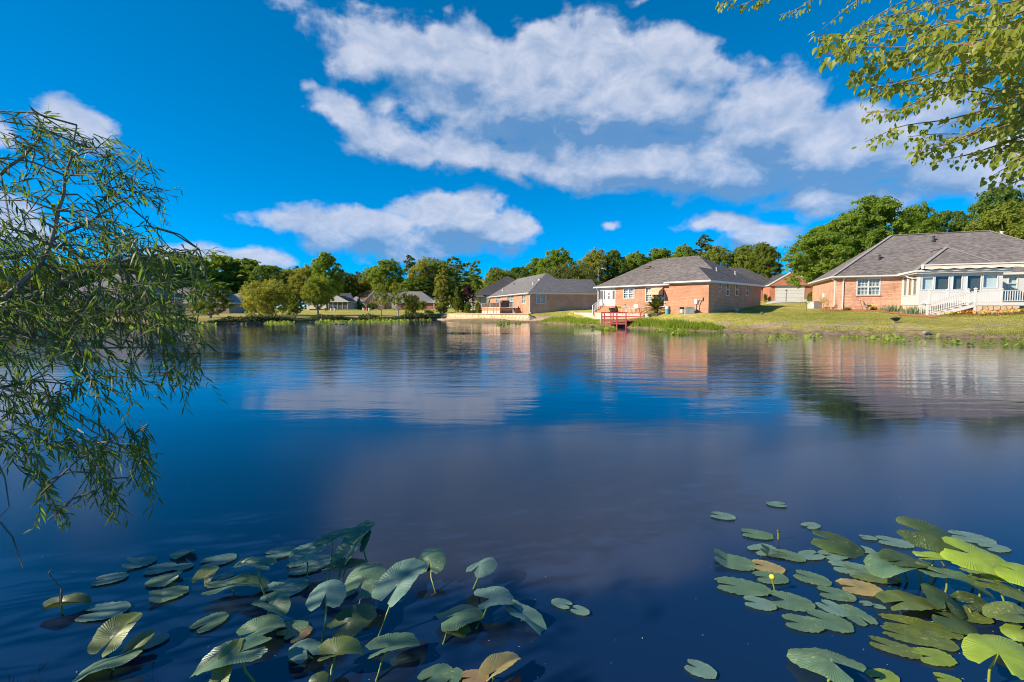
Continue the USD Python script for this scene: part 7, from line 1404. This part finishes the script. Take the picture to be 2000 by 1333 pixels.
def lily(px, py, wpx, yaw, kind, mat, label, h=0.0, tilt=0.0, roll=0.0, fold=0.0, curl=0.0, ratio=None, notch=.055, base=None, lobefold=0.0):
    """a lily leaf seen at px, py, wpx pixels long; kind F floats, R stands h above the water on its stalk. yaw: where the tip points (0 right, 90 away); tilt lifts the tip, fold raises both halves about the midrib"""
    ratio = ratio or (.76 if kind == 'F' else .86); tilt *= .62 if kind == 'R' else 1; curl = curl or (.55 if kind == 'R' else 0)
    c = at_z(px, py, h if kind == 'R' else .006); D = float((c - EYE) @ np.array([0, math.cos(PITCH), -math.sin(PITCH)])); ya = math.radians(yaw)
    fs = math.hypot(math.cos(ya), math.sin(ya) * ratio * 1.05); L = float(np.clip(wpx / FOC * D / fs * (.88 if kind == 'F' else .95), .05, .36))
    v, f, uv = pad_shape(L, L * ratio, notch=notch, rib=.011 if kind == 'F' else .007, wave=.006 if kind == 'F' else .022)
    x, y = v[:, 0], v[:, 1]
    if fold: v[:, 2] += np.abs(y) * math.tan(fold) * (1 - .25 * np.abs(y) / (L * ratio * .5)); v[:, 1] *= math.cos(fold)
    if curl: v[:, 2] -= curl * (np.clip(x, 0, 9) ** 2 * .9 + y * y * .8 * (fold <= 0.05)) / L
    if lobefold: m = x < -.02 * L; v[m, 2] += (-(x[m] + .02 * L)) * math.tan(lobefold) * .32 * (y[m] * np.sign(lobefold) > -9); v[m, 0] *= .8
    M_ = rot([0, 0, 1], ya) @ rot([0, 1, 0], -tilt) @ rot([1, 0, 0], roll); w = v @ M_.T
    if kind == 'F': w[:, 2] = np.maximum(w[:, 2], -.004) + .004
    w = w + c
    t = Thing('lily_pad', label, 'lily pad', [c[0], c[1], 0]); t.part('blade', (w, f), PADM[mat], smooth=True, uv=uv)
    if kind == 'R':
        foot = at_z(*base, 0.0) if base else c * [1, 1, 0] + np.array([rp.uniform(-.04, .04), rp.uniform(-.03, .03), 0]); dn = foot - c; mid = c * .45 + foot * .55 + np.array([rp.uniform(-.015, .015), rp.uniform(-.01, .01), 0])
        t.part('stalk', MB().tube([foot + dn * .5 * [1, 1, 0] + [0, 0, -.35], foot, mid, c + [0, 0, -.002]], [.0065, .0062, .0055, .005], 7), STALK, smooth=True)
    return t
r_ = math.radians
PADS = [
    # left group, floating
    (210, 1132, 62, 20, 'F', 'b', 'pale floating pad farthest left at the top of the left group'), (262, 1102, 66, 25, 'F', 'b', 'floating pad with a dark folded notch upper left of the left group', dict(lobefold=.9, notch=.3)), (309, 1112, 60, 15, 'F', 'b', 'ribbed floating pad right of the one with the dark notch'), (361, 1085, 56, 160, 'F', 'b', 'topmost floating pad of the left group, its right lobe folded up', dict(lobefold=1.0)), (420, 1097, 66, 35, 'F', 'b', 'long floating pad slanting up to the right above the left group'),
    (330, 1133, 72, 195, 'F', 'g', 'floating pad with a green lobe turned up under the topmost pads', dict(lobefold=.8)), (318, 1165, 76, 35, 'F', 'g', 'slanting floating pad with both edges lifted', dict(lobefold=.7)), (196, 1196, 92, 12, 'F', 'b', 'broad ribbed floating pad beside the folded spade leaf at far left'), (405, 1219, 62, 60, 'F', 'g', 'lone oval pad floating amid the willow reflection'),
    (543, 1081, 66, 25, 'F', 'b', 'floating pad behind the raised leaves at the top of the left group'), (598, 1105, 92, 30, 'F', 'b', 'wide floating pad under the tall raised leaves'), (546, 1153, 96, 30, 'F', 'b', 'long pale floating pad in the middle of the left group'), (292, 1256, 56, 40, 'F', 'b', 'small pad behind the upright two lobed leaf'), (566, 1228, 64, 15, 'F', 'g', 'flat dull pad beside the torn brown leaf'), (435, 1127, 36, 25, 'F', 'b', 'tiny pad between the raised leaves and the slanting pads'), (355, 1108, 40, 10, 'F', 'b', 'small pale pad wedged under the topmost pads'), (760, 1129, 62, 20, 'F', 'b', 'floating pad behind the big pale upright leaf in the middle'), (825, 1108, 34, 30, 'F', 'b', 'small floating pad behind the leaf with the spotted top'),
    (1100, 1181, 44, 150, 'F', 'b', 'left half of the torn pad floating alone in the middle'), (1130, 1193, 40, 330, 'F', 'b', 'right half of the torn pad floating alone in the middle'), (846, 1322, 70, 40, 'F', 'g', 'pad cut by the bottom edge near the middle'), (882, 1326, 46, 60, 'F', 'g', 'second pad cut by the bottom edge near the middle'), (922, 1325, 62, 10, 'F', 'r', 'withered tan leaf at the bottom edge by the mottled folded one'), (580, 1242, 50, 60, 'F', 'r', 'torn brown decaying leaf in the left group'),
    # left group, raised
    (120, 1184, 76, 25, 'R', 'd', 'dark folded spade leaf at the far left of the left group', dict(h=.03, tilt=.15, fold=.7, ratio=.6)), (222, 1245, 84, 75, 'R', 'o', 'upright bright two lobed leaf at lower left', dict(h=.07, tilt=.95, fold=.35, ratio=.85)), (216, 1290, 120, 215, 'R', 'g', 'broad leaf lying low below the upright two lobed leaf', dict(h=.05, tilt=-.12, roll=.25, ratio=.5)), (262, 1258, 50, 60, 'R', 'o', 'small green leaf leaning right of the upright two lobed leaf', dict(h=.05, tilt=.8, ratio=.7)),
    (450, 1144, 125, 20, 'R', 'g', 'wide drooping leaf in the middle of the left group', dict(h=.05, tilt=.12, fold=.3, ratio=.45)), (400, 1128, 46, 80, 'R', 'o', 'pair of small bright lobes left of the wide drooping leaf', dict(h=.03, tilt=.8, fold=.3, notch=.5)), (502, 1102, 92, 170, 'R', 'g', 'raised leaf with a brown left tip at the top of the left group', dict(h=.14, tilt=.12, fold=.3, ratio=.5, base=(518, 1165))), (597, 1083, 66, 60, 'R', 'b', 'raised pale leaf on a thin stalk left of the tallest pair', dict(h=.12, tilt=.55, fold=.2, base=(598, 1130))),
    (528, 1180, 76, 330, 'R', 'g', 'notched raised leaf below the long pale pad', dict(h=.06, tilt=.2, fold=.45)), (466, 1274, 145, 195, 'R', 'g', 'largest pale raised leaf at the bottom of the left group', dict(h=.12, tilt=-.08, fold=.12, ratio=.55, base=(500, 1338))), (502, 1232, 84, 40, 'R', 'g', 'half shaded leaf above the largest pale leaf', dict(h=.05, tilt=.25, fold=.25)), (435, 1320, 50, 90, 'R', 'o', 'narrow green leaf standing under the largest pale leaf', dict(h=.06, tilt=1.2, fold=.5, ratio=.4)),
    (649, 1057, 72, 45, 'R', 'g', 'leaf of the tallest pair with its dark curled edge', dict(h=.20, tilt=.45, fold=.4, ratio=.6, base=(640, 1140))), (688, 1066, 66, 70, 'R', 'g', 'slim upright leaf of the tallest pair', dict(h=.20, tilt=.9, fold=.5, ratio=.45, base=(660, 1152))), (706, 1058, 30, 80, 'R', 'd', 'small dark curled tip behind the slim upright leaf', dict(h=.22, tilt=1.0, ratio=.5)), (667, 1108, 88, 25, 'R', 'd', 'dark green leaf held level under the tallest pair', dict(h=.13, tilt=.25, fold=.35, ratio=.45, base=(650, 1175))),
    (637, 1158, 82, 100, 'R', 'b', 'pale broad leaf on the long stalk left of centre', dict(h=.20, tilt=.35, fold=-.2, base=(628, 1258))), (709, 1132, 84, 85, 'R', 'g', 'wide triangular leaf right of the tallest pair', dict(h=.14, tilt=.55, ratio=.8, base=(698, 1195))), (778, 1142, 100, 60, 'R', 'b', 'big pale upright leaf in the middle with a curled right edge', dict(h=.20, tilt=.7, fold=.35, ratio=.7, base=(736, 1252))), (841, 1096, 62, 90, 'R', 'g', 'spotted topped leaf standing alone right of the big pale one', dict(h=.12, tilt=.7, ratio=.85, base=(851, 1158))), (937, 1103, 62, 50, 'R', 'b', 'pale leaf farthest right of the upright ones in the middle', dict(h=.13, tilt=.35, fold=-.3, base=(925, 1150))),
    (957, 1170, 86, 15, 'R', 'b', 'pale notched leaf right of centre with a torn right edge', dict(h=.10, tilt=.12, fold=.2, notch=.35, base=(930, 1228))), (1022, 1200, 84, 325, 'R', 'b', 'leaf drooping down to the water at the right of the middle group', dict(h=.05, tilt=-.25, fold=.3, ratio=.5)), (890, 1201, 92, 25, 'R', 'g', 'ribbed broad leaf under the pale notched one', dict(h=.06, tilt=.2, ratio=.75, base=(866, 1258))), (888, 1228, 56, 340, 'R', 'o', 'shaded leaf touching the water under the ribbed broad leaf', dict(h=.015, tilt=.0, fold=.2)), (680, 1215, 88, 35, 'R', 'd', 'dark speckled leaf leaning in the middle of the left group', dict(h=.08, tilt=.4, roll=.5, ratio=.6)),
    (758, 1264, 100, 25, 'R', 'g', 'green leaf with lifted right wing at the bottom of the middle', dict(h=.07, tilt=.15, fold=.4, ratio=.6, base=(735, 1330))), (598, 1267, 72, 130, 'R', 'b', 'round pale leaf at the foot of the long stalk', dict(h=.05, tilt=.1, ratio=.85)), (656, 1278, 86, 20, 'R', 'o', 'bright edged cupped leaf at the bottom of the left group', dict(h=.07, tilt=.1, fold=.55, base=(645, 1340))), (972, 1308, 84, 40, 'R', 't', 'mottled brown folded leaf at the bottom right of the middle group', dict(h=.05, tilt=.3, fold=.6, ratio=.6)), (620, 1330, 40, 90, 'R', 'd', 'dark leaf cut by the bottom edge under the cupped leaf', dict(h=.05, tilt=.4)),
    # right group, floating
    (1407, 1008, 50, -25, 'F', 'b', 'small pad floating alone at upper left of the right group'), (1520, 986, 40, 170, 'F', 'b', 'farthest small pad trailing a stalk under water'), (1473, 1044, 62, -20, 'F', 'g', 'oval pad with a brown nick under the two farthest pads'), (1422, 1097, 90, -22, 'F', 'g', 'pad with its back lobe folded up into a dark fin at the left', dict(lobefold=.8)), (1487, 1075, 62, 20, 'F', 'b', 'pale pad left of the brown edged one'), (1493, 1107, 64, -30, 'F', 't', 'yellow brown curled pad in the right group'), (1503, 1080, 54, -30, 'F', 'd', 'dark folded pad beside the yellow brown one', dict(lobefold=.9)),
    (1537, 1085, 56, -40, 'F', 'g', 'round pad with a top notch right of the dark folded one'), (1586, 1085, 54, 200, 'F', 'b', 'left one of two touching pads above the right group'), (1624, 1085, 60, 10, 'F', 'b', 'right one of two touching pads above the right group'), (1693, 1051, 32, -15, 'F', 'b', 'small oval pad left of the tall dark leaf'), (1741, 1059, 64, -25, 'F', 'b', 'pad floating left under the tall dark leaf'), (1890, 1050, 74, -30, 'F', 'b', 'blue floating pad behind the bright lit leaf'), (1940, 1071, 54, 0, 'F', 'b', 'farthest right pad floating behind the lit leaves'), (1680, 1073, 44, -25, 'F', 'b', 'pad floating below the dark oval leaf'), (1582, 1028, 40, 20, 'F', 'b', 'pad peeping out behind the dark oval leaf'),
    (1500, 1129, 70, -5, 'F', 'g', 'pad floating behind the yellow bud'), (1440, 1146, 110, -15, 'F', 'g', 'long wide pad at the left of the right group', dict(ratio=.6)), (1534, 1174, 92, -20, 'F', 'g', 'glossy pad with a round bay in its right side', dict(notch=.35)), (1478, 1179, 64, -20, 'F', 'b', 'pad half under the glossy one'), (1580, 1129, 66, -40, 'F', 'g', 'heart shaped pad in open water right of the bud'), (1627, 1161, 70, -20, 'F', 'g', 'curled edged pad under the yellowish one'), (1622, 1187, 54, -60, 'F', 'b', 'small ribbed pad below the curled edged one'), (1672, 1148, 84, -12, 'F', 't', 'yellowish faded pad in the middle of the right group'), (1561, 1218, 78, -15, 'F', 'g', 'ribbed pad lower left of the right group'), (1609, 1212, 86, -35, 'F', 'g', 'long ribbed pad beside it pointing down right'), (1677, 1206, 62, 100, 'F', 'g', 'round notched pad below the faded one'),
    (1738, 1264, 84, -35, 'F', 'o', 'yellow green oval pad near the bottom right', dict(ratio=.55)), (1818, 1284, 78, -5, 'F', 'y', 'bright round pad near the bottom right'), (1782, 1223, 140, -22, 'F', 'o', 'long olive pad across the right group', dict(ratio=.45)), (1765, 1242, 92, -30, 'F', 'o', 'olive pad just below the long one', dict(ratio=.5)), (1817, 1250, 74, -35, 'F', 'o', 'olive pad right of the two long ones'), (1721, 1324, 64, 10, 'F', 'y', 'ragged yellow leaf at the bottom edge'), (1847, 1328, 48, -20, 'F', 'y', 'yellow pad cut by the bottom edge near the huge leaf'), (1363, 1307, 62, -35, 'F', 'b', 'lone pad at the bottom between the two groups'), (1694, 1121, 100, -18, 'F', 'o', 'dark flat pad under the raised leaves of the right group'), (1690, 1180, 26, 10, 'F', 'b', 'tiny round pad below the faded one'), (1715, 1186, 24, -20, 'F', 'b', 'second tiny pad beside the tiny round one'), (1655, 1110, 80, -15, 'F', 'b', 'blue green pad left of the raised dark leaves'),
    (1868, 1195, 96, -25, 'F', 'o', 'shaded olive pad under the big dark leaf'),
    # right group, raised
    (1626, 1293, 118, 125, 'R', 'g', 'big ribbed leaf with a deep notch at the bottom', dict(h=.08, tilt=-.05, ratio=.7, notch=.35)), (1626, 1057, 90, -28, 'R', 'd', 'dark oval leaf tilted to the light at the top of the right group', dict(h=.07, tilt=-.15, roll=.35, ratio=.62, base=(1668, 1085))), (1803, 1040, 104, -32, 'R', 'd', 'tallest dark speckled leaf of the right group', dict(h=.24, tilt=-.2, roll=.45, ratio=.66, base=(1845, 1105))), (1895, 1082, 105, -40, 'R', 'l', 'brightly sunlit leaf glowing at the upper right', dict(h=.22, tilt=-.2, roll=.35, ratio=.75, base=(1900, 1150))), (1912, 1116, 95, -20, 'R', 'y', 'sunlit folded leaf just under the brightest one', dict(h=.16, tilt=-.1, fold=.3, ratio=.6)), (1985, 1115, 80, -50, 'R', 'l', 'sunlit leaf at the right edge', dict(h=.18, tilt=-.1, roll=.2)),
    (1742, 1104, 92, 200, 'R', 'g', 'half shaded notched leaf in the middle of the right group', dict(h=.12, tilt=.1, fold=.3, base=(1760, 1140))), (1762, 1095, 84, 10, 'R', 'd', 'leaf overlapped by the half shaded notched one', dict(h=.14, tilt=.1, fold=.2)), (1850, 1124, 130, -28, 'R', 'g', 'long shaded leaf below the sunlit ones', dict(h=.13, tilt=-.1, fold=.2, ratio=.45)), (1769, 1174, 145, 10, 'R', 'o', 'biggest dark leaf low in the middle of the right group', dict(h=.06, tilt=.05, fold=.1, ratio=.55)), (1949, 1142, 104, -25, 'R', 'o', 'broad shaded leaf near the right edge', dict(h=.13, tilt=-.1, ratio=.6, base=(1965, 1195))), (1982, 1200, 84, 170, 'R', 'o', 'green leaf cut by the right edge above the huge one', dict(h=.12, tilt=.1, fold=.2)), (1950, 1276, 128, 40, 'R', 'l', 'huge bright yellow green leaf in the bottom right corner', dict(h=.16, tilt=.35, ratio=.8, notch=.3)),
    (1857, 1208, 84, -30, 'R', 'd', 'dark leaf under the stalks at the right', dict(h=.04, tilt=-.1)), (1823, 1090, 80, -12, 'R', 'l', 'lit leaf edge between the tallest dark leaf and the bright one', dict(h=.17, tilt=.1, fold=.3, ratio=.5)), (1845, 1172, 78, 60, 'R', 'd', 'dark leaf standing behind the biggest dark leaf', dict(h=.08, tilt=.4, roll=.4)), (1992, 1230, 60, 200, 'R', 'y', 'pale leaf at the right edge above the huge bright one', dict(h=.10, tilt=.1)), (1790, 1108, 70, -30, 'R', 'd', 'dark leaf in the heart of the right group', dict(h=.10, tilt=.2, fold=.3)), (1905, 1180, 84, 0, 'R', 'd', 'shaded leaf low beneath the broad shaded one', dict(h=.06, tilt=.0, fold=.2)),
]
for p_ in PADS:
    kw = p_[7] if len(p_) > 7 else {}
    lily(*p_[:7], **kw)
def bud(px, py, base, label, col, rad):
    foot = at_z(*base, 0.0); top = at_y(px, py, foot[1]); t = Thing('lily_bud', label, 'flower bud', foot)
    t.part('stalk', MB().tube([foot - [0, 0, .3], foot, top], .005, 6), STALK); t.part('bud', MB().blob(top + [0, 0, rad * .6], (rad, rad, rad * .9), 2), col, smooth=True); t.part('sepal', MB().tube([top - [0, 0, .004], top + [0, 0, rad * .5]], [rad * .5, rad * 1.06], 8, False), STALK)
bud(1508, 1130, (1513, 1154), 'yellow water lily bud on a green stalk in the right group', plain('lily_yellow', (.75, .55, .03), .5, .1, 30), .016)
bud(1520, 1039, (1520, 1054), 'small dark bud standing off the upper edge of the right group', plain('dark_bud', (.05, .06, .02), .5), .011)

# bits of leaf and pollen afloat
rd_ = np.random.default_rng(7); nn = 190; fx = rd_.uniform(60, 1980, nn); fy = rd_.uniform(760, 1330, nn); Pf = np.array([at_z(a, b, .004) for a, b in zip(fx, fy)]); sz_ = rd_.uniform(.004, .016, nn)
lone('floating_debris', leaf_cards(Pf, np.tile([0, 0, 1.], (nn, 1)) + rd_.normal(0, .08, (nn, 3)), sz_, rd_, .4, .1), plain('debris', (.34, .31, .22), .8, .4, 20), 'scattered specks of leaf and pollen floating on the water', 'debris', kind='stuff')
